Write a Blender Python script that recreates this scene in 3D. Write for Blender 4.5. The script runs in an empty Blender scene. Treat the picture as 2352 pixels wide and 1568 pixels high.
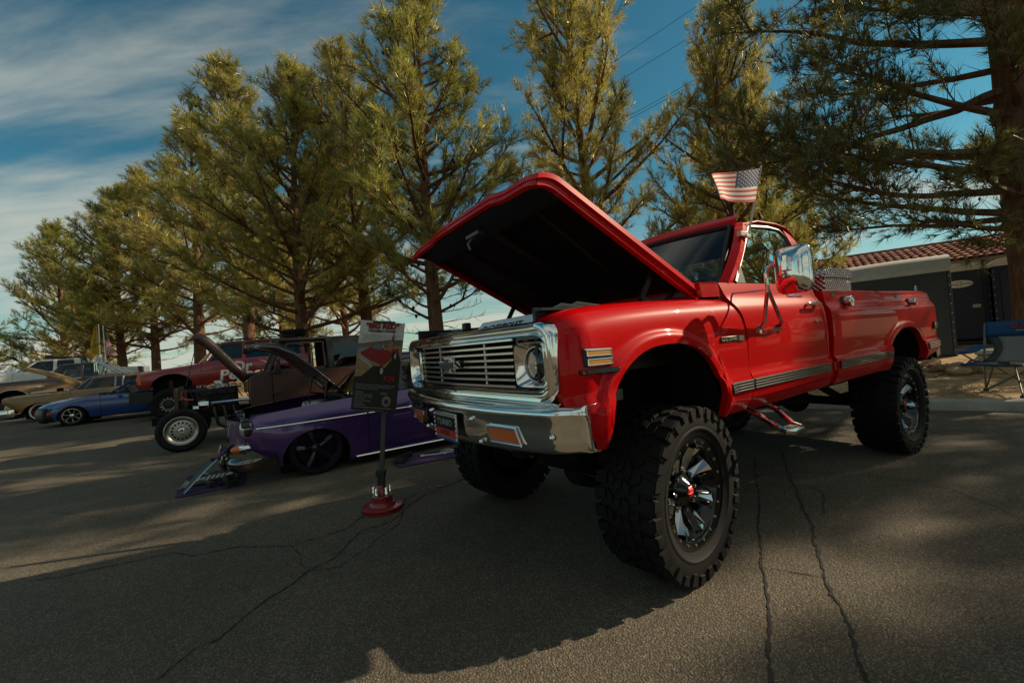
import bpy, bmesh, math, random
import numpy as np
from mathutils import Vector, Matrix
R = math.radians
random.seed(7)
sc = bpy.context.scene
COL = sc.collection

# ---------------------------------------------------------------- camera
CAM_H = 1.253
cam_d = bpy.data.cameras.new('camera'); cam_d.sensor_width = 36; cam_d.lens = 987.17/2352*36
cam_d.clip_start = .05; cam_d.clip_end = 6000
cam = bpy.data.objects.new('camera', cam_d); COL.objects.link(cam)
cam.matrix_world = (Matrix.Translation((0, 0, CAM_H)) @ Matrix.Rotation(R(90+.643), 4, 'X') @ Matrix.Rotation(R(-4.549), 4, 'Z'))
sc.camera = cam

# ---------------------------------------------------------------- sky, sun, exposure
SUN = Vector((.829, .189, .525)).normalized()
EL = math.asin(SUN.z); AZ = math.atan2(SUN.x, SUN.y)
world = bpy.data.worlds.new('World'); sc.world = world; world.use_nodes = True
def sky_nodes():
    nt = world.node_tree; nt.nodes.clear(); L = nt.links.new
    def n(t, **k):
        x = nt.nodes.new(t)
        for a, b in k.items(): setattr(x, a, b)
        return x
    def mth(op, a, b=None, clamp=False):
        x = n('ShaderNodeMath', operation=op, use_clamp=clamp)
        for i, q in enumerate((a, b)):
            if q is None: continue
            if isinstance(q, (int, float)): x.inputs[i].default_value = q
            else: L(q, x.inputs[i])
        return x.outputs[0]
    out = n('ShaderNodeOutputWorld'); bg = n('ShaderNodeBackground'); bg.inputs[1].default_value = SKY_STRENGTH
    sky = n('ShaderNodeTexSky', sky_type='NISHITA', sun_disc=False)
    sky.sun_elevation = EL; sky.sun_rotation = AZ; sky.air_density = 1.0; sky.dust_density = .25; sky.ozone_density = 2.2
    tc = n('ShaderNodeTexCoord'); sp = n('ShaderNodeSeparateXYZ'); L(tc.outputs['Generated'], sp.inputs[0])
    zc = mth('MAXIMUM', sp.outputs[2], 0.0); dz = mth('ADD', zc, .16)
    px = mth('DIVIDE', sp.outputs[0], dz); py = mth('DIVIDE', sp.outputs[1], dz)
    cb = n('ShaderNodeCombineXYZ'); L(px, cb.inputs[0]); L(py, cb.inputs[1])
    mp = n('ShaderNodeMapping'); L(cb.outputs[0], mp.inputs[0])
    mp.inputs['Rotation'].default_value = (0, 0, R(CLOUD_ROT)); mp.inputs['Scale'].default_value = (.42, 1.25, 1); mp.inputs['Location'].default_value = CLOUD_LOC
    n1 = n('ShaderNodeTexNoise'); n1.inputs['Scale'].default_value = .75; n1.inputs['Detail'].default_value = 10; n1.inputs['Roughness'].default_value = .53; n1.inputs['Distortion'].default_value = .45
    L(mp.outputs[0], n1.inputs['Vector'])
    n2 = n('ShaderNodeTexNoise'); n2.inputs['Scale'].default_value = 3.2; n2.inputs['Detail'].default_value = 8; n2.inputs['Roughness'].default_value = .6; n2.inputs['Distortion'].default_value = .3
    L(mp.outputs[0], n2.inputs['Vector'])
    d = mth('ADD', mth('MULTIPLY', n1.outputs[0], .8), mth('MULTIPLY', n2.outputs[0], .2))
    rp = n('ShaderNodeMapRange', interpolation_type='SMOOTHSTEP'); L(d, rp.inputs[0]); rp.inputs[1].default_value = .45; rp.inputs[2].default_value = .60
    low = n('ShaderNodeMapRange'); L(zc, low.inputs[0]); low.inputs[1].default_value = .0; low.inputs[2].default_value = .30; low.inputs[3].default_value = .55; low.inputs[4].default_value = .0
    dens = mth('MINIMUM', mth('ADD', mth('MULTIPLY', rp.outputs[0], .72), low.outputs[0]), .9)
    mix = n('ShaderNodeMix', data_type='RGBA'); L(dens, mix.inputs[0])
    tint = n('ShaderNodeMix', data_type='RGBA', blend_type='MULTIPLY'); tint.inputs[0].default_value = 1; L(sky.outputs[0], tint.inputs[6]); tint.inputs[7].default_value = SKY_TINT
    L(tint.outputs[2], mix.inputs[6]); mix.inputs[7].default_value = CLOUD_COL
    L(mix.outputs[2], bg.inputs[0]); L(bg.outputs[0], out.inputs[0])
SKY_STRENGTH = .075
SKY_TINT = (.38, .92, .82, 1)
CLOUD_COL = (7.0, 7.1, 6.0, 1)
CLOUD_ROT = 28; CLOUD_LOC = (1.7, .4, 0)
sky_nodes()
sun_d = bpy.data.lights.new('sun', 'SUN'); sun_d.energy = 5.0; sun_d.angle = R(.55); sun_d.color = (1, .84, .60)
sun = bpy.data.objects.new('sun', sun_d); COL.objects.link(sun); sun.rotation_euler = (-SUN).to_track_quat('-Z', 'Y').to_euler(); sun.location = SUN*60
sc.view_settings.view_transform = 'Standard'; sc.view_settings.look = 'None'
sc.view_settings.exposure = .15; sc.view_settings.gamma = 1
cy = sc.cycles; cy.use_denoising = True; cy.max_bounces = 8; cy.diffuse_bounces = 3; cy.glossy_bounces = 5; cy.transmission_bounces = 6; cy.transparent_max_bounces = 12
cy.sample_clamp_indirect = 6; cy.caustics_reflective = False; cy.caustics_refractive = False

# ---------------------------------------------------------------- helpers
def lerp(a, b, t): return a+(b-a)*t
def sstep(a, b, x):
    t = min(1, max(0, (x-a)/(b-a))); return t*t*(3-2*t)
def spl(xs, ys):
    """monotone cubic through points"""
    xs = list(xs); ys = list(ys); n = len(xs)
    d = [(ys[i+1]-ys[i])/(xs[i+1]-xs[i]) for i in range(n-1)]
    m = [d[0]]+[0 if d[i-1]*d[i] <= 0 else 2*d[i-1]*d[i]/(d[i-1]+d[i]) for i in range(1, n-1)]+[d[-1]]
    def f(x):
        if x <= xs[0]: return ys[0]
        if x >= xs[-1]: return ys[-1]
        i = 0
        while x > xs[i+1]: i += 1
        h = xs[i+1]-xs[i]; t = (x-xs[i])/h
        return (2*t**3-3*t*t+1)*ys[i]+(t**3-2*t*t+t)*h*m[i]+(-2*t**3+3*t*t)*ys[i+1]+(t**3-t*t)*h*m[i+1]
    return f

MATS = {}
def mat(name, col=(.5, .5, .5), rough=.5, metal=0, coat=0, var=0, vscale=8, bump=0, bscale=200, spec=.5, emit=None, coatr=.03, detail=6, aniso=None):
    if name in MATS: return MATS[name]
    m = bpy.data.materials.new(name); m.use_nodes = True; nt = m.node_tree; b = nt.nodes['Principled BSDF']
    b.inputs['Base Color'].default_value = (*col, 1); b.inputs['Roughness'].default_value = rough; b.inputs['Metallic'].default_value = metal
    b.inputs['Coat Weight'].default_value = coat; b.inputs['Coat Roughness'].default_value = coatr; b.inputs['Specular IOR Level'].default_value = spec
    if var or bump:
        tc = nt.nodes.new('ShaderNodeTexCoord')
        vec = tc.outputs['Object']
        if aniso:
            mp = nt.nodes.new('ShaderNodeMapping'); mp.inputs['Scale'].default_value = aniso; nt.links.new(vec, mp.inputs[0]); vec = mp.outputs[0]
    if var:
        n = nt.nodes.new('ShaderNodeTexNoise'); n.inputs['Scale'].default_value = vscale; n.inputs['Detail'].default_value = detail; n.inputs['Roughness'].default_value = .6
        nt.links.new(vec, n.inputs['Vector'])
        mr = nt.nodes.new('ShaderNodeMapRange'); mr.inputs[1].default_value = .3; mr.inputs[2].default_value = .7; mr.inputs[3].default_value = 1-var; mr.inputs[4].default_value = 1+var
        nt.links.new(n.outputs[0], mr.inputs[0])
        mx = nt.nodes.new('ShaderNodeMix'); mx.data_type = 'RGBA'; mx.blend_type = 'MULTIPLY'; mx.inputs[0].default_value = 1
        mx.inputs[6].default_value = (*col, 1); nt.links.new(mr.outputs[0], mx.inputs[7]); nt.links.new(mx.outputs[2], b.inputs['Base Color'])
        mr2 = nt.nodes.new('ShaderNodeMapRange'); mr2.inputs[3].default_value = max(.02, rough-.12*var*2); mr2.inputs[4].default_value = min(1, rough+.2*var*2)
        nt.links.new(n.outputs[0], mr2.inputs[0]); nt.links.new(mr2.outputs[0], b.inputs['Roughness'])
    if bump:
        n = nt.nodes.new('ShaderNodeTexNoise'); n.inputs['Scale'].default_value = bscale; n.inputs['Detail'].default_value = 3
        nt.links.new(vec, n.inputs['Vector'])
        bp = nt.nodes.new('ShaderNodeBump'); bp.inputs['Strength'].default_value = min(1, bump); bp.inputs['Distance'].default_value = .01
        nt.links.new(n.outputs[0], bp.inputs['Height']); nt.links.new(bp.outputs[0], b.inputs['Normal'])
    if emit:
        b.inputs['Emission Color'].default_value = (*emit[:3], 1); b.inputs['Emission Strength'].default_value = emit[3]
    MATS[name] = m
    return m
def glass(name, tint=(.35, .38, .36), refl=1.0):
    if name in MATS: return MATS[name]
    m = bpy.data.materials.new(name); m.use_nodes = True; nt = m.node_tree; nt.nodes.clear()
    o = nt.nodes.new('ShaderNodeOutputMaterial'); mx = nt.nodes.new('ShaderNodeMixShader'); t = nt.nodes.new('ShaderNodeBsdfTransparent'); g = nt.nodes.new('ShaderNodeBsdfGlossy')
    t.inputs[0].default_value = (*tint, 1); g.inputs['Roughness'].default_value = .01; g.inputs[0].default_value = (refl, refl, refl, 1)
    f = nt.nodes.new('ShaderNodeFresnel'); f.inputs[0].default_value = 1.6
    nt.links.new(f.outputs[0], mx.inputs[0]); nt.links.new(t.outputs[0], mx.inputs[1]); nt.links.new(g.outputs[0], mx.inputs[2]); nt.links.new(mx.outputs[0], o.inputs[0])
    MATS[name] = m
    return m

class MB:
    def __init__(s): s.v = []; s.f = []; s.m = []
    def add(s, vs, fs, mi=0):
        o = len(s.v); s.v += [tuple(p) for p in vs]; s.f += [tuple(i+o for i in f) for f in fs]; s.m += [mi]*len(fs); return s
    def box(s, c, d, rz=0, mi=0, rot=None):
        hx, hy, hz = d[0]/2, d[1]/2, d[2]/2
        P = [Vector((x, y, z)) for x in (-hx, hx) for y in (-hy, hy) for z in (-hz, hz)]
        if rot is not None: P = [rot @ p for p in P]
        elif rz: P = [Matrix.Rotation(rz, 3, 'Z') @ p for p in P]
        P = [p+Vector(c) for p in P]
        return s.add(P, [(0, 1, 3, 2), (4, 6, 7, 5), (0, 4, 5, 1), (2, 3, 7, 6), (0, 2, 6, 4), (1, 5, 7, 3)], mi)
    def hexa(s, P, mi=0):  # 4 bottom ccw, 4 top ccw
        return s.add(P, [(3, 2, 1, 0), (4, 5, 6, 7), (0, 1, 5, 4), (1, 2, 6, 5), (2, 3, 7, 6), (3, 0, 4, 7)], mi)
    def tube(s, pts, r, n=8, cap=True, mi=0, flat=1.0):
        pts = [Vector(p) for p in pts]; rs = r if isinstance(r, (list, tuple)) else [r]*len(pts)
        rings = []; up = Vector((0, 0, 1)); t0 = (pts[1]-pts[0]).normalized()
        if abs(t0.dot(up)) > .95: up = Vector((1, 0, 0))
        a = t0.cross(up).normalized()
        for i, p in enumerate(pts):
            t = (pts[min(i+1, len(pts)-1)]-pts[max(i-1, 0)]).normalized()
            a = (a-t*a.dot(t)).normalized(); b = t.cross(a)
            rings.append([p+a*(rs[i]*math.cos(2*math.pi*k/n))+b*(rs[i]*flat*math.sin(2*math.pi*k/n)) for k in range(n)])
        return s.rings(rings, True, cap, mi)
    def rings(s, rings, closed=True, cap=False, mi=0):
        n = len(rings[0]); o = len(s.v); fs = []
        for i in range(len(rings)-1):
            for k in range(n if closed else n-1):
                k2 = (k+1) % n
                fs.append((i*n+k, i*n+k2, (i+1)*n+k2, (i+1)*n+k))
        if cap: fs.append(tuple(range(n-1, -1, -1))); fs.append(tuple((len(rings)-1)*n+k for k in range(n)))
        return s.add([p for q in rings for p in q], fs, mi)
    def grid(s, rows, mi=0): return s.rings(rows, False, False, mi)
    def lathe(s, prof, n=32, c=(0, 0, 0), axis='x', cap=False, mi=0, a0=0, a1=2*math.pi):
        full = abs(a1-a0-2*math.pi) < 1e-6; m = n if full else n+1
        def P(r, h, t):
            x, y = r*math.cos(t), r*math.sin(t)
            q = {'x': (h, x, y), 'y': (x, h, y), 'z': (x, y, h)}[axis]
            return (q[0]+c[0], q[1]+c[1], q[2]+c[2])
        rg = [[P(r, h, a0+(a1-a0)*k/n) for k in range(m)] for r, h in prof]
        return s.rings(rg, full, cap, mi)
    def prism(s, poly, fn, d0, d1, mi=0):
        n = len(poly); a = [fn(p, d0) for p in poly]; b = [fn(p, d1) for p in poly]
        return s.add(a+b, [tuple(range(n-1, -1, -1)), tuple(range(n, 2*n))]+[(i, (i+1) % n, n+(i+1) % n, n+i) for i in range(n)], mi)
    def mesh(s, name, mats, smooth=35):
        me = bpy.data.meshes.new(name); me.from_pydata(s.v, [], s.f)
        for m in (mats if isinstance(mats, (list, tuple)) else [mats]): me.materials.append(m)
        if len(me.materials) > 1: me.polygons.foreach_set('material_index', s.m)
        bm = bmesh.new(); bm.from_mesh(me); bmesh.ops.recalc_face_normals(bm, faces=bm.faces); bm.to_mesh(me); bm.free()
        if smooth:
            me.shade_smooth(); me.set_sharp_from_angle(angle=R(smooth))
        me.update(); return me
    def build(s, name, mats, parent=None, smooth=35, bevel=0, solid=0, loc=None, sub=0):
        o = bpy.data.objects.new(name, s.mesh(name, mats, smooth)); COL.objects.link(o)
        if parent: o.parent = parent
        if loc: o.location = loc
        if solid:
            md = o.modifiers.new('s', 'SOLIDIFY'); md.thickness = abs(solid); md.offset = -1 if solid > 0 else 1
        if bevel:
            md = o.modifiers.new('b', 'BEVEL'); md.width = bevel; md.segments = 2; md.limit_method = 'ANGLE'; md.angle_limit = R(40); md.harden_normals = False
        if sub:
            md = o.modifiers.new('d', 'SUBSURF'); md.levels = sub; md.render_levels = sub
        return o
def tag(o, label=None, cat=None, group=None, kind=None):
    for k, v in (('label', label), ('category', cat), ('group', group), ('kind', kind)):
        if v: o[k] = v
    return o
def empty(name, loc=(0, 0, 0), rz=0, parent=None):
    o = bpy.data.objects.new(name, None); COL.objects.link(o); o.location = loc; o.rotation_euler = (0, 0, rz); o.empty_display_size = .2
    if parent: o.parent = parent
    return o
def copy_tree(o, parent=None, loc=None, rz=None, scale=None):
    c = o.copy(); COL.objects.link(c); c.parent = parent
    if loc is not None: c.location = loc
    if rz is not None: c.rotation_euler = (0, 0, rz)
    if scale is not None: c.scale = (scale,)*3 if isinstance(scale, (int, float)) else scale
    for ch in o.children: copy_tree(ch, c)
    return c
def text(name, s, size, m, parent, mtx, depth=.002, bold=0, shear=0, space=1, align='CENTER', sx=1):
    cu = bpy.data.curves.new('t', 'FONT'); cu.body = s; cu.size = size; cu.align_x = align; cu.align_y = 'CENTER'; cu.extrude = depth; cu.offset = bold; cu.shear = shear; cu.space_character = space; cu.resolution_u = 3
    t = bpy.data.objects.new('t', cu); COL.objects.link(t); bpy.context.view_layer.update()
    me = bpy.data.meshes.new_from_object(t.evaluated_get(bpy.context.evaluated_depsgraph_get())); bpy.data.objects.remove(t); bpy.data.curves.remove(cu)
    me.materials.clear(); me.materials.append(m); me.name = name
    o = bpy.data.objects.new(name, me); COL.objects.link(o); o.parent = parent; o.matrix_local = mtx @ Matrix.Diagonal((sx, 1, 1, 1)); return o
def frame(o, x, y):
    """matrix with origin o, text x axis, text y axis"""
    x = Vector(x).normalized(); y = Vector(y); y = (y-x*y.dot(x)).normalized(); z = x.cross(y)
    return Matrix(((x.x, y.x, z.x, o[0]), (x.y, y.y, z.y, o[1]), (x.z, y.z, z.z, o[2]), (0, 0, 0, 1)))
# car-frame: local x = driver side (u), y = rearward (v), z = up (w)
def car_root(name, wheel_xy, yaw, u_wheel):
    a = R(yaw)
    return empty(name, (wheel_xy[0]-u_wheel*math.cos(a), wheel_xy[1]+u_wheel*math.sin(a), 0), -a)
SIDE = lambda o, up=(0, 0, 1): frame(o, (0, 1, 0), up)          # lettering on a driver side panel: reads rearward
# ---------------------------------------------------------------- materials
def asphalt_mat():
    m = bpy.data.materials.new('asphalt'); m.use_nodes = True; nt = m.node_tree; b = nt.nodes['Principled BSDF']; L = nt.links.new
    tc = nt.nodes.new('ShaderNodeTexCoord')
    def noise(s, d, r=.6):
        n = nt.nodes.new('ShaderNodeTexNoise'); n.inputs['Scale'].default_value = s; n.inputs['Detail'].default_value = d; n.inputs['Roughness'].default_value = r; L(tc.outputs['Object'], n.inputs['Vector']); return n
    vo = nt.nodes.new('ShaderNodeTexVoronoi'); vo.inputs['Scale'].default_value = 115; L(tc.outputs['Object'], vo.inputs['Vector'])
    big = noise(.55, 5); mid = noise(6, 6); fine = noise(160, 3)
    cr = nt.nodes.new('ShaderNodeValToRGB'); L(vo.outputs['Color'], cr.inputs[0])
    e = cr.color_ramp.elements; e[0].position = .1; e[0].color = (.066, .053, .037, 1); e[1].position = .95; e[1].color = (.25, .198, .135, 1)
    k = cr.color_ramp.elements.new(.5); k.color = (.135, .109, .077, 1)
    bitu = nt.nodes.new('ShaderNodeMapRange'); L(vo.outputs['Distance'], bitu.inputs[0]); bitu.inputs[1].default_value = .25; bitu.inputs[2].default_value = .55; bitu.inputs[3].default_value = 0; bitu.inputs[4].default_value = .75
    mx = nt.nodes.new('ShaderNodeMix'); mx.data_type = 'RGBA'; L(bitu.outputs[0], mx.inputs[0]); L(cr.outputs[0], mx.inputs[6]); mx.inputs[7].default_value = (.062, .050, .036, 1)
    s = nt.nodes.new('ShaderNodeMath'); s.operation = 'MULTIPLY_ADD'; L(big.outputs[0], s.inputs[0]); s.inputs[1].default_value = 1.3; s.inputs[2].default_value = .25
    s2 = nt.nodes.new('ShaderNodeMath'); s2.operation = 'MULTIPLY_ADD'; L(mid.outputs[0], s2.inputs[0]); s2.inputs[1].default_value = .5; L(s.outputs[0], s2.inputs[2])
    m2 = nt.nodes.new('ShaderNodeMix'); m2.data_type = 'RGBA'; m2.blend_type = 'MULTIPLY'; m2.inputs[0].default_value = 1; L(mx.outputs[2], m2.inputs[6]); L(s2.outputs[0], m2.inputs[7])
    # rust-brown stains
    st = noise(1.7, 7, .7); sr = nt.nodes.new('ShaderNodeMapRange'); L(st.outputs[0], sr.inputs[0]); sr.inputs[1].default_value = .60; sr.inputs[2].default_value = .75; sr.inputs[4].default_value = .55
    m3 = nt.nodes.new('ShaderNodeMix'); m3.data_type = 'RGBA'; L(sr.outputs[0], m3.inputs[0]); L(m2.outputs[2], m3.inputs[6]); m3.inputs[7].default_value = (.13, .085, .045, 1)
    # oil spots
    ov = nt.nodes.new('ShaderNodeTexVoronoi'); ov.inputs['Scale'].default_value = 1.3; L(tc.outputs['Object'], ov.inputs['Vector'])
    orr = nt.nodes.new('ShaderNodeMapRange'); L(ov.outputs['Distance'], orr.inputs[0]); orr.inputs[1].default_value = .03; orr.inputs[2].default_value = .075; orr.inputs[3].default_value = .7; orr.inputs[4].default_value = 0
    m4 = nt.nodes.new('ShaderNodeMix'); m4.data_type = 'RGBA'; L(orr.outputs[0], m4.inputs[0]); L(m3.outputs[2], m4.inputs[6]); m4.inputs[7].default_value = (.02, .018, .016, 1)
    L(m4.outputs[2], b.inputs['Base Color']); b.inputs['Roughness'].default_value = .82; b.inputs['Specular IOR Level'].default_value = .35
    hs = nt.nodes.new('ShaderNodeMath'); hs.operation = 'MULTIPLY_ADD'; L(vo.outputs['Distance'], hs.inputs[0]); hs.inputs[1].default_value = -1; L(fine.outputs[0], hs.inputs[2])
    bp = nt.nodes.new('ShaderNodeBump'); bp.inputs['Strength'].default_value = .9; bp.inputs['Distance'].default_value = .006; L(hs.outputs[0], bp.inputs['Height']); L(bp.outputs[0], b.inputs['Normal'])
    return m
ASPHALT = asphalt_mat()
DIRT = mat('dirt', (.34, .225, .115), .95, var=.35, vscale=3.5, bump=1, bscale=60, spec=.2)
CONC = mat('concrete', (.30, .285, .25), .9, var=.22, vscale=5, bump=.3, bscale=90)
CRACK = mat('crack_fill', (.022, .019, .015), .95, var=.2)
RED = mat('red_paint', (.52, .0015, .003), .38, coat=.36, coatr=.008, spec=.05)
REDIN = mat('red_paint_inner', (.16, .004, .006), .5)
BLACK = mat('black_plastic', (.012, .012, .012), .45)
SATIN = mat('satin_black', (.012, .0115, .011), .4, spec=.4)
PITCH = mat('underbody_black', (.006, .006, .006), .8, spec=.2)
GLOSSBLK = mat('gloss_black', (.004, .004, .004), .12, coat=.3, spec=.35)
CHROME = mat('chrome', (.80, .79, .76), .045, metal=1, var=.03, vscale=3)
ALU = mat('brushed_steel', (.60, .59, .56), .28, metal=1, var=.1, vscale=20)
RUBBER = mat('tyre_rubber', (.006, .0058, .0056), .66, var=.25, vscale=18, bump=.15, bscale=140, spec=.25)
GLASSM = glass('window_glass', (.30, .33, .32)); GLASSW = glass('windscreen_glass', (.62, .68, .66))
GLASST = glass('tinted_glass', (.07, .08, .08))
GLASSC = glass('clear_lens', (.85, .86, .85))
AMBER = mat('amber_lens', (.55, .105, .006), .12, coat=1, bump=.3, bscale=160)
AMBERY = mat('yellow_amber_lens', (.55, .24, .02), .12, coat=1, bump=.3, bscale=160)
WHITE = mat('white_paint', (.78, .77, .73), .4, coat=.5, var=.06)
WHITEP = mat('white_print', (.75, .74, .70), .6)

# ---------------------------------------------------------------- ground
K0 = Vector((5.32, 5.60)); KD = Vector((.826, -.563)).normalized(); KN = Vector((.563, .826)).normalized()
def kp(s, t, z=0):
    p = K0+KD*s+KN*t; return (p.x, p.y, z)
g = MB(); g.add([kp(-220, -160), kp(220, -160), kp(220, .02), kp(-220, .02)], [(0, 1, 2, 3)])
asph = tag(g.build('asphalt_ground', ASPHALT, smooth=0), kind='structure')
CRACKS = [
  [(-3.18, 2.78), (-3.01, 2.78), (-2.88, 2.86), (-2.64, 2.95), (-2.47, 3.03), (-2.29, 2.95), (-2.01, 3.03), (-1.63, 2.99), (-1.47, 3.11), (-1.33, 3.2), (-1.29, 3.42), (-1.13, 3.56), (-0.94, 3.91)],
  [(-1.57, 1.78), (-1.56, 1.87), (-1.54, 1.96), (-1.47, 2.02), (-1.45, 2.18), (-1.42, 2.3), (-1.35, 2.47), (-1.33, 2.6), (-1.22, 2.75), (-1.22, 2.98), (-1.2, 3.14), (-1.04, 3.26), (-0.99, 3.4), (-0.97, 3.57), (-0.87, 3.84), (-0.74, 3.98), (-0.56, 4.24)],
  [(-1.33, 2.6), (-1.15, 2.62), (-1.07, 2.81), (-1.02, 3.04), (-0.94, 3.2), (-0.97, 3.44)],
  [(-1.63, 2.99), (-1.51, 2.86), (-1.41, 2.68), (-1.33, 2.6)], [(-1.33, 3.15), (-1.15, 3.08), (-1.04, 3.26)],
  [(2.19, 4.07), (1.88, 3.48), (1.55, 2.87), (1.22, 2.28), (1.13, 2.09), (1.03, 1.9), (0.93, 1.73), (0.86, 1.59), (0.80, 1.45), (.7, 1.2)],
  [(2.62, 4.37), (2.31, 3.79), (2.03, 3.23), (1.77, 2.7), (1.55, 2.31), (1.44, 2.11), (1.36, 1.94), (1.27, 1.74), (1.17, 1.6), (1.10, 1.45), (1.0, 1.2)],
  [(2.23, 3.7), (2.48, 3.55), (2.72, 3.44), (2.93, 3.26), (3.01, 3.0), (2.97, 2.79), (2.93, 2.62), (3.0, 2.3)],
  [(2.19, 3.31), (2.22, 3.2), (2.1, 3.02), (1.93, 2.82)], [(1.21, 2.26), (1.32, 2.19), (1.44, 2.12)],
  [(-4.6, 4.2), (-4.2, 4.05), (-3.7, 3.85), (-3.4, 3.8)], [(-6.5, 6.1), (-6.0, 5.9), (-5.6, 6.0), (-5.1, 5.75)]]
for ci, c in enumerate(CRACKS):
    rng = random.Random(ci); pts = []
    for a, b in zip(c, c[1:]):
        n = max(2, int(math.dist(a, b)/.022))
        for k in range(n):
            t = k/n; pts.append((lerp(a[0], b[0], t), lerp(a[1], b[1], t)))
    pts.append(c[-1]); w1 = w2 = 0; rows = []
    base = (.0065, .0075, .004, .0035, .003, .008, .0095, .004, .006, .004, .004, .004)[ci]
    for i, p in enumerate(pts):
        q = pts[min(i+1, len(pts)-1)]; o = pts[max(i-1, 0)]; t = Vector((q[0]-o[0], q[1]-o[1])).normalized(); n = Vector((-t.y, t.x))
        w1 = .82*w1+rng.uniform(-1, 1)*.006; ww = base*.62*rng.choice((.35, .6, .8, 1, 1.3, 1.7))
        P = Vector(p)+n*w1
        rows.append([(P.x+n.x*ww, P.y+n.y*ww, .004), (P.x-n.x*ww, P.y-n.y*ww, .004)])
    g = MB(); g.grid(rows); g.build('crack', CRACK, asph, smooth=0)
# dirt beyond the kerb, gently rising
g = MB(); rows = []
for t in (.17, 1, 2, 4, 6, 9, 14, 20, 40, 120, 900):
    rows.append([kp(s, t, .115+.10*sstep(1, 6, t)+(random.Random(s*7+t).uniform(-.03, .03) if .9 < t < 50 and abs(s) < 60 else 0)) for s in (-900, -120, -60, -45, -36, -30, -26, -22, -19, -16, -13, -10, -8, -6, -4, -2, 0, 2, 4, 6, 9, 14, 30, 120, 900)])
g.grid(rows); dirt = tag(g.build('dirt_ground', DIRT, smooth=60), kind='structure')
# kerb of separate concrete lengths
kerb = tag(empty('kerb', kp(0, 0)), kind='structure'); kerb.location = (0, 0, 0)
for i in range(-16, 9):
    g = MB(); a, b = i*2.4+.006, (i+1)*2.4-.006
    prof = [(-.01, -.02), (0, .085), (.012, .112), (.04, .125), (.17, .128), (.19, .05), (.19, -.02)]
    g.rings([[kp(s, t, z) for t, z in prof] for s in (a, b)], True, True); g.build('kerbstone', CONC, kerb, smooth=25)
# gutter strip of lighter concrete along the kerb
# far hills
g = MB(); rows = [[], []]
for k in range(121):
    a = R(-80+160*k/120); h = 26+22*math.sin(a*5+1)+14*math.sin(a*13+2)+8*math.sin(a*29)
    rows[0].append((1500*math.sin(a), 1500*math.cos(a), -5)); rows[1].append((1560*math.sin(a), 1560*math.cos(a), max(8, h)))
g.grid(rows); tag(g.build('hills', mat('hill_rock', (.22, .20, .19), .95, var=.2, vscale=.01), smooth=60), kind='structure')
# ================================================================ red lifted pickup (hero)
TR = empty('pickup_truck', (.339, 2.996, 0), -R(57.21))
tag(TR, 'lifted glossy red pickup truck with its hood raised and chrome grille', 'pickup truck')
def panel(name, m, parent, v0, v1, wb, wt, U, nv=30, nw=18, vs=None, sgn=1, flange=.035, pw=1.5, wtop_in=None):
    """outer skin between edges v0(w)..v1(w), wb(v)..wt(v), half width U(v,w); inward flanges all round"""
    ss = vs or [i/nv for i in range(nv+1)]
    rows = []
    for j in range(nw+1):
        t = 1-(1-j/nw)**pw; row = []
        for s in ss:
            v = lerp(v0(1.2), v1(1.2), s); w = lerp(wb(v), wt(v), t); v = lerp(v0(w), v1(w), s); w = lerp(wb(v), wt(v), t)
            row.append((sgn*U(v, w), v, w))
        rows.append(row)
    g = MB(); g.grid(rows)
    def fl(edge, dv, dw):
        g.grid([[p for p in edge], [(p[0]-sgn*flange, p[1]+dv, p[2]+dw) for p in edge]])
    fl(rows[0], 0, .004); fl(rows[-1], 0, -.004); fl([r[0] for r in rows], .004, 0); fl([r[-1] for r in rows], -.004, 0)
    return g.build(name, m, parent, smooth=42)
FA = (-.135, .80, .44, .405)       # front arch centre v,w and radii
RA = (3.235, .80, .475, .345)
def arch(a, v):
    x = (v-a[0])/a[2]
    return a[1]+a[3]*(1-abs(x)**2.3)**(1/2.3) if abs(x) < 1 else -9
def flare(a, v, w, amt=.024):
    w = max(w, .80)
    e = ((abs((v-a[0])/a[2])**2.2+abs((w-a[1])/a[3])**2.2)**(1/2.2)-1)*.42
    return amt*(1-sstep(.045, .075, e)) if e < .08 else 0
def low(w): return .020*(1-sstep(.972, .995, w))-(3.2*(.90-w)**2 if w < .90 else 0)
sh_f = spl([0, .006, .02, .045, .08, .13, .2, .3, .42, .7], [.80, .852, .89, .92, .944, .958, .966, .971, .968, .965])
f_top = spl([-.75, -.72, -.6, -.35, 0, .65], [1.352, 1.378, 1.405, 1.425, 1.437, 1.445])
def U_f(v, w):
    u = sh_f(f_top(v)-w)+low(w)+flare(FA, v, w)
    if v < -.62: u -= .07*((-.62-v)/.13)**2.2
    return u
door_v0 = spl([.77, 1.0, 1.25, 1.32, 1.40, 1.46, 1.53], [.585, .60, .598, .585, .545, .515, .50])
sh_d = spl([.77, .9, 1.02, 1.15, 1.25, 1.33, 1.38, 1.41, 1.44, 1.48, 1.53], [.965, .965, .966, .972, .970, .962, .948, .928, .910, .897, .880])
def U_d(v, w): return sh_d(w)+low(w)
rail = spl([1.69, 4.02, 4.12, 4.20, 4.26, 4.295], [1.478, 1.476, 1.470, 1.44, 1.38, 1.30])
sh_b = spl([.77, 1.02, 1.15, 1.28, 1.345, 1.365, 1.39, 1.43, 1.478], [.965, .968, .976, .976, .966, .950, .938, .932, .924])
def U_b(v, w):
    u = sh_b(w)+low(w)+flare(RA, v, w)
    if v > 4.2: u -= .9*(v-4.2)**2*6
    if v < 1.76: u -= .02*((1.76-v)/.06)**2
    return u
def bot(base, a): return lambda v: max(base(v), arch(a, v))
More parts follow.
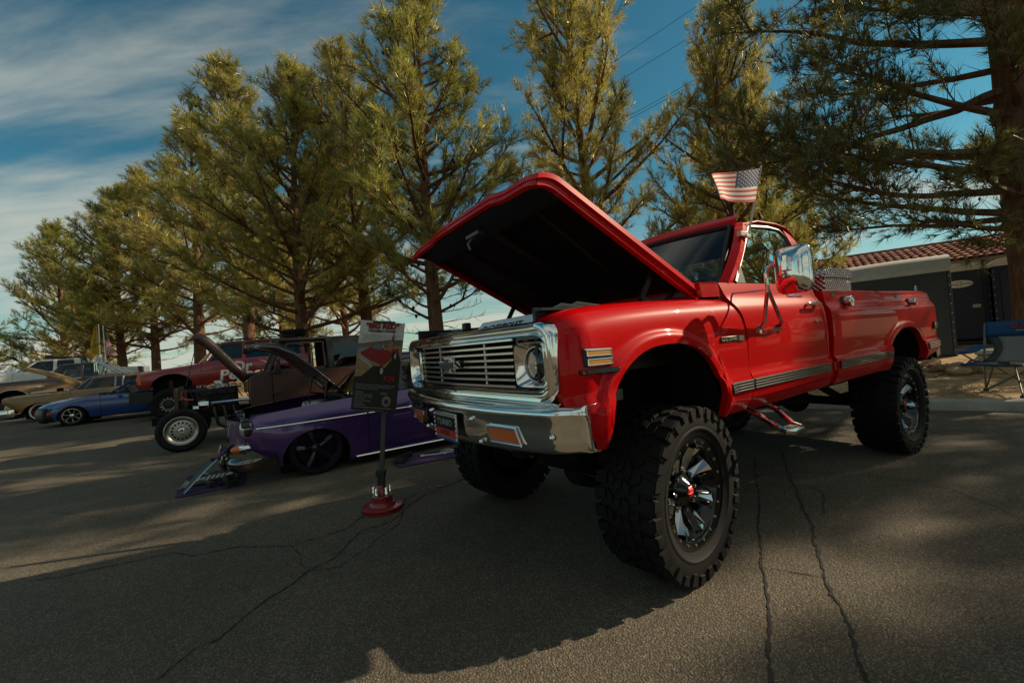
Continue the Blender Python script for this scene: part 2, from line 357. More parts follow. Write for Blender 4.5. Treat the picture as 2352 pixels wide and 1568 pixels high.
f_base = spl([-.80, -.70, .30, .60], [.80, .775, .775, .775]); b_base = spl([1.69, 2.7, 3.75, 4.05, 4.295], [.795, .80, .82, .86, .93])
def archspace(v0, v1, a, n=26):
    L_ = [v0+(a[0]-a[2]-v0)*i/9 for i in range(9)]+[a[0]-a[2]*math.cos(math.pi*i/n) for i in range(n+1)]+[a[0]+a[2]+(v1-a[0]-a[2])*(i+1)/12 for i in range(12)]
    return [(v-v0)/(v1-v0) for v in L_]
for sg, nm in ((1, 'driver side'), (-1, 'passenger side')):
    fe = panel('front_fender', RED, TR, lambda w: -.75, lambda w: door_v0(w)-.007, bot(f_base, FA), f_top, U_f, nw=30, vs=archspace(-.75, .59, FA, 34), sgn=sg, pw=2.1)
    panel('cowl_side', RED, TR, lambda w: .36, lambda w: door_v0(w)-.007, lambda v: f_top(v)+.004, lambda v: 1.535, lambda v, w: sh_d(w)-.012*(1.535-w)/.09-.03*max(0, (.5-v)/.14), nv=8, nw=6, sgn=sg)
    dr = panel('door', RED, TR, door_v0, lambda w: 1.612+.04*sstep(1.3, .9, w), lambda v: .845+.012*sstep(.6, 1.6, v), lambda v: 1.53, U_d, nv=22, nw=30, sgn=sg, pw=1.0)
    panel('rocker_panel', RED, TR, lambda w: .60, lambda w: 1.66, lambda v: .765+.02*sstep(.6, 1.6, v), lambda v: .84+.012*sstep(.6, 1.6, v), lambda v, w: U_d(v, w)-.004, nv=12, nw=5, sgn=sg)
    panel('cab_corner', RED, TR, lambda w: 1.619+.04*sstep(1.3, .9, w), lambda w: 1.695-.05*sstep(1.40, 1.53, w)+.03, lambda v: .80, lambda v: 1.535, lambda v, w: U_d(v, w)-.30*max(0, v-1.66), nv=6, nw=24, sgn=sg, pw=1.0)
    bd = panel('bed_side', RED, TR, lambda w: 1.745, lambda w: 4.295, bot(b_base, RA), rail, U_b, nw=34, vs=archspace(1.745, 4.295, RA, 34), sgn=sg, pw=1.0, flange=.06)
    # bed inner wall
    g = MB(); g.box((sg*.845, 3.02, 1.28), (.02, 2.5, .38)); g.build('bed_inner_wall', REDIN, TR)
    # wheel wells
    for a in (FA, RA):
        g = MB(); rows = []
        for k in range(25):
            t = math.pi*k/24; rows.append([(sg*x, a[0]-(a[2]+.012)*math.cos(t), a[1]+(a[3]+.014)*math.sin(t)) for x in (.95, .42)])
        g.grid(rows); g.add([(sg*.42, a[0]-a[2]-.02, .62), (sg*.42, a[0]+a[2]+.02, .62), (sg*.42, a[0]+a[2]+.02, a[1]+a[3]), (sg*.42, a[0]-a[2]-.02, a[1]+a[3])], [(0, 1, 2, 3)])
        g.build('wheel_well', PITCH, TR)
    # inner fender of the engine bay
    g = MB(); g.box((sg*.74, -.15, 1.25), (.02, 1.2, .34)); g.box((sg*.77, -.15, 1.408), (.07, 1.2, .012)); g.build('inner_fender', SATIN, TR)
    # ribbed black and bright mouldings
    for a, b, U_, pc in ((.345, .60-.01, U_f, 2), (.605, 1.60, U_d, 8), (1.66, 1.69, U_d, 1), (1.77, 2.745, U_b, 8), (3.735, 4.285, U_b, 5)):
        g = MB(); n = max(2, pc*2); rows = []
        for i in range(n+1):
            v = lerp(a, b, i/n); wc = .926+.0+.004*(v-.6); rows.append([(sg*(U_(v, w)+d), v, w) for w, d in ((wc-.030, .0), (wc-.029, .007), (wc+.029, .007), (wc+.030, .0))])
        g.grid(rows); md = g.build('moulding', BLACK, TR, smooth=30)
        for k in range(4):
            g = MB(); wz = -.0235+.0155*k; rows = []
            for i in range(n+1):
                v = lerp(a+.004, b-.004, i/n); wc = .926+.004*(v-.6)+wz; u = U_(v, wc)+.0072; rows.append([(sg*(u+d), v, wc+e) for e, d in ((-.003, 0), (-.002, .0032), (.002, .0032), (.003, 0))])
            g.grid(rows); g.build('bright_strip', CHROME, md, smooth=30)
    # bed rail cap
    g = MB(); rows = []
    for i in range(25):
        v = lerp(1.75, 4.27, i/24); u = U_b(v, rail(v)); rows.append([(sg*x, v, rail(v)+z) for x, z in ((u-.001, 0), (u-.004, .005), (u-.06, .006), (u-.085, .002), (u-.087, -.05))])
    g.grid(rows); g.build('bed_rail', RED, TR, smooth=50)
# front corner caps below headlights are part of the fenders; cab shell
RF = spl([1.08, 1.14, 1.25, 1.45, 1.66, 1.76, 1.80], [2.022, 2.045, 2.06, 2.066, 2.056, 2.03, 1.985])
g = MB(); rows = []
for i in range(19):
    v = 1.075+.735*i/18; row = []
    for k in range(25):
        x = -1+2*k/24; e = abs(x)**5; hw = .752-.03*max(0, (v-1.6)/.2)**2
        row.append((x*hw, v-.045*(1-x*x)*(1-i/18)**2, RF(v)-.012*x*x-.062*e))
    rows.append(row)
g.grid(rows)
g.build('roof', RED, TR, smooth=50, solid=.012)
for sg in (1, -1):
    g = MB()   # drip rail and side header
    pts = [(sg*.742, 1.075, 1.962), (sg*.752, 1.25, 1.996), (sg*.752, 1.5, 1.998), (sg*.748, 1.66, 1.985), (sg*.748, 1.74, 1.945), (sg*.765, 1.79, 1.86), (sg*.80, 1.80, 1.72), (sg*.835, 1.79, 1.60)]
    g.tube(pts, .009, 6)
    g.build('drip_rail', RED, TR)
    g = MB()   # A pillar
    P = lambda b, t: lerp(Vector(b), Vector(t), 0)
    def pillar(b4, t4, bow=0, n=6):
        rows = []
        for i in range(n+1):
            f = i/n; rows.append([Vector(b).lerp(Vector(t), f)+Vector((sg*bow*math.sin(math.pi*f), 0, 0)) for b, t in zip(b4, t4)])
        return rows
    g.rings(pillar([(sg*.835, .575, 1.53), (sg*.885, .60, 1.53), (sg*.870, .685, 1.53), (sg*.80, .66, 1.53)], [(sg*.700, 1.068, 1.985), (sg*.744, 1.085, 1.975), (sg*.740, 1.14, 1.975), (sg*.68, 1.12, 1.985)], .022), True, True)
    g.build('windscreen_pillar', RED, TR, smooth=40)
    g = MB()   # rear cab pillar
    g.rings(pillar([(sg*.80, 1.56, 1.53), (sg*.882, 1.56, 1.53), (sg*.868, 1.73, 1.53), (sg*.80, 1.77, 1.53)], [(sg*.70, 1.63, 1.97), (sg*.748, 1.63, 1.965), (sg*.735, 1.77, 1.955), (sg*.68, 1.785, 1.97)], .025, 8), True, True)
    g.build('cab_pillar', RED, TR, smooth=40)
    g = MB()   # black window reveal
    loop = [(sg*.872, .69, 1.535), (sg*.735, 1.155, 1.955), (sg*.742, 1.40, 1.965), (sg*.744, 1.55, 1.955), (sg*.765, 1.605, 1.90), (sg*.825, 1.575, 1.70), (sg*.872, 1.555, 1.535)]
    g.tube(loop, .016, 6); g.build('window_seal', BLACK, TR)
    g = MB(); g.add([(sg*.868, .70, 1.53), (sg*.868, 1.56, 1.53), (sg*.80, 1.60, 1.80), (sg*.752, 1.60, 1.945), (sg*.738, 1.15, 1.955)], [(0, 1, 2, 3, 4)])
    g.build('side_window', GLASSM, TR, smooth=0)
    g = MB(); g.add([(sg*.874, .695, 1.53), (sg*.874, .80, 1.53), (sg*.846, .80, 1.655)], [(0, 1, 2)]); g.build('vent_window_panel', BLACK, TR, smooth=0, solid=.008)
# windscreen, gasket, header, rear window and cab back
def ws(u, f, off=0):  # curved windscreen surface
    x = u/.83
    b = Vector((u*.985, .505+.13*x*x+.09*abs(x)**6, 1.545-.015*x*x)); t = Vector((u*.845, .995+.085*x*x, 1.995-.012*x*x))
    return b.lerp(t, f)+Vector((0, -off, off*.6))
g = MB(); g.grid([[ws(-.80+1.6*k/20, f/8) for k in range(21)] for f in range(9)]); g.build('windscreen', GLASSW, TR, smooth=60)
g = MB(); lp = [ws(-.78+1.56*k/20, .03, .004) for k in range(21)]+[ws(.785, f/8, .004) for f in range(1, 8)]+[ws(.78-1.56*k/20, .97, .004) for k in range(21)]+[ws(-.785, 1-f/8, .004) for f in range(1, 8)]
g.tube(lp+[lp[0]], .018, 6, cap=False); g.build('windscreen_gasket', BLACK, TR)
g = MB(); g.grid([[ws(-.83+1.66*k/20, f, .002)+Vector((0, dy, dz)) for k in range(21)] for f, dy, dz in ((.94, .03, -.01), (.965, 0, 0), (1.0, -.006, .012), (1.03, .01, .03), (1.06, .05, .045))])
g.build('roof_header', RED, TR, smooth=50)
g = MB(); g.grid([[(u*k_/12, y-.00*abs(k_), z) for k_ in range(-12, 13)] for u, y, z in ((.80, .36, 1.45), (.80, .40, 1.535), (.80, .47, 1.55), (.83, .56, 1.542))]); g.build('cowl', RED, TR, smooth=50)
g = MB(); g.box((0, .385, 1.28), (1.5, .03, .42)); g.build('firewall', SATIN, TR)
g = MB()
g.box((0, 1.755, 1.20), (1.70, .025, .76)); g.box((0, 1.765, 1.95), (1.36, .025, .10))
for sg in (1, -1): g.hexa([(sg*.60, 1.745, 1.58), (sg*.85, 1.745, 1.58), (sg*.85, 1.77, 1.58), (sg*.60, 1.77, 1.58), (sg*.60, 1.745, 1.93), (sg*.71, 1.745, 1.93), (sg*.71, 1.77, 1.93), (sg*.60, 1.77, 1.93)])
g.build('cab_back', RED, TR)
g = MB(); g.box((0, 1.775, 1.75), (1.24, .006, .30)); g.build('rear_window', GLASSW, TR)
g = MB()
for x in (-.62, -.21, .21, .62): g.box((x, 1.762, 1.75), (.02, .02, .30))
for z in (1.60, 1.90): g.box((0, 1.762, z), (1.26, .02, .02))
g.build('rear_window_frame', BLACK, TR)
# cab interior
g = MB(); g.box((0, .80, 1.45), (1.55, .34, .20)); g.box((0, 1.2, 1.0), (1.6, 1.05, .04)); g.box((0, .62, 1.2), (1.6, .05, .7))
g.build('dashboard', BLACK, TR, bevel=.03)
g = MB(); g.box((0, 1.36, 1.22), (1.45, .5, .2)); g.box((0, 1.6, 1.42), (1.45, .16, .46)); g.build('bench_seat', mat('dark_vinyl', (.02, .02, .022), .5), TR, bevel=.05)
for u in (-.42, .42):
    g = MB(); g.box((u, 1.6, 1.74), (.27, .10, .17)); g.build('headrest', mat('dark_vinyl'), TR, bevel=.04)
g = MB(); c = Vector((.40, .98, 1.555)); ax = Matrix.Rotation(R(-62), 3, 'X')
ring = [c+ax @ Vector((.19*math.cos(2*math.pi*k/28), 0, .19*math.sin(2*math.pi*k/28))) for k in range(29)]
g.tube(ring, .014, 7, cap=False)
for a in (30, 150, 270): g.tube([c, c+ax @ Vector((.185*math.cos(R(a)), 0, .185*math.sin(R(a))))], .01, 6)
g.tube([c, c+Vector((0, -.25, -.14))], .03, 8); g.build('steering_wheel', SATIN, TR)
g = MB(); g.box((.0, 1.08, 1.885), (.25, .02, .065)); g.build('rear_view_mirror', mat('mirror_back', (.25, .25, .25), .3), TR, bevel=.01)
# wipers
for (a, b, c) in (((.42, .475, 1.555), (.2, .56, 1.63), .004), ((-.1, .47, 1.555), (-.42, .56, 1.62), .004)):
    g = MB(); g.tube([a, b], .006, 5); g.tube([Vector(a)+Vector((0, 0, -.012)), Vector(a)+Vector((0, -.02, .02))], .016, 8); g.build('wiper', CHROME, TR)
# bed floor, front wall, tailgate
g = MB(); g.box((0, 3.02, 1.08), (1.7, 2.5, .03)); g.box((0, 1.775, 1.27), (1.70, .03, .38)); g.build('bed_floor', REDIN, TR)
g = MB(); g.box((0, 4.285, 1.20), (1.62, .04, .46)); g.build('tailgate', RED, TR, bevel=.01)
g = MB(); g.box((0, 4.40, .86), (1.85, .16, .17)); g.box((.84, 4.34, .84), (.12, .2, .16)); g.build('rear_bumper', GLOSSBLK, TR, bevel=.02)
# hood, hinged at the cowl and raised
HO = Vector((0, .43, 1.462)); hd = Vector((0, -.8905, .455)); hn = Vector((0, .455, .8905))
def hp(u, s, t): return HO+hd*s+hn*t+Vector((u, 0, 0))
def hlen(u):
    x = abs(u)/.80
    return 1.272+.016*(1-sstep(.42, .66, x))-.006*sstep(.9, 1, x)
def htop(u, s):
    x = abs(u)/.80; n = hlen(u)-s
    z = .066+.016*(1-x**2)-.022*sstep(.84, 1, x)**1.5
    z += .010*(1-sstep(.45, .55, x))*sstep(.25, .5, s)
    z -= .055*(1-min(1, n/.13))**2.2
    return z
g = MB(); rows = []; NU = 40
us = [-.80+1.6*k/NU for k in range(NU+1)]
for i in range(31):
    f = i/30; f = 1-(1-f)**1.7
    rows.append([hp(u, f*hlen(u), htop(u, f*hlen(u))) for u in us])
g.grid(rows)
front = rows[-1]; g.grid([front, [p-hn*.028-hd*.002 for p in front], [p-hn*.031-hd*.008 for p in front], [p-hn*.056-hd*.010 for p in front], [p-hn*.060-hd*.03 for p in front]])
for edge, sg in (([r[0] for r in rows], 1), ([r[-1] for r in rows], -1)):
    g.grid([edge, [p-hn*.030+Vector((-sg*.006, 0, 0)) for p in edge], [p-hn*.034+Vector((sg*.008, 0, 0)) for p in edge], [p-hn*.068+Vector((sg*.006, 0, 0)) for p in edge], [p-hn*.072+Vector((sg*.035, 0, 0)) for p in edge]])
g.grid([rows[0], [p-hn*.04 for p in rows[0]]])
hood = g.build('hood', RED, TR, smooth=38)
g = MB(); g.grid([[hp(u*.965, s*1.0, htop(u*.9, min(s, 1.0))-.052) for u in us] for s in (.02, .3, .6, .9, 1.12, 1.215)]); g.build('hood_underside', SATIN, hood, smooth=50)
for u in (-.42, 0, .42):
    g = MB(); g.rings([[hp(u+dx+(.0 if u == 0 else (.10 if u > 0 else -.10)*(s-.6)), s, htop(0, .6)-.054-dz) for dx, dz in ((-.05, 0), (-.035, .03), (.035, .03), (.05, 0))] for s in (.12, .4, .8, 1.08)], True, True); g.build('hood_rib', SATIN, hood)
g = MB(); g.rings([[hp(u, s, z) for s, z in ((1.07, .015), (1.09, -.03), (hlen(u)-.04, -.022), (hlen(u)-.03, .0))] for u in (-.76, -.5, -.3, 0, .3, .5, .76)], True, True); g.build('hood_front_frame', SATIN, hood)
g = MB(); g.box(hp(-.0, 1.15, -.03), (.16, .06, .02)); g.tube([hp(-.02, 1.15, -.03), hp(-.02, 1.17, -.10), hp(-.02, 1.14, -.125)], .009, 6); g.build('hood_latch', mat('dull_metal', (.16, .15, .14), .5, metal=.7), hood)
for u in (.715, -.715):
    g = MB()
    for a, b in (((u, .126, 1.615), (u-.02, .041, 1.465)), ((u-.02, .041, 1.465), (u, .115, 1.42)), ((u, .34, 1.55), (u, .236, 1.44))):
        a = Vector(a); b = Vector(b); d = (b-a).normalized(); n = Vector((0, -d.z, d.y))*.018; t = Vector((.006, 0, 0))
        g.hexa([a-n-t, a+n-t, a+n+t, a-n+t, b-n-t, b+n-t, b+n+t, b-n+t])
    g.lathe([(.0, -.014), (.014, -.014), (.014, .014), (0, .014)], 10, (u-.02, .041, 1.465)); g.build('hood_hinge', SATIN, TR)
# engine bay fillings
g = MB(); g.box((0, -.1, 1.12), (.7, .8, .35)); g.box((0, -.15, 1.32), (.45, .5, .12)); g.build('engine', PITCH, TR, bevel=.03)
g = MB()
for k, (x, y) in enumerate(((.42, -.42), (.36, -.34), (.48, -.36))):
    g.tube([(x, y, 1.36), (x+.02, y-.01, 1.43), (x+.08, y+.04, 1.46), (x+.18, y+.10, 1.43), (x+.26, y+.18, 1.38)], .011, 6)
g.build('engine_hose', mat('wire_loom', (.35, .3, .22), .5), TR)
g = MB(); g.lathe([(.0, .05), (.09, .05), (.10, .03), (.10, 0)], 20, (.18, -.42, 1.37), 'z'); g.box((-.2, -.42, 1.37), (.4, .12, .05)); g.build('air_intake', PITCH, TR, bevel=.01)
g = MB(); g.hexa([(-.16, -.60, 1.335), (.60, -.60, 1.335), (.60, -.585, 1.335), (-.16, -.585, 1.335), (-.10, -.555, 1.418), (.55, -.555, 1.418), (.55, -.54, 1.418), (-.10, -.54, 1.418)])
rc = g.build('radiator_cover', mat('polished_plate', (.80, .80, .78), .3, metal=.6, var=.05), TR, bevel=.004)
nrm = (0, -.04, .2)
text('lettering', 'CHEVROLET', .050, mat('engraved_grey', (.03, .03, .03), .5), rc, frame((.20, -.5815, 1.374), (1, 0, 0), (0, .045, .083)), .001, .001, .25, sx=1.3)
g = MB()
for P in ([(-.10, -.665, 1.3635), (-.04, -.615, 1.3735)],): pass
bw = [(-.5, -.18), (-.17, -.18), (-.17, -.36), (.20, -.36), (.20, -.18), (.5, -.18), (.5, .18), (.17, .18), (.17, .36), (-.20, .36), (-.20, .18), (-.5, .18)]
def bowpoly(sx, sy, sh=.22): return [(x*sx+y*sy*sh, y*sy) for x, y in bw]
cf = frame((-.03, -.5815, 1.374), (1, 0, 0), (0, .045, .083))
g.prism(bowpoly(.11, .05), lambda p, d: cf @ Vector((p[0], p[1], d)), 0, .001); g.build('emblem', mat('engraved_grey'), rc, smooth=0)
g = MB(); g.box((-.42, -.60, 1.375), (.42, .10, .03)); g.box((-.28, -.58, 1.40), (.05, .05, .07)); g.box((-.62, -.58, 1.37), (.1, .08, .05)); g.build('radiator_support', SATIN, TR, bevel=.008)
g = MB(); g.hexa([(-.56, -.60, 1.335), (-.30, -.60, 1.335), (-.30, -.585, 1.335), (-.56, -.585, 1.335), (-.54, -.565, 1.40), (-.30, -.565, 1.40), (-.30, -.55, 1.40), (-.54, -.55, 1.40)]); g.build('radiator_cover', mat('polished_plate'), TR)
# grille: chrome surround, bars, emblem, lamps
def gv(u): return -.834+.061*min(1, abs(u)/.87)**1.25   # plan sweep of the front
def rrect(hx, z0, z1, r, n=6):
    pts = []
    for cx, cz, a0 in ((hx-r, z1-r, 0), (-hx+r, z1-r, 90), (-hx+r, z0+r, 180), (hx-r, z0+r, 270)):
        for k in range(n+1):
            a = R(a0+90*k/n); pts.append((cx+r*math.cos(a), cz+r*math.sin(a)))
    # refine long horizontal runs
    out = []
    for a, b in zip(pts, pts[1:]+pts[:1]):
        m = max(1, int(abs(a[0]-b[0])/.06))
        for k in range(m): out.append((lerp(a[0], b[0], k/m), lerp(a[1], b[1], k/m)))
    return out
base = rrect(.885, .988, 1.352, .085)
def inset(d): return [(x*(1-d/.885), 1.17+(z-1.17)*(1-d/.182)) for x, z in base]
rings = [[(x, gv(x)+dv, z) for x, z in inset(d)] for d, dv in ((-.004, .07), (-.004, .015), (0, -.004), (.010, -.014), (.022, -.012), (.028, .004), (.032, .012), (.046, .022), (.050, .010), (.056, .008), (.060, .03))]
rings = [[(x, y, z) for x, y, z in r] for r in rings]
g = MB(); g.rings(rings, True); g.build('grille_surround', CHROME, TR, smooth=50)
g = MB(); g.rings([[(x, gv(x)+dv, z) for x, z in inset(d)] for d, dv in ((.058, .028), (.066, .03), (.07, .07))], True); g.build('grille_inner_frame', GLOSSBLK, TR)
# black side panels carrying the lamps
for sg in (1, -1):
    g = MB(); x0, x1 = .60, .845; ring = lambda d, dv: [(sg*x, gv(x)+dv, z) for x, z in [(lerp((x0+x1)/2, xx, d), lerp(1.165, zz, d)) for xx, zz in ((x0, 1.035), (x1, 1.035), (x1, 1.30), (x0, 1.30))]]
    g.rings([ring(1.0, .034), ring(.98, .026), ring(.84, .026), ring(.83, .05)], True); g.build('lamp_panel', GLOSSBLK, TR)
    bz = empty('headlight', (0, 0, 0), 0, TR)
    cx, cz = sg*.722, 1.162
    g = MB(); n = 48
    def sq(hx, hz, dv, e): 
        o = []
        for k in range(n):
            a = 2*math.pi*k/n; c, s = math.cos(a), math.sin(a); o.append((cx+hx*math.copysign(abs(c)**e, c), gv(abs(cx))+dv+.10*sg*(math.copysign(abs(c)**e, c)*hx), cz+hz*math.copysign(abs(s)**e, s)))
        return o
    g.rings([sq(.104, .105, .03, .32), sq(.106, .107, .006, .32), sq(.101, .102, -.002, .32), sq(.096, .097, .004, .34), sq(.080, .083, .04, .8), sq(.079, .082, .045, 1), sq(.074, .077, .052, 1)], True)
    g.build('bezel', CHROME, bz, smooth=45)
    g = MB(); g.rings([sq(.076, .079, .055, 1), sq(.05, .052, .085, 1), sq(.02, .02, .10, 1)], True, True); g.build('reflector', mat('lamp_reflector', (.80, .79, .76), .35, metal=.4), bz, smooth=60)
    g = MB(); g.lathe([(0, -.012), (.02, -.010), (.028, .0), (.026, .04)], 16, (cx, gv(abs(cx))+.05, cz), 'y'); g.build('bulb_shield', CHROME, bz)
    g = MB(); g.rings([sq(.0765*q, .0795*q, .048-.022*(1-q*q), 1) for q in (1, .85, .6, .3, .02)], True, True); g.build('lens', GLASSC, bz, smooth=60)
    g = MB(); g.rings([sq(.080, .083, .044, 1), sq(.079, .082, .036, 1), sq(.074, .077, .036, 1), sq(.073, .076, .044, 1)], True); g.build('retaining_ring', ALU, bz)
# grille bars, each its own piece
g = MB(); g.box((0, -.70, 1.16), (1.16, .02, .30)); g.build('grille_backing', PITCH, TR)
for i in range(8):
    z = 1.058+.0325*i; g = MB(); rows = []
    for k in range(25):
        u = -.592+1.184*k/24; y = gv(u)+.012+.035*(1-min(1, abs(u)/.05)**2 if abs(u) < .05 else 0)*0; rows.append([(u, y+dy, z+dz) for dy, dz in ((.03, -.008), (.002, -.0085), (-.002, -.006), (-.002, .004), (.002, .0065), (.03, .006))])
    g.rings(rows, True, True); g.build('grille_bar', mat('bar_chrome', (.88, .87, .84), .2, metal=1), TR, smooth=30)
for u in (-.30, .30): 
    g = MB(); g.box((u, gv(u)+.05, 1.17), (.02, .02, .26)); g.build('grille_strut', ALU, TR)
g = MB(); g.box((.22, -.62, 1.18), (.5, .03, .24)); g.box((-.25, -.60, 1.15), (.3, .03, .2)); g.build('intercooler', mat('intercooler_fins', (.4, .4, .4), .4, metal=1, var=.3, vscale=60), TR)
cf = frame((0, -.862, 1.172), (1, 0, 0), (0, 0, 1))
g = MB(); g.prism(bowpoly(.205, .125, .18), lambda p, d: cf @ Vector((p[0], p[1], d)), -.03, .012); em = g.build('grille_emblem', CHROME, TR, smooth=0, bevel=.003)
g = MB(); g.prism(bowpoly(.172, .092, .18), lambda p, d: cf @ Vector((p[0], p[1], d)), .0125, .0145); g.build('emblem_face', mat('emblem_blue', (.012, .035, .07), .25, coat=1), em, smooth=0)
# chrome valance under the grille
g = MB(); g.grid([[(u, gv(u)*1.0+dy, z) for u in [-.90+1.8*k/24 for k in range(25)]] for dy, z in ((.012, .992), (-.002, .985), (.004, .965), (.02, .955), (.022, .93), (.05, .915))]); g.build('front_valance', CHROME, TR, smooth=40)
# front bumper
def bv(u):
    x = abs(u); return -.895+.095*x**1.8+.055*sstep(.86, 1.0, x)**1.3
sec = [(.075, .962), (.03, .966), (.006, .958), (-.004, .942), (-.002, .925), (.010, .90), (.012, .86), (.014, .80), (.022, .762), (.034, .748), (.06, .746)]
g = MB(); rows = []
usb = [-1.0+2*k/60 for k in range(61)]
def bumper_row(u, dy, z): 
    return (u*(.996+(.010 if z < .95 else 0)), bv(u)+dy+.0, z+(.02 if z > .85 else .045)*(abs(u))**2.5)
for dy, z in sec: rows.append([bumper_row(u, dy, z) for u in usb])
# wrap the ends back along the sides
for r in rows: 
    a, b = r[0], r[-1]
    r.insert(0, (a[0]-.003, a[1]+.022, a[2])); r.insert(0, (a[0]+.002, a[1]+.05, a[2]))
    r.append((b[0]+.003, b[1]+.022, b[2])); r.append((b[0]-.002, b[1]+.05, b[2]))
g.grid(rows); bump = g.build('front_bumper', CHROME, TR, smooth=60, solid=.004)
def onb(u, z): return Vector((u*1.005, bv(u)+.010, z+.02*abs(u)**2.5))
for sg in (1, -1):
    g = MB(); q = [onb(sg*u, z)+Vector((0, -.006, 0)) for u, z in ((.460, .790), (.690, .790), (.655, .866), (.430, .866))]; q2 = [p+Vector((0, .02, 0)) for p in q]
    g.hexa(q2+q); tsl = g.build('turn_signal', AMBER, TR, smooth=0, bevel=.006)
    g = MB(); pts = [p+Vector((0, -.002, 0)) for p in q]; g.tube(pts+[pts[0]], .0055, 6, cap=False); g.build('signal_rim', CHROME, tsl)
    for u, z in ((.88, .84), (.36, .775), (.28, .885)):
        g = MB(); p = onb(sg*u, z); g.lathe([(.014, .0), (.013, -.006), (.009, -.012), (0, -.015)], 12, (p.x, p.y, p.z), 'y'); g.build('bumper_bolt', CHROME, TR)
# licence plate
pl = empty('license_plate', (0, 0, 0), 0, TR)
g = MB(); g.box((0, -.905, .826), (.30, .008, .15)); g.build('plate_frame', ALU, pl, bevel=.003)
g = MB(); g.box((0, -.911, .845), (.27, .004, .075)); g.build('plate_upper', GLOSSBLK, pl)
g = MB(); g.box((0, -.911, .787), (.27, .004, .04)); g.build('plate_lower', mat('plate_red', (.5, .02, .02), .4), pl)
for k in range(12):
    g = MB(); g.box((-.146 if k < 6 else .146, -.911, .762+.025*(k % 6)), (.012, .004, .012)); g.build('checker', WHITEP, pl)
text('lettering', 'DIESEL', .032, mat('plate_dark', (.05, .005, .005), .5), pl, frame((0, -.9135, .787), (1, 0, 0), (0, 0, 1)), .0005, .0012, sx=1.5)
text('lettering', 'TURBO', .045, mat('plate_grey', (.22, .22, .22), .5), pl, frame((0, -.9135, .846), (1, 0, 0), (0, 0, 1)), .0005, .001, sx=1.4)
g = MB(); g.box((0, -.905, .747), (.30, .01, .012)); g.build('plate_light_bar', mat('bar_blue', (.01, .06, .2), .2, coat=1), pl)
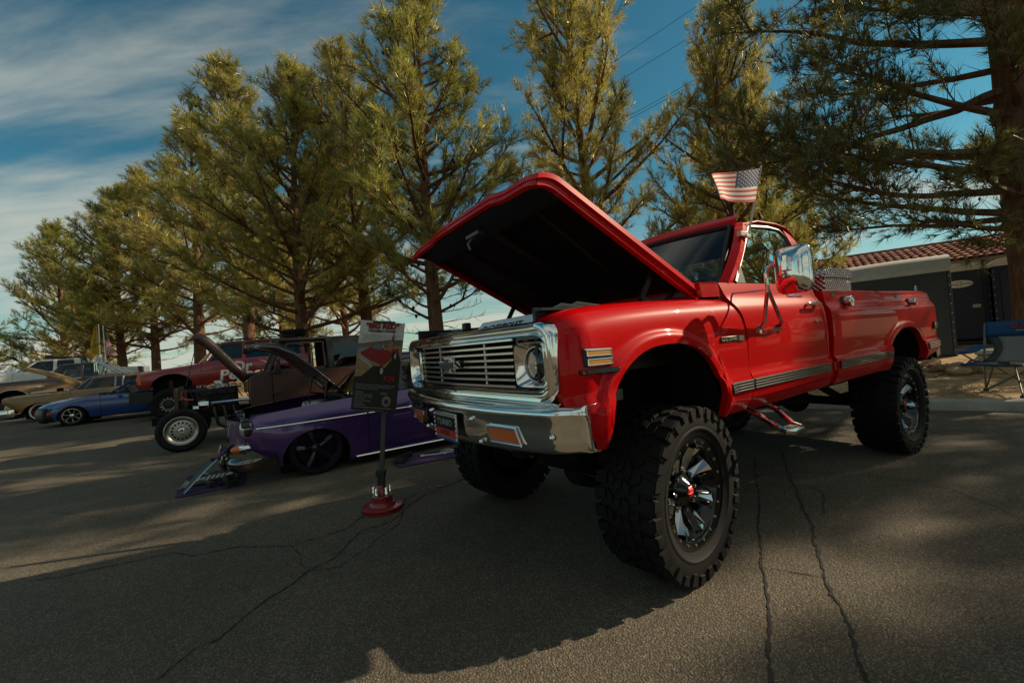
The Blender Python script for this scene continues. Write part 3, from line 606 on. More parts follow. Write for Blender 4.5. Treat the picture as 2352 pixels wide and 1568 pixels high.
# side marker lamps, badges, handles
for sg in (1, -1):
    um = lambda v, w: U_f(v, w)
    g = MB(); rr = [(-.672, 1.140), (-.516, 1.137), (-.516, 1.213), (-.672, 1.219)]
    rot = lambda v, w, d: Vector((sg*(um(v, w)+d), v, w))
    g.hexa([rot(v, w, -.01) for v, w in rr]+[rot(v, w, .016) for v, w in rr]); mk = g.build('side_marker', BLACK, TR, smooth=0, bevel=.006)
    for z0 in (1.146, 1.185):
        g = MB(); q = [(-.662, z0), (-.526, z0-.002), (-.526, z0+.022), (-.662, z0+.024)]; g.hexa([rot(v, w, .012) for v, w in q]+[rot(v, w, .019) for v, w in q]); g.build('marker_lens', AMBERY, mk, smooth=0)
        g = MB(); pts = [rot(v, w, .018) for v, w in q]; g.tube(pts+[pts[0]], .0035, 5, cap=False); g.build('marker_rim', CHROME, mk)
    if sg < 0: continue
    g = MB(); q = [(-.693, 1.108), (-.499, 1.106), (-.499, 1.128), (-.693, 1.131)]; g.hexa([rot(v, w, -.004) for v, w in q]+[rot(v, w, .012) for v, w in q]); bd_ = g.build('engine_badge', GLOSSBLK, TR, smooth=0, bevel=.003)
    text('lettering', 'ALLISON', .014, CHROME, bd_, SIDE((um(-.6, 1.118)+.0128, -.637, 1.119)), .001, 0); text('lettering', 'DURAMAX', .014, ALU, bd_, SIDE((um(-.6, 1.118)+.0128, -.552, 1.1175)), .001, 0, sx=1.2)
    g = MB(); g.lathe([(.008, .0062), (.006, .008), (.004, .0075)], 12, (um(-.68, 1.119)+.006, -.681, 1.1195)); g.build('badge_ring', mat('plate_red'), bd_)
    g = MB(); g.box((um(.44, 1.198)+.003, .443, 1.198), (.008, .225, .030)); bg_ = g.build('model_badge', mat('badge_dark', (.06, .06, .055), .35, metal=.6), TR, bevel=.003)
    text('lettering', 'CHEYENNE', .031, CHROME, bg_, SIDE((um(.44, 1.198)+.0075, .406, 1.198)), .0015, .0005, sx=.95); text('lettering', '20', .030, CHROME, bg_, SIDE((um(.44, 1.198)+.0075, .526, 1.198)), .0015, .0005, sx=1.2)
    g = MB(); g.box((um(.44, 1.198)+.0055, .528, 1.198), (.006, .052, .031)); g.build('badge_block', mat('badge_grey', (.35, .35, .33), .35, metal=1), bg_)
    text('script', 'Custom Camper', .034, CHROME, TR, SIDE((U_d(1.4, 1.452)+.008, 1.36, 1.452), (-.42, 0, 1)), .0015, .0006, .35, sx=.95)
    # door handle and lock
    g = MB(); u = U_d(1.4, 1.375); g.tube([(u, 1.405, 1.378), (u+.035, 1.41, 1.378)], .012, 8); g.rings([[(u+.03+du, v, w) for du, w in ((0, 1.368), (.014, 1.372), (.014, 1.388), (0, 1.392))] for v in (1.36, 1.44, 1.55)], True, True); g.lathe([(.016, 0), (.016, .03), (.012, .034), (0, .034)], 12, (u, 1.545, 1.382)); g.build('door_handle', CHROME, TR, bevel=.003)
    g = MB(); g.lathe([(.014, 0), (.013, .008), (0, .010)], 14, (U_d(1.5, 1.27), 1.495, 1.262)); g.build('door_lock', CHROME, TR)
    for v, w, rr_ in ((2.06, 1.392, .042), (3.50, 1.372, .036)):
        u = U_b(v, w); g = MB(); g.lathe([(rr_*1.25, -.005), (rr_*1.2, .01), (rr_*.9, .012), (rr_*.8, -.01)], 20, (u, v, w-.006)); fc = g.build('fuel_filler', BLACK, TR)
        g = MB(); g.lathe([(rr_*.75, .0), (rr_*.78, .03), (rr_, .032), (rr_, .055), (rr_*.85, .060), (rr_*.3, .058), (0, .062)], 20, (u, v, w)); g.build('filler_cap', CHROME, fc)
    for v, w in ((1.90, 1.452), (3.22, 1.43)):
        g = MB(); u = U_b(v, w); g.box((u+.002, v, w), (.004, .045, .028)); g.build('green_sticker', mat('sticker_green', (.02, .17, .08), .5, var=.5, vscale=120), TR)
    g = MB(); q = [(4.065, 1.09), (4.145, 1.095), (4.145, 1.165), (4.065, 1.165)]; rb = lambda v, w, d: Vector((U_b(v, w)+d, v, w))
    g.hexa([rb(v, w, -.01) for v, w in q]+[rb(v, w, .014) for v, w in q]); rm = g.build('rear_side_marker', GLOSSBLK, TR, smooth=0)
    for z0 in (1.098, 1.132):
        pts = [rb(v, w, .015) for v, w in ((4.072, z0), (4.138, z0+.002), (4.138, z0+.026), (4.072, z0+.026))]; g = MB(); g.tube(pts+[pts[0]], .003, 5, cap=False); g.build('marker_rim', CHROME, rm)
    # tow mirror
    mr = empty('tow_mirror', (0, 0, 0), 0, TR)
    g = MB(); tp = Vector((1.085, .64, 1.462))
    for b in ((.975, .735, 1.242), (.975, .972, 1.244)):
        b = Vector(b); g.tube([b, b+(tp-b)*.14+Vector((.02, 0, 0)), tp], [.013, .011, .011], 8); g.box(b+Vector((0, 0, -.004)), (.012, .026, .05))
    g.build('mirror_bracket', CHROME, mr)
    g = MB(); g.tube([tp+Vector((0, 0, -.02)), tp+Vector((0, 0, .05)), tp+Vector((0, 0, .085)), tp+Vector((.012, .0, .115)), tp+Vector((.04, .0, .13)), tp+Vector((.145, -.01, .135))], .0115, 10); g.tube([tp+Vector((0, 0, -.005)), (.89, .60, 1.462)], .006, 6); g.box((.885, .60, 1.462), (.012, .03, .05)); g.build('mirror_arm', CHROME, mr)
    g = MB(); n = 44; c = Vector((1.222, .62, 1.545)); mx_ = Matrix.Rotation(R(-8), 3, 'Z')
    def sr(hx, hz, y, e=.38): return [c+mx_ @ Vector((hx*math.copysign(abs(math.cos(a))**e, math.cos(a)), y, hz*math.copysign(abs(math.sin(a))**e, math.sin(a)))) for a in [2*math.pi*k/n for k in range(n)]]
    g.rings([sr(.088, .118, .035), sr(.097, .127, .032), sr(.099, .129, .02), sr(.096, .126, .010), sr(.088, .118, .006, .42), sr(.080, .108, -.012, .46), sr(.060, .084, -.026, .55), sr(.03, .045, -.033, .8), sr(.004, .006, -.034, 1)], True, True); g.build('mirror_shell', CHROME, mr, smooth=45)
    g = MB(); g.rings([sr(.086, .116, .036), sr(.001, .001, .0365)], True); g.build('mirror_glass', mat('mirror_silver', (.9, .9, .9), .01, metal=1), mr)
    g = MB(); g.box(c+Vector((-.004, -.045, .02)), (.032, .035, .055)); g.lathe([(.014, -.02), (.014, .02)], 10, tuple(c+Vector((-.004, -.05, .055))), 'z', True); g.tube([c+Vector((-.02, -.045, -.03)), c+Vector((-.02, -.045, .0))], .008, 6); g.build('mirror_clamp', CHROME, mr, bevel=.004)
    # chrome drop step
    st = empty('side_step', (0, 0, 0), 0, TR)
    g = MB(); g.tube([(.93, .605, .775), (1.0, .60, .742), (1.13, .555, .69), (1.165, .55, .682), (1.185, .575, .68), (1.19, .66, .682), (1.175, .685, .684), (1.13, .70, .692), (1.0, .81, .745), (.93, .815, .778)], .017, 10); g.build('step_tube', CHROME, st)
    g = MB(); g.box((1.155, .625, .693), (.05, .085, .008)); g.build('step_pad', mat('tread_pad', (.06, .06, .055), .6, bump=1, bscale=400), st)
    g = MB(); g.lathe([(0, .002), (.013, .002), (.013, 0)], 16, (1.155, .62, .6975), 'z'); g.build('step_badge', mat('badge_gold', (.45, .38, .22), .35, metal=.5), st)
for v in (4.0,):
    g = MB(); g.tube([(.885, v-.03, 1.478), (.885, v-.02, 1.525), (.885, v, 1.54), (.885, v+.02, 1.525), (.885, v+.03, 1.478)], .007, 6); g.build('tie_down_hook', CHROME, TR)
# chassis
g = MB()
for sg in (1, -1): g.box((sg*.42, 1.8, .74), (.08, 5.0, .14))
for v in (-.55, .9, 2.2, 3.9): g.box((0, v, .74), (.8, .1, .1))
g.build('frame_rail', PITCH, TR)
for v in (0, 3.226):
    g = MB(); g.tube([(-.82, v, .436), (.82, v, .436)], .045, 10); g.lathe([(0, -.16), (.1, -.13), (.15, 0), (.1, .13), (0, .16)], 16, (.18 if v == 0 else 0, v, .436), 'y')
    for sg in (1, -1):
        g.tube([(sg*.5, v-.6, .66), (sg*.5, v-.2, .5), (sg*.5, v+.2, .5), (sg*.5, v+.6, .66)], .035, 6)
        g.tube([(sg*.58, v-.12, .45), (sg*.62, v-.2, 1.0)], .035, 8)
    g.build('axle', PITCH, TR)
g = MB(); g.tube([(-.7, -.16, .46), (.72, -.16, .46)], .02, 8); g.tube([(.62, -.3, .9), (.62, -.3, .96)], .035, 10); g.tube([(.66, -.18, .92), (.66, -.18, .98)], .035, 10); g.build('steering_linkage', mat('dull_metal', (.16, .15, .14), .5, metal=.7), TR)
g = MB(); g.tube([(.25, -.2, .62), (.25, 1.2, .62), (.3, 2.9, .5)], .04, 8); g.box((0, 1.1, .66), (.5, .7, .2)); g.tube([(.6, .6, .7), (.6, 2.2, .72), (.7, 2.6, .75)], .05, 8); g.build('drivetrain', PITCH, TR)
# wheels: mud-terrain tyre, black rim with chrome claws and bolts
TYR, RIMR = .436, .274
def make_truck_wheel():
    wl = empty('wheel', (0, 0, 0), 0, TR)
    g = MB(); W2 = .155
    g.lathe([(RIMR-.01, -.11), (RIMR+.01, -.125), (.32, -W2), (.37, -W2-.006), (.40, -W2), (.418, -W2+.02), (.424, -.08), (.425, 0), (.424, .08), (.418, W2-.02), (.40, W2), (.37, W2+.006), (.335, W2+.002), (.332, W2+.004), (.322, W2+.004), (.318, W2), (.285, W2-.012), (RIMR+.008, .125), (RIMR-.006, .112)], 64)
    N = 32
    def blk(a0, a1, x0, x1, r0, r1, sk=0):
        P = lambda a, x, r: (x, r*math.cos(a), r*math.sin(a))
        g.hexa([P(a0, x0, r0), P(a1, x0, r0), P(a1+sk, x1, r0), P(a0+sk, x1, r0), P(a0+.006, x0+.002, r1), P(a1-.006, x0+.002, r1), P(a1+sk-.006, x1-.002, r1), P(a0+sk+.006, x1-.002, r1)])
    d = 2*math.pi/N
    for k in range(N):
        a = k*d; big = k % 2
        for sg in (1, -1):
            blk(a+d*.06, a+d*(.80 if big else .66), sg*.098 if sg > 0 else -.163, sg*.163 if sg > 0 else -.098, .405, TYR, .02*sg)
            P = lambda a, x, r: (sg*x, r*math.cos(a), r*math.sin(a)); r_in = .372 if big else .388
            g.hexa([P(a+d*.1, .150, r_in), P(a+d*.72, .150, r_in), P(a+d*.78, .150, .43), P(a+d*.06, .150, .43), P(a+d*.16, .170, r_in+.004), P(a+d*.62, .170, r_in+.004), P(a+d*.70, .168, .43), P(a+d*.1, .168, .43)])
        blk(a+d*.10, a+d*.62, .044, .088, .41, TYR+.001, -.05); blk(a+d*.30, a+d*.85, -.004, .036, .41, TYR+.001, .05); blk(a+d*.55, a+d*1.08, -.05, -.012, .41, TYR+.001, -.05); blk(a+d*.0, a+d*.5, -.09, -.056, .41, TYR+.001, .05)
        if k % 2 == 0: blk(a+d*.2, a+d*.9, .012, .030, .41, TYR, .09)
    g.build('tyre', RUBBER, wl, smooth=32)
    g = MB(); g.lathe([(RIMR+.004, .10), (RIMR+.012, .128), (RIMR+.006, .136), (RIMR-.006, .134), (RIMR-.03, .124), (RIMR-.034, .110), (.222, .09), (.215, .0), (.21, -.06), (.10, -.07), (.0, -.07)], 64); g.build('rim', GLOSSBLK, wl, smooth=40)
    g = MB()
    for k in range(20):
        a = 2*math.pi*k/20; g.lathe([(.0072, .126), (.0072, .134), (.0035, .1345), (.003, .131), (0, .131)], 8, (0, (RIMR-.018)*math.cos(a), (RIMR-.018)*math.sin(a)))
    g.build('rim_bolts', ALU, wl, smooth=30)
    NS = 8
    for k in range(NS):
        a = 2*math.pi*k/NS+.2
        def Q(r, t, x): return (x, r*math.cos(a+t), r*math.sin(a+t))
        g = MB()   # black web
        g.hexa([Q(.06, -.30, .02), Q(.06, .30, .02), Q(.218, .13, .035), Q(.218, -.13, .035), Q(.06, -.28, .055), Q(.06, .28, .055), Q(.218, .09, .075), Q(.218, -.09, .075)])
        sp_ = g.build('spoke', GLOSSBLK, wl, smooth=20)
        g = MB()   # chrome claw faces
        for s_ in (1, -1):
            g.hexa([Q(.092, s_*.06, .04), Q(.10, s_*.34, .035), Q(.222, s_*.25, .06), Q(.222, s_*.09, .07), Q(.100, s_*.10, .070), Q(.112, s_*.27, .050), Q(.222, s_*.21, .092), Q(.212, s_*.10, .116)])
        g.build('spoke_face', mat('black_chrome', (.42, .42, .43), .06, metal=1), sp_, smooth=15); g = MB()
        g.hexa([Q(.155, -.075, .06), Q(.155, .075, .06), Q(.224, .085, .07), Q(.224, -.085, .07), Q(.165, -.05, .076), Q(.165, .05, .070), Q(.222, .07, .108), Q(.222, -.07, .120)])
        g.build('spoke_tip', CHROME, sp_, smooth=15)
    g = MB(); g.lathe([(.085, .02), (.082, .06), (.06, .075), (.042, .10), (.036, .104), (.034, .098), (0, .098)], 28); g.build('hub', GLOSSBLK, wl, smooth=35)
    for k in range(8):
        a = 2*math.pi*(k+.5)/8+.2; g = MB(); g.lathe([(.009, .05), (.009, .082), (0, .085)], 6, (0, .098*math.cos(a), .098*math.sin(a))); g.build('lug_nut', CHROME, wl)
    g = MB(); g.lathe([(.031, .098), (.031, .106), (.026, .110), (0, .110)], 6); g.box((.112, .004, .008), (.004, .03, .008)); g.box((.112, -.004, -.008), (.004, .03, .008)); g.build('center_cap', mat('cap_red', (.55, .02, .015), .25, metal=.6, coat=1), wl, smooth=20)
    g = MB(); g.lathe([(.0, -.0), (.17, -.0), (.17, -.02), (0, -.02)], 40, (-.0, 0, 0)); g.build('brake_disc', mat('dull_metal'), wl)
    return wl
W0 = make_truck_wheel(); UW = .992-.165
W0.location = (UW, 0, TYR); W0.rotation_euler = (R(10), 0, R(7.2))
for (x, y, rz, rx) in ((UW, 3.226, 0, 25), (-UW, 0, 187.2, 40), (-UW, 3.226, 180, 70)):
    w = copy_tree(W0, TR, (x, y, TYR)); w.rotation_euler = (R(rx), 0, R(rz))
# ================================================================ pines
def needle_mat(name, c1, c2):
    m = bpy.data.materials.new(name); m.use_nodes = True; nt = m.node_tree; nt.nodes.clear(); L = nt.links.new
    o = nt.nodes.new('ShaderNodeOutputMaterial'); d = nt.nodes.new('ShaderNodeBsdfDiffuse'); t = nt.nodes.new('ShaderNodeBsdfTranslucent'); mx = nt.nodes.new('ShaderNodeMixShader'); mx.inputs[0].default_value = .55
    gl = nt.nodes.new('ShaderNodeBsdfGlossy'); gl.inputs['Roughness'].default_value = .38; gl.inputs[0].default_value = (.75, .72, .5, 1); m2 = nt.nodes.new('ShaderNodeMixShader'); m2.inputs[0].default_value = .10
    tc = nt.nodes.new('ShaderNodeTexCoord'); n = nt.nodes.new('ShaderNodeTexNoise'); n.inputs['Scale'].default_value = 1.6; n.inputs['Detail'].default_value = 5; L(tc.outputs['Object'], n.inputs['Vector'])
    cr = nt.nodes.new('ShaderNodeValToRGB'); e = cr.color_ramp.elements; e[0].position = .32; e[0].color = (*c1, 1); e[1].position = .68; e[1].color = (*c2, 1); L(n.outputs[0], cr.inputs[0])
    oi = nt.nodes.new('ShaderNodeObjectInfo'); hs = nt.nodes.new('ShaderNodeHueSaturation'); L(cr.outputs[0], hs.inputs['Color'])
    a = nt.nodes.new('ShaderNodeMapRange'); L(oi.outputs['Random'], a.inputs[0]); a.inputs[3].default_value = .482; a.inputs[4].default_value = .512; L(a.outputs[0], hs.inputs['Hue'])
    a2 = nt.nodes.new('ShaderNodeMapRange'); L(oi.outputs['Random'], a2.inputs[0]); a2.inputs[3].default_value = 1.25; a2.inputs[4].default_value = .95; L(a2.outputs[0], hs.inputs['Value'])
    for s in (d, t): L(hs.outputs[0], s.inputs[0])
    L(d.outputs[0], mx.inputs[1]); L(t.outputs[0], mx.inputs[2]); L(mx.outputs[0], m2.inputs[1]); L(gl.outputs[0], m2.inputs[2]); L(m2.outputs[0], o.inputs[0]); return m
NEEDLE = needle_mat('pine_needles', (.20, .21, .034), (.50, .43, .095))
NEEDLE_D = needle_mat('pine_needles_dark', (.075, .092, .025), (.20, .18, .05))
DRY = needle_mat('dry_needles', (.12, .055, .02), (.20, .10, .035))
BARK = mat('pine_bark', (.14, .075, .045), .95, var=.5, vscale=14, bump=1, bscale=30, spec=.2, aniso=(1, 1, .3))
CONE = mat('pine_cone', (.025, .016, .010), .9)
def npmesh(name, V, F, m, smooth=False):
    me = bpy.data.meshes.new(name); V = np.asarray(V, np.float32).reshape(-1, 3); F = np.asarray(F, np.int32)
    me.vertices.add(len(V)); me.vertices.foreach_set('co', V.ravel()); k = F.shape[1]
    me.loops.add(F.size); me.loops.foreach_set('vertex_index', F.ravel()); me.polygons.add(len(F))
    me.polygons.foreach_set('loop_start', np.arange(0, F.size, k, dtype=np.int32)); me.polygons.foreach_set('loop_total', np.full(len(F), k, np.int32))
    for x in (m if isinstance(m, list) else [m]): me.materials.append(x)
    me.update(calc_edges=True)
    if smooth: me.shade_smooth()
    return me
def unit(v): return v/np.maximum(1e-9, np.linalg.norm(v, axis=-1, keepdims=True))
def needles(P, D, rng, per=9, ln=.20, wd=.013, spread=.75):
    n = len(P); P = np.repeat(P, per, 0); D = np.repeat(D, per, 0)
    d = unit(D+rng.normal(0, spread, P.shape)*.62); l = (ln*rng.uniform(.6, 1.15, (len(P), 1)))
    s = unit(np.cross(d, rng.normal(0, 1, P.shape)))*wd*.5
    tip = P+d*l+np.array([0, 0, -.012]); V = np.stack([P-s, P+s, tip], 1).reshape(-1, 3)
    return V, np.arange(len(V)).reshape(-1, 3)
class Tree:
    def __init__(s, seed): s.rng = np.random.default_rng(seed); s.wood = MB(); s.P = []; s.D = []; s.C = []; s.dry = []; s.dryD = []
    def twigs(s, path, L, start, dens, tw, bare=False):
        """side shoots with needle tufts along a limb path (list of Vector)"""
        rng = s.rng; n = max(4, int(L*dens))
        for i in range(n):
            f = start+(1-start)*((i+rng.uniform(0, 1))/n)**.85; x = f*(len(path)-1); k = min(int(x), len(path)-2); p = path[k].lerp(path[k+1], x-k); t = (path[k+1]-path[k]).normalized()
            r = Vector(rng.normal(0, 1, 3)); side = (r-t*r.dot(t)).normalized()
            d = (t*rng.uniform(.35, 1.0)+side*rng.uniform(.4, 1.0)+Vector((0, 0, rng.uniform(.0, .55)))).normalized(); l = tw*rng.uniform(.5, 1.25)*(1.15-.45*f)
            q = p+d*l+Vector((0, 0, .10*l)); s.wood.tube([p, p.lerp(q, .55)+Vector((0, 0, -.03*l)), q], [.0075, .005, .003], 3, False)
            if bare: continue
            m = max(3, int(l/.075)); dd = np.array(d)
            for j in range(m):
                g = (.25+.75*(j+1)/m); pos = np.array(p.lerp(q, g)); s.P.append(pos+rng.normal(0, .02, 3)); s.D.append(dd*.9+rng.normal(0, .25, 3)+np.array([0, 0, .35]))
            if rng.random() < .5:
                pos = np.array(p.lerp(q, .6)); nd = unit(dd+rng.normal(0, .6, 3)); 
                for j in range(3): s.P.append(pos+nd*(.06+.06*j)); s.D.append(nd+np.array([0, 0, .3]))
            if rng.random() < .05: s.dry.append(np.array(p.lerp(q, .3))); s.dryD.append(dd)
    def limb(s, p0, d0, L, r0, rise, wander=.10, n=7):
        rng = s.rng; d = Vector(d0).normalized(); pts = [Vector(p0)]
        for i in range(n):
            d = (d+Vector((0, 0, rise/n))+Vector(rng.normal(0, wander, 3))*.5).normalized(); pts.append(pts[-1]+d*(L/n))
        s.wood.tube(pts, [max(.006, r0*(1-i/n)**.8) for i in range(n+1)], 5, False); return pts
    def cones(s, path, k):
        for i in range(k):
            x = s.rng.uniform(.15, .95)*(len(path)-1); j = int(x); p = path[j].lerp(path[min(j+1, len(path)-1)], x-j)
            for q in range(s.rng.integers(1, 4)): s.C.append(np.array(p)+s.rng.normal(0, .06, 3)+np.array([0, 0, -.03]))
    def finish(s, name, nm, per, ln, wd):
        V, F = needles(np.array(s.P), np.array(s.D), s.rng, per, ln, wd); crown = npmesh('crown', V, F, nm)
        dry = None
        if len(s.dry) > 3:
            V, F = needles(np.repeat(np.array(s.dry), 4, 0)+s.rng.normal(0, .05, (len(s.dry)*4, 3)), np.repeat(np.array(s.dryD), 4, 0)+np.array([0, 0, -.5]), s.rng, 7, ln, wd); dry = npmesh('dry_needles', V, F, DRY)
        cm = None
        if s.C:
            u = [(0, 0, .05), (.03, 0, .005), (0, .03, .005), (-.03, 0, .005), (0, -.03, .005), (0, 0, -.045)]; C = np.array(s.C); U = np.array(u); sc_ = s.rng.uniform(.9, 1.5, (len(C), 1, 1))
            V = (C[:, None, :]+U[None]*sc_).reshape(-1, 3); f = np.array([(0, 1, 2), (0, 2, 3), (0, 3, 4), (0, 4, 1), (5, 2, 1), (5, 3, 2), (5, 4, 3), (5, 1, 4)]); F = (np.arange(len(C))[:, None, None]*6+f[None]).reshape(-1, 3); cm = npmesh('cones', V, F, CONE)
        wood = s.wood.mesh('trunk', BARK, 60)
        return dict(trunk=wood, crown=crown, dry_needles=dry, cones=cm)
def pine(seed, H=11.5, spread=3.0, clear=.17, nl=82, lean=.25, dens=10, nm=None, fork=False, per=8, top=1.0):
    T = Tree(seed); rng = T.rng
    N = 14; tp = [Vector((lean*math.sin(2.2*i/N+seed)*i/N, lean*math.cos(1.7*i/N+seed*2)*i/N-lean*0, H*i/N)) for i in range(N+1)]
    rad = lambda h: max(.02, .215*(1-h/H)**.85); T.wood.tube([tp[0]+Vector((0, 0, -.3))]+tp, [.26]+[rad(p.z) for p in tp], 10, False)
    def trunk(h):
        x = h/H*N; k = min(int(x), N-1); return tp[k].lerp(tp[k+1], x-k)
    prof = spl([0, .1, .25, .45, .65, .85, 1], [.75, .95, 1.0, .92, .72, .42, .16])
    az = rng.uniform(0, 6.28)
    for i in range(nl):
        h = H*(clear+(.985-clear)*((i+rng.uniform(0, .9))/nl)**.92); az += 2.4+rng.normal(0, .35); f = h/H
        L = spread*prof(f)*rng.uniform(.62, 1.22); el = R(lerp(6, 50, f**.9)+rng.normal(0, 9)); d = (math.cos(az)*math.cos(el), math.sin(az)*math.cos(el), math.sin(el))
        pts = T.limb(trunk(h), d, L, .018+.017*L, lerp(.45, .55, f)); T.twigs(pts, L, .18 if f > .3 else .38, dens, .44)
        if rng.random() < .55:   # secondary limb
            b = pts[3]; dd = (pts[4]-pts[3]).normalized()+Vector(rng.normal(0, .5, 3)); p2 = T.limb(b, dd, L*.5, .012+.01*L, .5, n=5); T.twigs(p2, L*.5, .1, dens, .40)
        if rng.random() < .6: T.cones(pts, int(rng.integers(1, 5)))
    for k in range(3):      # leaders
        p = trunk(H*.955); pts = T.limb(p, (rng.normal(0, .35), rng.normal(0, .35), 1), H*.075, .015, .4, n=4); T.twigs(pts, 1.0, .0, 14, .28)
    for k in range(14):     # bare dead branches low down
        h = H*rng.uniform(.08, .3); a = rng.uniform(0, 6.28); pts = T.limb(trunk(h), (math.cos(a), math.sin(a), rng.uniform(-.15, .2)), rng.uniform(.7, 1.9), .016, .0, .25); T.twigs(pts, 1.4, .2, 7, .3, bare=True)
    return T.finish('pine', nm or NEEDLE, per, .26, .0122)
def plant(meshes, loc, rz, scale, label, group=None, name='pine_tree'):
    t = empty(name, loc, rz); t.scale = scale if isinstance(scale, tuple) else (scale,)*3; tag(t, label, 'tree', group)
    for k, me in meshes.items():
        if me is None: continue
        o = bpy.data.objects.new(k, me); COL.objects.link(o); o.parent = t
        if k != 'trunk': o['kind'] = 'stuff'
    return t
VA = pine(11); VB = pine(23, spread=3.2, lean=.4); VC = pine(37, spread=2.8, clear=.19, lean=.3, nl=70); VD = pine(52, H=9.5, spread=3.4, clear=.04, nl=84, dens=10)
G1 = 'pines in a row behind the parked cars'
plant(VA, (-2.1, 12.3, .15), .4, (1.12, 1.12, .99), 'tall open-crowned pine seen between the poster and the raised red hood', G1)
plant(VC, (-5.3, 16.0, .2), 2.1, (1.2, 1.2, 1.08), 'narrow pine directly behind the poster board', G1)
plant(VB, (-7.2, 14.9, .2), 1.2, (1.12, 1.12, .95), 'pine with a sunlit reddish trunk above the dark hardtop roof', G1)
plant(VA, (-12.0, 19.6, .2), 3.3, (1.36, 1.36, 1.27), 'pine rising behind the raised brown hood', G1)
plant(VC, (-17.6, 24.2, .2), 5.0, (1.6, 1.6, 1.29), 'pine whose trunk stands just beyond the lettered red wagon front', G1)
plant(VB, (-22.6, 27.2, .2), 4.4, (1.3, 1.3, 1.19), 'pine rising right beside the flag poles on the tan truck', G1)
plant(VA, (-25.0, 27.6, .2), .9, (1.35, 1.35, 1.12), 'pine at the far end of the row, next to the pale pickup bed', G1)
plant(VD, (-15.5, 29.0, .2), 2.0, 1.1, 'bushy pine in the second row behind the gap left of the brown hood')
plant(VB, (-9.3, 24.5, .2), .1, 1.05, 'pine in the second row glimpsed between two trunks above the hardtop')
plant(VC, (3.3, 15.6, .2), 1.6, (1.35, 1.35, 1.36), 'tallest pine rising behind the raised red hood with a bare pale trunk stretch')
plant(VD, (7.2, 13.4, .2), 3.9, (.86, .86, 1.16), 'rounded pine full of cones behind the truck cab and small flag')
plant(VA, (10.4, 19.5, .2), 4.5, (1.1, 1.1, .98), 'distant pine mostly hidden behind the rounded pine near the cab')
plant(VD, (-44.5, 35.0, .2), .3, 1.1, 'broad low pine at the far left edge of the lot', 'low pines at the far end of the lot')
plant(VD, (-36.5, 35.0, .2), 2.6, 1.4, 'low pine behind the white crew cab roof', 'low pines at the far end of the lot')
plant(VD, (-32.5, 33.0, .2), 4.6, .95, 'low bright green pine just left of the yellow flag', 'low pines at the far end of the lot')
plant(VD, (9.9, 16.4, .2), 1.1, (.8, .8, .85), 'low pine seen through the truck side window')
# big dark pine at the right, with long limbs reaching over the truck
def big_pine():
    T = Tree(91); rng = T.rng; H = 13.5; B = Vector((0, 0, 0))
    tp = [Vector((-.05*i*.3+.05*math.sin(i*1.3), .04*math.cos(i*.9), H*i/14)) for i in range(15)]
    T.wood.tube([Vector((0, 0, -.3))]+tp, [.48, .40, .36, .35, .34, .33, .31, .29, .27, .25, .22, .18, .14, .10, .06, .03], 14, False)
    trunk = lambda h: tp[min(13, int(h/H*14))].lerp(tp[min(13, int(h/H*14))+1], h/H*14-min(13, int(h/H*14)))
    # limbs: height, azimuth (deg, 180 = towards the truck), length, start elevation, rise
    LM = [(2.55, 192, 3.6, 4, .0), (2.9, 165, 4.4, 10, .05), (3.35, 186, 4.9, -4, .35), (3.7, 172, 4.6, 8, .1), (4.3, 180, 5.3, -12, .5), (4.7, 195, 4.4, 14, .2), (5.4, 176, 5.6, -16, .55), (5.6, 205, 3.8, 20, .2), (6.3, 188, 5.4, 4, .25), (6.9, 168, 5.0, 20, .2), (7.6, 182, 5.0, 14, .3), (8.3, 200, 4.2, 25, .3), (9.0, 170, 4.0, 30, .3),
          (3.2, 215, 3.2, 6, .2), (4.9, 225, 3.4, 10, .25), (6.0, 240, 3.0, 15, .3), (7.2, 222, 3.4, 20, .3), (2.8, 140, 3.4, 6, .2), (4.1, 130, 3.4, 10, .3), (5.8, 145, 3.8, 10, .3), (7.0, 140, 3.6, 20, .3), (8.4, 150, 3.4, 25, .3),
          (3.0, 20, 3.4, 8, .2), (3.9, 60, 3.2, 10, .2), (4.6, -20, 3.6, 8, .3), (5.2, 95, 3.2, 15, .3), (5.9, 10, 3.6, 15, .3), (6.6, -50, 3.4, 15, .3), (7.4, 50, 3.4, 20, .3), (8.0, 100, 3.0, 25, .3), (8.6, -10, 3.2, 25, .3), (9.4, 200, 3.2, 30, .3), (9.8, 60, 2.8, 35, .3), (10.3, 150, 2.8, 40, .3), (10.9, 270, 2.4, 45, .3), (11.4, 30, 2.2, 50, .3), (11.9, 170, 1.8, 50, .3), (12.5, 280, 1.5, 55, .3), (13.0, 100, 1.0, 60, .3), (4.4, 280, 3.0, 10, .2), (6.8, 300, 3.0, 20, .2), (8.9, 320, 2.8, 30, .2)]
    for h, a, L, el, rise in LM:
        a = R(a+rng.normal(0, 4)); e = R(el); pts = T.limb(trunk(h), (math.cos(a)*math.cos(e), math.sin(a)*math.cos(e), math.sin(e)), L, .035+.011*L, rise, .12, 10)
        T.twigs(pts, L, .45, 7, .50)
        T.twigs(pts[:6], L*.5, .1, 5, .4, bare=True)
        for k in range(int(L*1.6)):
            i = int(rng.integers(3, 10)); dd = (pts[i]-pts[i-1]).normalized(); r = Vector(rng.normal(0, 1, 3)); r = (r-dd*r.dot(dd)).normalized(); p2 = T.limb(pts[i], dd*.7+r*.8+Vector((0, 0, .15)), L*rng.uniform(.16, .34), .016, .3, .15, 5); T.twigs(p2, L*.26, .12, 10, .44)
        T.cones(pts, int(rng.integers(0, 4)))
    return T.finish('big', NEEDLE_D, 8, .25, .0125)
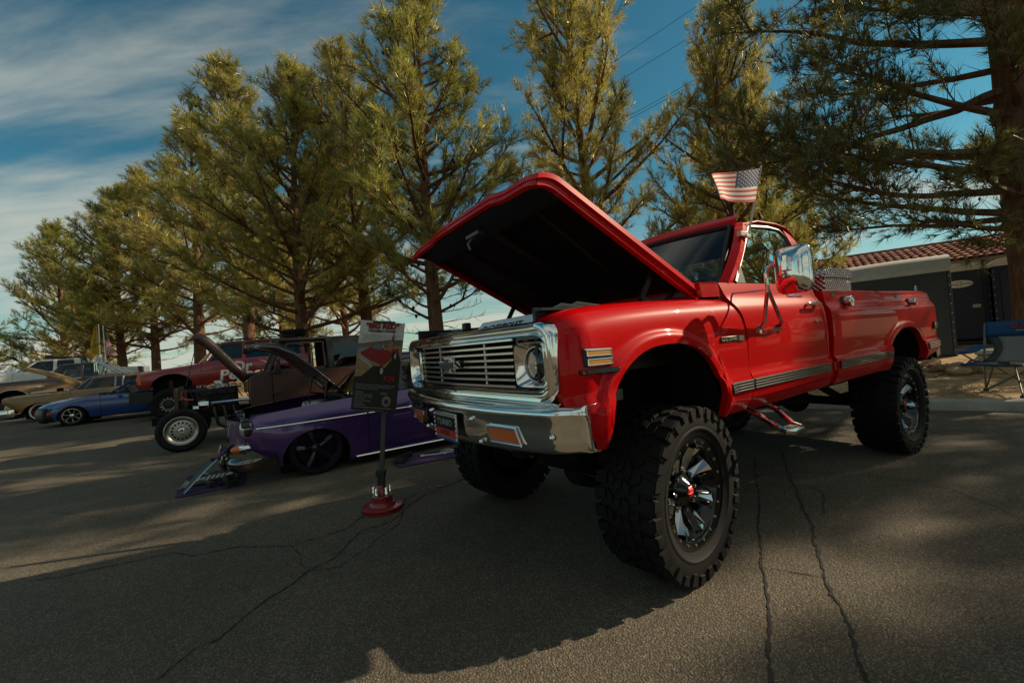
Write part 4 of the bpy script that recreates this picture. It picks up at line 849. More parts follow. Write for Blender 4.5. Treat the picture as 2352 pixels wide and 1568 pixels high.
plant(big_pine(), (10.25, 8.35, .15), 0, 1, 'big dark pine at the right edge with long limbs reaching over the truck bed')
# ================================================================ the other cars
def wheel(parent, loc, TR_, RR, W, style, sg=1, spin=0, cols=None):
    wl = empty('wheel', loc, 0 if sg > 0 else math.pi, parent); wl.rotation_euler = (R(spin), 0, 0 if sg > 0 else math.pi); h = W/2; s = (TR_-RR)
    g = MB(); g.lathe([(RR-.01, -h*.8), (RR+.3*s, -h), (TR_-.3*s, -h), (TR_-.03, -h*.86), (TR_, -h*.6), (TR_, h*.6), (TR_-.03, h*.86), (TR_-.3*s, h), (RR+.55*s, h+.002), (RR+.3*s, h*.98), (RR-.01, h*.82)], 48); g.build('tyre', RUBBER, wl)
    if style == 'whitewall':
        g = MB(); g.lathe([(RR+.62*s, h+.003), (RR+.3*s, h+.004), (RR+.04, h*.93), (RR+.005, h*.84)], 48); g.build('whitewall_band', mat('whitewall', (.62, .58, .48), .6), wl)
        g = MB(); g.lathe([(RR+.006, h*.80), (RR+.004, h*.9), (RR-.02, h*.72), (RR*.72, h*.5), (RR*.68, h*.35), (RR*.4, h*.55), (0, h*.55)], 40); g.build('rim', mat('wheel_red', (.22, .006, .008), .35, coat=.6), wl)
        g = MB(); g.lathe([(RR*.3, h*.55), (RR*.26, h*.8), (RR*.1, h*1.0), (0, h*1.02)], 20)
        for k in range(5):
            a = 2*math.pi*k/5; g.tube([(h*.6, RR*.2*math.cos(a), RR*.2*math.sin(a)), (h*.85, RR*.45*math.cos(a), RR*.45*math.sin(a))], .014, 6)
        g.build('hub_cap', CHROME, wl)
    elif style == 'holes':     # polished dish with a ring of holes and rivets
        met = cols or mat('dull_alloy', (.42, .40, .36), .32, metal=1, var=.12, vscale=30)
        g = MB(); g.lathe([(RR+.012, h*.78), (RR+.014, h*.98), (RR+.004, h*1.02), (RR-.008, h*.98), (RR-.014, h*.80), (RR-.035, h*.66), (RR*.80, h*.60), (RR*.78, h*.52), (RR*.3, h*.62), (RR*.28, h*.62)], 48); rm = g.build('rim', met, wl, smooth=28)
        g = MB()
        for k in range(15):
            a = 2*math.pi*k/15; g.lathe([(.0, h*.60), (.0165, h*.60)], 12, (.001, RR*.59*math.cos(a), RR*.59*math.sin(a)))
        g.build('rim_holes', PITCH, wl)
        g = MB()
        for k in range(30):
            a = 2*math.pi*k/30; g.lathe([(.006, h*.60), (.005, h*.66), (0, h*.67)], 6, (0, RR*.86*math.cos(a), RR*.86*math.sin(a)))
        for k in range(5):
            a = 2*math.pi*k/5+.3; g.lathe([(.011, h*.6), (.011, h*.85), (0, h*.88)], 6, (0, RR*.36*math.cos(a), RR*.36*math.sin(a)))
        g.build('rivets', met, wl); g = MB(); g.lathe([(RR*.27, h*.5), (RR*.27, h*.75), (RR*.2, h*.9), (RR*.14, h*.92), (RR*.12, h*.86), (0, h*.86)], 20); g.build('hub_cap', CHROME, wl)
    elif style == 'fuchs':
        rimc = mat('dark_purple_rim', (.05, .03, .07), .2, metal=.8); sp_c = mat('dark_spoke', (.02, .018, .03), .22, metal=.5, coat=.6)
        g = MB(); g.lathe([(RR+.012, h*.8), (RR+.012, h*.98), (RR-.004, h*.98), (RR-.016, h*.8), (RR-.03, h*.2), (RR-.04, -h*.4), (0, -h*.45)], 48); g.build('rim', rimc, wl, smooth=40)
        for k in range(5):
            a = 2*math.pi*k/5+math.pi/2; Q = lambda r, t, x: (x, r*math.cos(a+t), r*math.sin(a+t)); x0 = h*.15
            g = MB(); g.rings([[Q(.045, -.5, x0+.02), Q(.045, 0, x0+.05), Q(.045, .5, x0+.02), Q(.045, 0, x0-.02)], [Q(RR*.55, -.25, x0+.03), Q(RR*.55, 0, x0+.05), Q(RR*.55, .25, x0+.03), Q(RR*.55, 0, x0-.02)], [Q(RR*.93, -.20, x0+.02), Q(RR*.93, 0, x0+.035), Q(RR*.93, .20, x0+.02), Q(RR*.93, 0, x0-.02)]], True, True); g.build('spoke', sp_c, wl, smooth=15)
        g = MB(); g.lathe([(.055, h*.15), (.05, h*.55), (.04, h*.6), (0, h*.6)], 20); g.build('hub_cap', sp_c, wl)
    elif style == 'seven':
        g = MB(); g.lathe([(RR+.012, h*.8), (RR+.012, h*.98), (RR-.004, h*.98), (RR-.014, h*.8), (RR-.03, h*.1), (RR-.035, -h*.2)], 48); g.build('rim', CHROME, wl); g = MB(); g.lathe([(RR-.03, -h*.1), (0, -h*.1)], 32); g.build('brake_drum', PITCH, wl)
        for k in range(7):
            a = 2*math.pi*k/7; Q = lambda r, t, x: (x, r*math.cos(a+t), r*math.sin(a+t)); x0 = h*.3
            g = MB(); g.rings([[Q(.035, -.35, x0), Q(.035, 0, x0+.03), Q(.035, .35, x0), Q(.035, 0, x0-.03)], [Q(RR*.6, -.14, x0), Q(RR*.6, 0, x0+.035), Q(RR*.6, .14, x0), Q(RR*.6, 0, x0-.03)], [Q(RR*.95, -.13, x0), Q(RR*.95, 0, x0+.02), Q(RR*.95, .13, x0), Q(RR*.95, 0, x0-.02)]], True, True); g.build('spoke', mat('bright_alloy', (.70, .68, .64), .25, metal=.55), wl, smooth=20)
        g = MB(); g.lathe([(.05, h*.2), (.045, h*.7), (0, h*.75)], 16); g.build('hub_cap', CHROME, wl)
    else:
        g = MB(); g.lathe([(RR+.01, h*.8), (RR+.01, h*.95), (RR-.02, h*.7), (RR*.8, h*.3), (RR*.3, h*.45), (0, h*.45)], 32); g.build('rim', cols or ALU, wl)
        if style == 'ring':
            g = MB()
            for k in range(14):
                a = 2*math.pi*k/14; q = [(h*.75, (RR*.84+.035*math.cos(b))*math.cos(a)-.035*math.sin(b)*math.sin(a), (RR*.84+.035*math.cos(b))*math.sin(a)+.035*math.sin(b)*math.cos(a)) for b in [2*math.pi*j/10 for j in range(11)]]
                g.tube(q, .008, 5, False)
            g.build('beadlock_ring', mat('bead_alloy', (.5, .44, .36), .35, metal=1), wl)
    return wl
def carch(a, v):
    x = (v-a[0])/a[2]; return a[1]+a[3]*math.sqrt(max(0, 1-x*x)) if abs(x) < 1 else -9
def bulge(hw, tuck=.07, top=.10):
    def U(v, w, wb, wt):
        q = (w-wb)/(wt-wb); h = hw(v) if callable(hw) else hw
        return h*(1-tuck*max(0, (.45-q)/.45)**2-top*max(0, (q-.55)/.45)**2.2)
    return U
def sides(root, m, segs, wb, wt, U, arches, lip=None, both=True):
    for nm, a, b in segs:
        aa = [x for x in arches if a < x[0] < b]
        L_ = [a+(b-a)*i/14 for i in range(15)]
        for x in aa: L_ += [x[0]-x[2]*math.cos(math.pi*i/26)*.9999 for i in range(27)]+[x[0]-x[2]-.001, x[0]+x[2]+.001]
        L_ = sorted(v for v in set(round(v, 5) for v in L_) if a <= v <= b)
        wbe = lambda v: max([wb(v)]+[carch(x, v) for x in arches])
        for sg in ((1, -1) if both else (1,)):
            panel(nm, m, root, lambda w: a, lambda w: b, wbe, wt, lambda v, w: U(v, w, wb(v), wt(v)), vs=[(v-a)/(b-a) for v in L_], nw=16, sgn=sg, pw=1.25, flange=.04)
    for x in arches:
        for sg in (1, -1):
            g = MB(); hw = U(x[0], x[1]+x[3], wb(x[0]), wt(x[0])); rows = [[(sg*u, x[0]-x[2]*1.01*math.cos(math.pi*k/20), x[1]+x[3]*1.01*math.sin(math.pi*k/20)) for u in (hw-.02, hw-.35)] for k in range(21)]
            g.grid(rows); g.add([(sg*(hw-.35), x[0]-x[2], x[1]-.2), (sg*(hw-.35), x[0]+x[2], x[1]-.2), (sg*(hw-.35), x[0]+x[2], x[1]+x[3]), (sg*(hw-.35), x[0]-x[2], x[1]+x[3])], [(0, 1, 2, 3)]); g.build('wheel_well', PITCH, root)
            if lip:
                g = MB(); g.tube([(sg*(U(v, w, wb(v), wt(v))+.004), v, w) for v, w in [(x[0]-x[2]*math.cos(math.pi*k/20), x[1]+x[3]*math.sin(math.pi*k/20)+.006) for k in range(1, 20)]], .010, 5); g.build('arch_trim', lip, root)
def deck(root, name, m, v0, v1, wt, U, wb, crown=.05, nose=0, n=12, inset=0):
    rows = []
    for i in range(n+1):
        v = lerp(v0, v1, i/n); rows.append([(x*(U(v, wt(v), wb(v), wt(v))-inset), v-nose*(1-x*x)*(1-i/n)**2, wt(v)+crown*(1-x**2)-.001) for x in [-1+2*k/16 for k in range(17)]])
    g = MB(); g.grid(rows); return g.build(name, m, root, smooth=50)
def green(root, m, gl, bw, hb, rw, hr, ws, rear, roof, pil, crown=.035, frame_m=None, roof_m=None, thick=.045):
    """greenhouse: belt height bw(v), half widths hb/hr, windscreen foot/top v, rear foot/top v, roof v range, pillars (v belt, v roof, width)"""
    bwf = bw if callable(bw) else (lambda v: bw); rwf = rw if callable(rw) else (lambda v: rw)
    g = MB(); rows = []; n = 14
    for i in range(n+1):
        v = lerp(roof[0], roof[1], i/n); e = (1-(2*i/n-1)**8)
        rows.append([(x*hr*(1+.02), v, rwf(v)+crown*(1-x*x)+.012-.055*abs(x)**6-.03*(1-e)) for x in [-1+2*k/14 for k in range(15)]])
    g.grid(rows); g.build('roof', roof_m or m, root, smooth=50, solid=.02)
    for sg in (1, -1):
        for vb, vr, wd in pil:
            g = MB(); b = bwf(vb); r = rwf(vr)
            g.hexa([(sg*(hb-thick), vb-wd/2, b), (sg*hb, vb-wd/2, b), (sg*hb, vb+wd/2, b), (sg*(hb-thick), vb+wd/2, b), (sg*(hr-thick), vr-wd/2, r), (sg*hr, vr-wd/2, r), (sg*hr, vr+wd/2, r), (sg*(hr-thick), vr+wd/2, r)]); g.build('pillar', frame_m or m, root, bevel=.008)
        for (a, ar, _), (b, br, _) in zip(pil, pil[1:]):
            g = MB(); g.add([(sg*(hb-.015), a, bwf(a)), (sg*(hb-.015), b, bwf(b)), (sg*(hr-.012), br, rwf(br)-.01), (sg*(hr-.012), ar, rwf(ar)-.01)], [(0, 1, 2, 3)]); g.build('side_window', gl, root, smooth=0)
    for nm, (vb, vr) in (('windscreen', ws), ('rear_window', rear)):
        s_ = -1 if nm == 'windscreen' else 1
        g = MB(); g.grid([[(x*lerp(hb, hr, f)*.97, lerp(vb, vr, f)+s_*.07*(1-x*x), lerp(bwf(vb), rwf(vr), f)+.01*f) for x in [-1+2*k/10 for k in range(11)]] for f in (0, .25, .5, .75, 1)]); g.build(nm, gl, root, smooth=60)
def interior(root, hb, v0, v1, w0, w1, wheel_at=None):
    g = MB(); g.box((0, (v0+v1)/2, w0), (hb*1.7, v1-v0, .05)); g.box((0, v0+.12, (w0+w1)/2+.1), (hb*1.7, .22, (w1-w0)*.8))
    for u in (-.36, .36):
        g.box((u, lerp(v0, v1, .5), w0+.2), (.48, .5, .3)); g.box((u, lerp(v0, v1, .62), w0+.5), (.46, .16, .6))
    g.build('interior', mat('dark_vinyl'), root, bevel=.04)
    if wheel_at:
        g = MB(); c = Vector(wheel_at); ax = Matrix.Rotation(R(-65), 3, 'X'); g.tube([c+ax @ Vector((.18*math.cos(2*math.pi*k/20), 0, .18*math.sin(2*math.pi*k/20))) for k in range(21)], .012, 6, False); g.build('steering_wheel', SATIN, root)

# ---------------- purple lowered fastback
PURP = mat('purple_metallic', (.072, .028, .145), .25, metal=.35, coat=1, coatr=.02, var=.05, vscale=300)
VW = car_root('classic_car', (-2.27, 4.81), 55, .76); tag(VW, 'lowered purple classic car with front lid raised and dark five-spoke wheels', 'car')
wb = spl([-.66, -.5, -.3, .35, .6, 3.0], [.40, .30, .14, .10, .09, .10]); wt = spl([-.66, -.6, -.4, .1, .6, 1.2, 2.2, 3.0, 3.2], [.68, .725, .745, .785, .805, .815, .83, .80, .74])
hwv = spl([-.66, -.6, -.45, -.2, .6, 2.6, 3.2], [.62, .70, .76, .79, .80, .79, .70]); Uv = bulge(hwv, .05, .12)
ARV = [(.01, .22, .345, .29), (2.40, .22, .33, .26)]
sides(VW, PURP, [('front_fender', -.66, .575), ('door', .583, 1.58), ('rear_quarter', 1.588, 3.2)], wb, wt, Uv, ARV)
deck(VW, 'rear_deck', PURP, 2.5, 3.2, wt, Uv, wb, .06)
g = MB(); g.grid([[(x*.62, -.66-.14*(1-x*x), z) for x in [-1+2*k/16 for k in range(17)]] for z in (.34, .45, .58, .68)]); g.build('nose_panel', PURP, VW)
g = MB(); g.box((0, -.05, .62), (1.2, 1.0, .04)); g.box((0, .42, .72), (1.3, .04, .2)); g.build('luggage_bay', SATIN, VW)
g = MB(); g.lathe([(0, .05), (.12, .05), (.14, .03), (.15, 0)], 24, (.30, .10, .74), 'z'); g.build('spare_wheel', mat('grey_disc', (.3, .29, .28), .4, metal=.5), VW)
g = MB(); g.tube([(.42, -.02, .76), (.42, -.06, .90), (.42, .0, .905), (.42, .02, .77)], .006, 5); g.box((.1, .28, .72), (.4, .12, .1)); g.build('bay_hardware', BLACK, VW)
g = MB(); pr = [(.42, .83), (.28, .99), (.08, 1.20), (-.12, 1.385), (-.30, 1.475), (-.44, 1.49), (-.53, 1.455)]; wdt = [.60, .59, .57, .55, .52, .49, .46]
rows = []
for (v, w), hw_ in zip(pr, wdt): rows.append([(x*hw_, v, w+.05*(1-x*x)-.02*abs(x)**6) for x in [-1+2*k/16 for k in range(17)]])
g.grid(rows); lid = g.build('front_lid', mat('dark_purple', (.012, .008, .03), .2, coat=1), VW, smooth=50, solid=.018)
g = MB(); g.tube([(x*.47, -.54, 1.445+.05*(1-x*x)) for x in [-1+2*k/12 for k in range(13)]], .028, 8); g.build('lid_lip', mat('dark_purple'), lid)
for u in (.5, -.5): g = MB(); g.tube([(u, .36, .80), (u, .18, .84), (u, .22, 1.02)], .014, 6); g.build('lid_hinge', SATIN, VW)
green(VW, PURP, GLASSM, lambda v: .82, .70, lambda v: 1.26, .58, (.50, .98), (2.75, 2.35), (.95, 2.42), [(.62, 1.02, .05), (1.52, 1.55, .05), (2.55, 2.28, .06)])
interior(VW, .65, .62, 2.2, .35, .85, (.33, .85, .86))
g = MB(); g.tube([(.70, .50, .82), (.63, .76, 1.04), (.585, 1.0, 1.26)], .018, 6); g.build('windscreen_frame', SATIN, VW)
g = MB(); g.box((.2, .66, .88), (.5, .10, .01), rot=Matrix.Rotation(R(35), 3, 'X')); g.build('dash_card', mat('pale_teal_card', (.25, .42, .38), .6), VW)
for a, b in ((-.56, .57), (.59, 1.57), (1.60, 3.0)):
    g = MB(); g.tube([(Uv(v, .60, wb(v), wt(v))+.003, v, .60) for v in [lerp(a, b, k/10) for k in range(11)]], .007, 5); g.build('side_trim', CHROME, VW)
g = MB(); g.tube([(.775, .42, .115), (.785, 2.05, .10)], .012, 6); g.build('rocker_trim', CHROME, VW)
for sg in (1, -1):
    hl = empty('headlight', (0, 0, 0), 0, VW)
    g = MB(); g.lathe([(.098, .05), (.098, -.012), (.094, -.02), (.088, -.016)], 28, (sg*.60, -.645, .60), 'y'); g.build('bezel', mat('dark_chrome', (.16, .15, .14), .07, metal=1), hl)
    g = MB(); g.lathe([(.088, -.022), (.07, -.045), (.04, -.058), (0, -.062)], 24, (sg*.60, -.645, .60), 'y'); g.build('lens', mat('lamp_glass', (.5, .5, .48), .1, metal=.6, coat=1), hl)
    g = MB(); g.lathe([(.112, .03), (.112, -.035), (.10, -.045)], 16, (sg*.60, -.645, .60), 'y', a0=.2, a1=2.6); g.build('eyelid', GLOSSBLK, hl)
    sig = empty('turn_signal', (0, 0, 0), 0, VW)
    g = MB(); g.lathe([(.045, .0), (.05, -.06), (.048, -.10)], 16, (sg*.60, -.62, .40), 'y'); g.build('housing', CHROME, sig)
    g = MB(); g.lathe([(.047, -.10), (.035, -.15), (.012, -.175), (0, -.176)], 16, (sg*.60, -.62, .40), 'y'); g.build('lens', AMBER, sig)
g = MB(); rows = []
for k in range(31):
    t = -1+2*k/30; u = .80*math.sin(t*1.57)/1.0; v = -.82+.40*(abs(t)**3.2); rows.append([(u*(1+.02*c), v-.045*s_, .235+.07*c) for c, s_ in ((1, 0), (.8, .7), (.3, 1), (-.3, 1), (-.8, .7), (-1, 0), (-.5, -.5), (.5, -.5))])
g.rings(rows, True, True); g.build('front_bumper', mat('dark_chrome', (.16, .15, .14), .07, metal=1), VW, smooth=60)
for u in (-.42, .42):
    g = MB(); g.tube([(u, -.84, .17), (u, -.875, .24), (u, -.86, .33)], [.018, .026, .016], 8); g.build('overrider', mat('dark_chrome'), VW)
for v in (0.01, 2.40):
    for sg in (1, -1): wheel(VW, (sg*.675, v, .285), .285, .228, .17, 'fuchs', sg, 12)
g = MB(); g.box((0, 1.2, .13), (1.3, 3.0, .06)); g.build('floor_pan', PITCH, VW)
g = MB(); g.lathe([(.011, 0), (.009, .03), (0, .032)], 10, (.60, .42, .83), 'z'); g.box((.60, .42, .83), (.03, .05, .02)); g.build('mirror_base', CHROME, VW)

# ---------------- brown off-roader, hood up and engine bay bare
BRN = mat('matte_brown', (.052, .017, .009), .42, coat=.25, coatr=.3, var=.12, vscale=5)
JP = car_root('offroad_car', (-5.31, 6.79), 57, .78); tag(JP, 'brown open-nosed off-roader with raised hood, bare engine bay and black hardtop', 'car')
for sg in (1, -1):
    g = MB(); poly = [(.96, .52), (1.30, .52), (1.30, 1.175), (1.22, 1.175), (1.0, 1.10), (.96, 1.02)]
    g.prism(poly, lambda p, d: (sg*(.74-d), p[0], p[1]), 0, .03); g.build('cowl_side', BRN, JP, smooth=20, bevel=.012)
    g = MB(); g.prism([(1.31, .50), (2.18, .50), (2.18, 1.17), (1.31, 1.17)], lambda p, d: (sg*(.745-d), p[0], p[1]), 0, .03); g.build('door', BRN, JP, smooth=20, bevel=.012)
    g = MB(); g.prism([(2.19, .50), (2.75, .50), (2.80, .85), (3.05, .95), (3.3, .85), (3.35, .55), (3.45, .55), (3.45, 1.12), (2.19, 1.12)], lambda p, d: (sg*(.74-d), p[0], p[1]), 0, .03); g.build('rear_quarter', BRN, JP, smooth=20, bevel=.01)
    g = MB(); g.prism([(2.24, 1.12), (3.45, 1.12), (3.42, 1.66), (2.22, 1.68)], lambda p, d: (sg*(.735-d-.06*(p[1]-1.12)), p[0], p[1]), 0, .03); top = g.build('hardtop_side', mat('hardtop_black', (.012, .014, .013), .5, bump=.4, bscale=300), JP, smooth=20, bevel=.02)
    g = MB(); g.prism([(2.34, 1.14), (3.2, 1.14), (3.18, 1.58), (2.34, 1.60)], lambda p, d: (sg*(.738-d-.06*(p[1]-1.12)), p[0], p[1]), 0, .006); g.build('hardtop_window', GLASST, JP, smooth=20, bevel=.03)
    g = MB(); loop = [(1.34, 1.17), (1.58, 1.62), (2.17, 1.62), (2.18, 1.17)]; g.tube([(sg*(.735-.06*(w-1.1)), v, w) for v, w in loop], .018, 6); g.build('door_frame', BRN, JP)
    g = MB(); g.tube([(sg*.70, 1.26, 1.13), (sg*.66, 1.47, 1.62)], .03, 6); g.build('windscreen_pillar', mat('hardtop_black'), JP)
    for w in (.76, 1.12): g = MB(); g.box((sg*.752, 1.36, w), (.02, .20, .05)); g.build('door_hinge', BLACK, JP, bevel=.008)
    g = MB(); g.tube([(sg*.75, 1.40, 1.16), (sg*.84, 1.38, 1.19)], .012, 6); g.box((sg*.90, 1.40, 1.25), (.16, .05, .20)); g.build('door_mirror', BLACK, JP, bevel=.02)
g = MB(); g.add([(-.69, 1.27, 1.14), (.69, 1.27, 1.14), (.65, 1.46, 1.60), (-.65, 1.46, 1.60)], [(0, 1, 2, 3)]); g.build('windscreen', GLASSM, JP, smooth=0)
g = MB(); g.box((0, 2.45, 1.69), (1.38, 2.02, .05)); g.tube([(-.66, 1.47, 1.65), (.66, 1.47, 1.65)], .03, 6); g.build('hardtop_roof', mat('hardtop_black'), JP, bevel=.025)
g = MB(); g.box((0, 1.0, .82), (1.42, .04, .56)); g.box((0, 1.13, 1.13), (1.40, .28, .03)); g.build('cowl', BRN, JP, bevel=.01)
interior(JP, .66, 1.35, 3.2, .62, 1.1, (.34, 1.6, 1.22))
g = MB(); rows = []
for k, (v, w) in enumerate(((.97, 1.10), (.80, 1.32), (.60, 1.575), (.42, 1.80), (.32, 1.875), (.22, 1.86))):
    rows.append([(x*lerp(.64, .56, k/5), v+.02*abs(x)**6, w+.03*(1-x*x)-.01*abs(x)**8) for x in [-1+2*j/14 for j in range(15)]])
g.grid(rows)
for e, sg in ((0, 1), (-1, -1)):
    a = [Vector(r[e]) for r in rows]; g.grid([a, [p+Vector((sg*-.012, -.05, -.045)) for p in a], [p+Vector((0, -.125, -.095)) for p in a]])
g.grid([rows[-1], [Vector(p)+Vector((0, -.05, -.05)) for p in rows[-1]]])
hd2 = g.build('hood', BRN, JP, smooth=50, solid=.012)
g = MB(); g.box((.6, .30, 1.79), (.04, .05, .03)); g.tube([(.62, .28, 1.80), (.66, .26, 1.79)], .012, 6); g.build('hood_latch', BLACK, hd2)
g = MB(); g.tube([(.56, .25, 1.69), (.56, .08, 1.02)], .006, 6); g.build('prop_rod', SATIN, JP)
g = MB(); g.box((0, -.06, .80), (1.1, .05, .40)); g.box((0, -.02, .78), (.9, .05, .34)); g.build('radiator', mat('rusty_support', (.05, .03, .024), .6, var=.4, vscale=20), JP, bevel=.01)
g = MB()
for sg in (1, -1): g.box((sg*.36, 1.4, .50), (.07, 3.6, .10)); g.box((sg*.36, -.25, .48), (.06, .3, .10))
g.build('frame_rail', PITCH, JP)
g = MB(); g.box((0, .48, .72), (.46, .62, .42)); g.box((.2, .5, .88), (.16, .56, .12)); g.box((-.2, .5, .88), (.16, .56, .12)); g.build('engine_block', mat('engine_dark', (.03, .028, .026), .45, metal=.6, var=.3), JP, bevel=.02)
g = MB(); g.lathe([(.11, 0), (.11, .06), (0, .07)], 20, (.05, .55, 1.00), 'z'); g.box((.02, .55, .97), (.22, .24, .08)); g.tube([(.2, .35, .93), (.2, .85, .93)], .02, 6); g.tube([(.2, .42, .93), (.12, .46, 1.02)], .012, 6); g.tube([(.2, .66, .93), (.12, .64, 1.02)], .012, 6); g.build('carburettor', ALU, JP)
g = MB(); g.lathe([(.0, -.09), (.07, -.08), (.085, -.02), (.085, .06), (.06, .08), (.03, .12), (0, .12)], 20, (.40, .30, .68), 'y'); g.tube([(.36, .22, .63), (.36, .14, .63)], .05, 14); g.build('alternator', CHROME, JP)
g = MB(); g.tube([(.42, .35, .70), (.42, .95, .70)], .025, 8); g.build('valve_cover', CHROME, JP)
for k in range(3):
    g = MB(); v = .42+.14*k; g.tube([(.30, v, .66), (.46, v+.01, .62), (.52, v+.03, .50), (.50, v+.06, .34), (.46, v+.14, .27), (.42, 1.3, .26)], .026, 8); g.build('header_pipe', mat('header_dark', (.045, .04, .036), .4, metal=.7), JP)
g = MB(); g.tube([(.5, .02, .95), (.5, .0, .86), (.5, .06, .80), (.5, .16, .79)], .012, 6); g.build('heater_hose', mat('hose_orange', (.30, .05, .015), .5), JP)
g = MB()
for k in range(7): 
    rr = random.Random(k); g.tube([(.3+.1*rr.random(), .1+.12*k, .9+.1*rr.random()), (.4, .15+.12*k, 1.02), (.42+.05*rr.random(), .3+.1*k, .85), (.35, .45+.08*k, .75)], .008, 5)
g.build('wiring', BLACK, JP)
g = MB(); g.tube([(-.7, 0, .32), (.7, 0, .32)], .04, 8); g.lathe([(0, -.1), (.11, 0), (0, .1)], 12, (0, 0, .32), 'y'); g.tube([(.5, -.02, .36), (.5, .0, .8)], .04, 8); g.build('axle', PITCH, JP)
for v in (0, 2.95):
    for sg in (1, -1): wheel(JP, (sg*.68, v, .335), .335, .213, .20, 'holes', sg, 8)

# ---------------- lifted red wagon with soda lettering
MRED = mat('dark_red_paint', (.27, .007, .007), .28, coat=.9, coatr=.03, var=.05)
CK = car_root('lifted_wagon', (-9.51, 11.69), 57, .82); tag(CK, 'lifted dark red boxy wagon with white soda lettering on its doors', 'wagon')
wb = spl([-.60, -.3, .6, .9, 3.6], [.94, .90, .88, .86, .90]); wt = spl([-.60, -.5, .8, 1.2, 3.6], [1.27, 1.30, 1.47, 1.52, 1.56]); Uc = bulge(spl([-.6, -.5, .2, 3.6], [.74, .80, .83, .82]), .03, .07)
sides(CK, MRED, [('front_fender', -.60, .832), ('front_door', .84, 1.895), ('rear_door', 1.903, 2.60), ('rear_quarter', 2.608, 3.6)], wb, wt, Uc, [(.16, .90, .45, .33), (2.75, .90, .45, .33)], lip=BLACK)
deck(CK, 'hood', MRED, -.60, .80, wt, Uc, wb, .03)
green(CK, MRED, GLASST, wt, .76, lambda v: 2.02+.035*(v-1.2), .64, (.80, 1.28), (3.6, 3.45), (1.20, 3.5), [(.98, 1.36, .05), (1.87, 1.90, .09), (2.58, 2.60, .09), (3.48, 3.42, .12)])
interior(CK, .7, 1.0, 3.2, 1.0, 1.5)
g = MB(); g.box((0, -.58, 1.12), (1.45, .06, .3)); g.build('grille', PITCH, CK)
g = MB(); g.box((0, -.66, .72), (1.6, .16, .24)); g.box((.74, -.5, .66), (.2, .5, .3)); g.box((-.74, -.5, .66), (.2, .5, .3)); g.tube([(.75, -.75, .85), (.75, -.85, 1.05)], .03, 8); g.build('front_bumper', mat('bumper_black', (.012, .011, .010), .5, var=.2), CK, bevel=.03)
g = MB(); g.box((.795, -.52, 1.11), (.03, .07, .20)); g.build('corner_marker', mat('marker_orange', (.75, .14, .01), .3, coat=.5), CK, bevel=.006)
g = MB(); g.tube([(.55, .12, .60), (.55, .12, 1.05)], .06, 10)
for k in range(7): g.lathe([(.075, .66+.05*k), (.085, .675+.05*k), (.075, .69+.05*k)], 14, (.55, .12, 0), 'z')
g.tube([(-.75, .05, .42), (.75, .05, .42)], .05, 8); g.box((.5, .5, .72), (.08, 1.0, .1)); g.build('suspension', mat('spring_dark', (.10, .03, .025), .6), CK)
for v in (.06, 2.72):
    for sg in (1, -1): wheel(CK, (sg*.72, v, .42), .42, .205, .28, 'ring', sg, 5, cols=BLACK)
g = MB()
for u in (-.5, .5): g.tube([(u, 1.5, 2.10), (u, 3.3, 2.16)], .02, 6)
for v in (1.6, 2.4, 3.2): g.tube([(-.5, v, 2.11), (.5, v, 2.11)], .015, 6)
g.build('roof_rack', BLACK, CK)
g = MB(); g.lathe([(.2, -.1), (.36, -.11), (.40, 0), (.36, .11), (.2, .1)], 28, (0, 3.35, 2.26), 'z'); g.build('spare_tyre', RUBBER, CK)
g = MB(); u = Uc(1.75, 1.44, .86, 1.54); g.box((u+.008, 1.74, 1.435), (.02, .22, .035)); g.build('door_handle', BLACK, CK, bevel=.01)
u = Uc(1.8, 1.2, .86, 1.54)+.004
text('lettering', 'Dr', .40, WHITEP, CK, SIDE((u, 1.80, 1.30)), .001, .012, .12, sx=1.05); text('lettering', 'Pepper', .40, WHITEP, CK, SIDE((u, 1.84, 1.08), (0, .05, 1)), .001, .012, .12, sx=1.05); text('lettering', 'EST. 1885', .09, WHITEP, CK, SIDE((u, 2.18, .94)), .001, .003)
g = MB(); q = []
for k in range(17):
    a = R(-60+130*k/16); q.append([(u, 2.10+(.42+.0)*math.cos(a), 1.17+.30*math.sin(a)), (u, 2.10+(.42+.05*math.sin(math.pi*k/16)+.004)*math.cos(a), 1.17+(.30+.035*math.sin(math.pi*k/16)+.003)*math.sin(a))])
g.grid(q); g.build('swoosh', WHITEP, CK, smooth=0, solid=.002)

# ---------------- low blue roadster
BLUE = mat('blue_paint', (.005, .045, .19), .25, coat=1, coatr=.03, var=.04)
MI = car_root('roadster', (-12.56, 12.11), 57, .76); tag(MI, 'low blue roadster with chrome seven-spoke wheel and black nose mask', 'roadster')
wb = spl([-.50, -.3, .3, .4, 3.0], [.24, .18, .19, .20, .22]); wt = spl([-.50, -.4, -.2, .1, .45, .75, 1.6, 2.4, 3.0], [.52, .60, .68, .75, .79, .785, .76, .80, .72]); Um = bulge(spl([-.5, -.4, -.2, .2, 2.4, 3.0], [.62, .70, .78, .82, .82, .70]), .05, .12)
sides(MI, BLUE, [('front_fender', -.50, .64), ('door', .648, 1.70), ('rear_quarter', 1.708, 3.0)], wb, wt, Um, [(.06, .24, .335, .33), (2.27, .24, .33, .33)])
deck(MI, 'hood', BLUE, -.50, .70, wt, Um, wb, .06, nose=.30); deck(MI, 'boot_lid', BLUE, 2.2, 3.0, wt, Um, wb, .05)
g = MB(); g.grid([[(x*.72, -.48-.34*(1-x*x)-dy, z) for x in [-1+2*k/16 for k in range(17)]] for z, dy in ((.14, -.03), (.25, .04), (.40, .05), (.50, .02), (.56, -.02))]); nb = g.build('nose_mask', BLACK, MI, smooth=60, solid=.01)
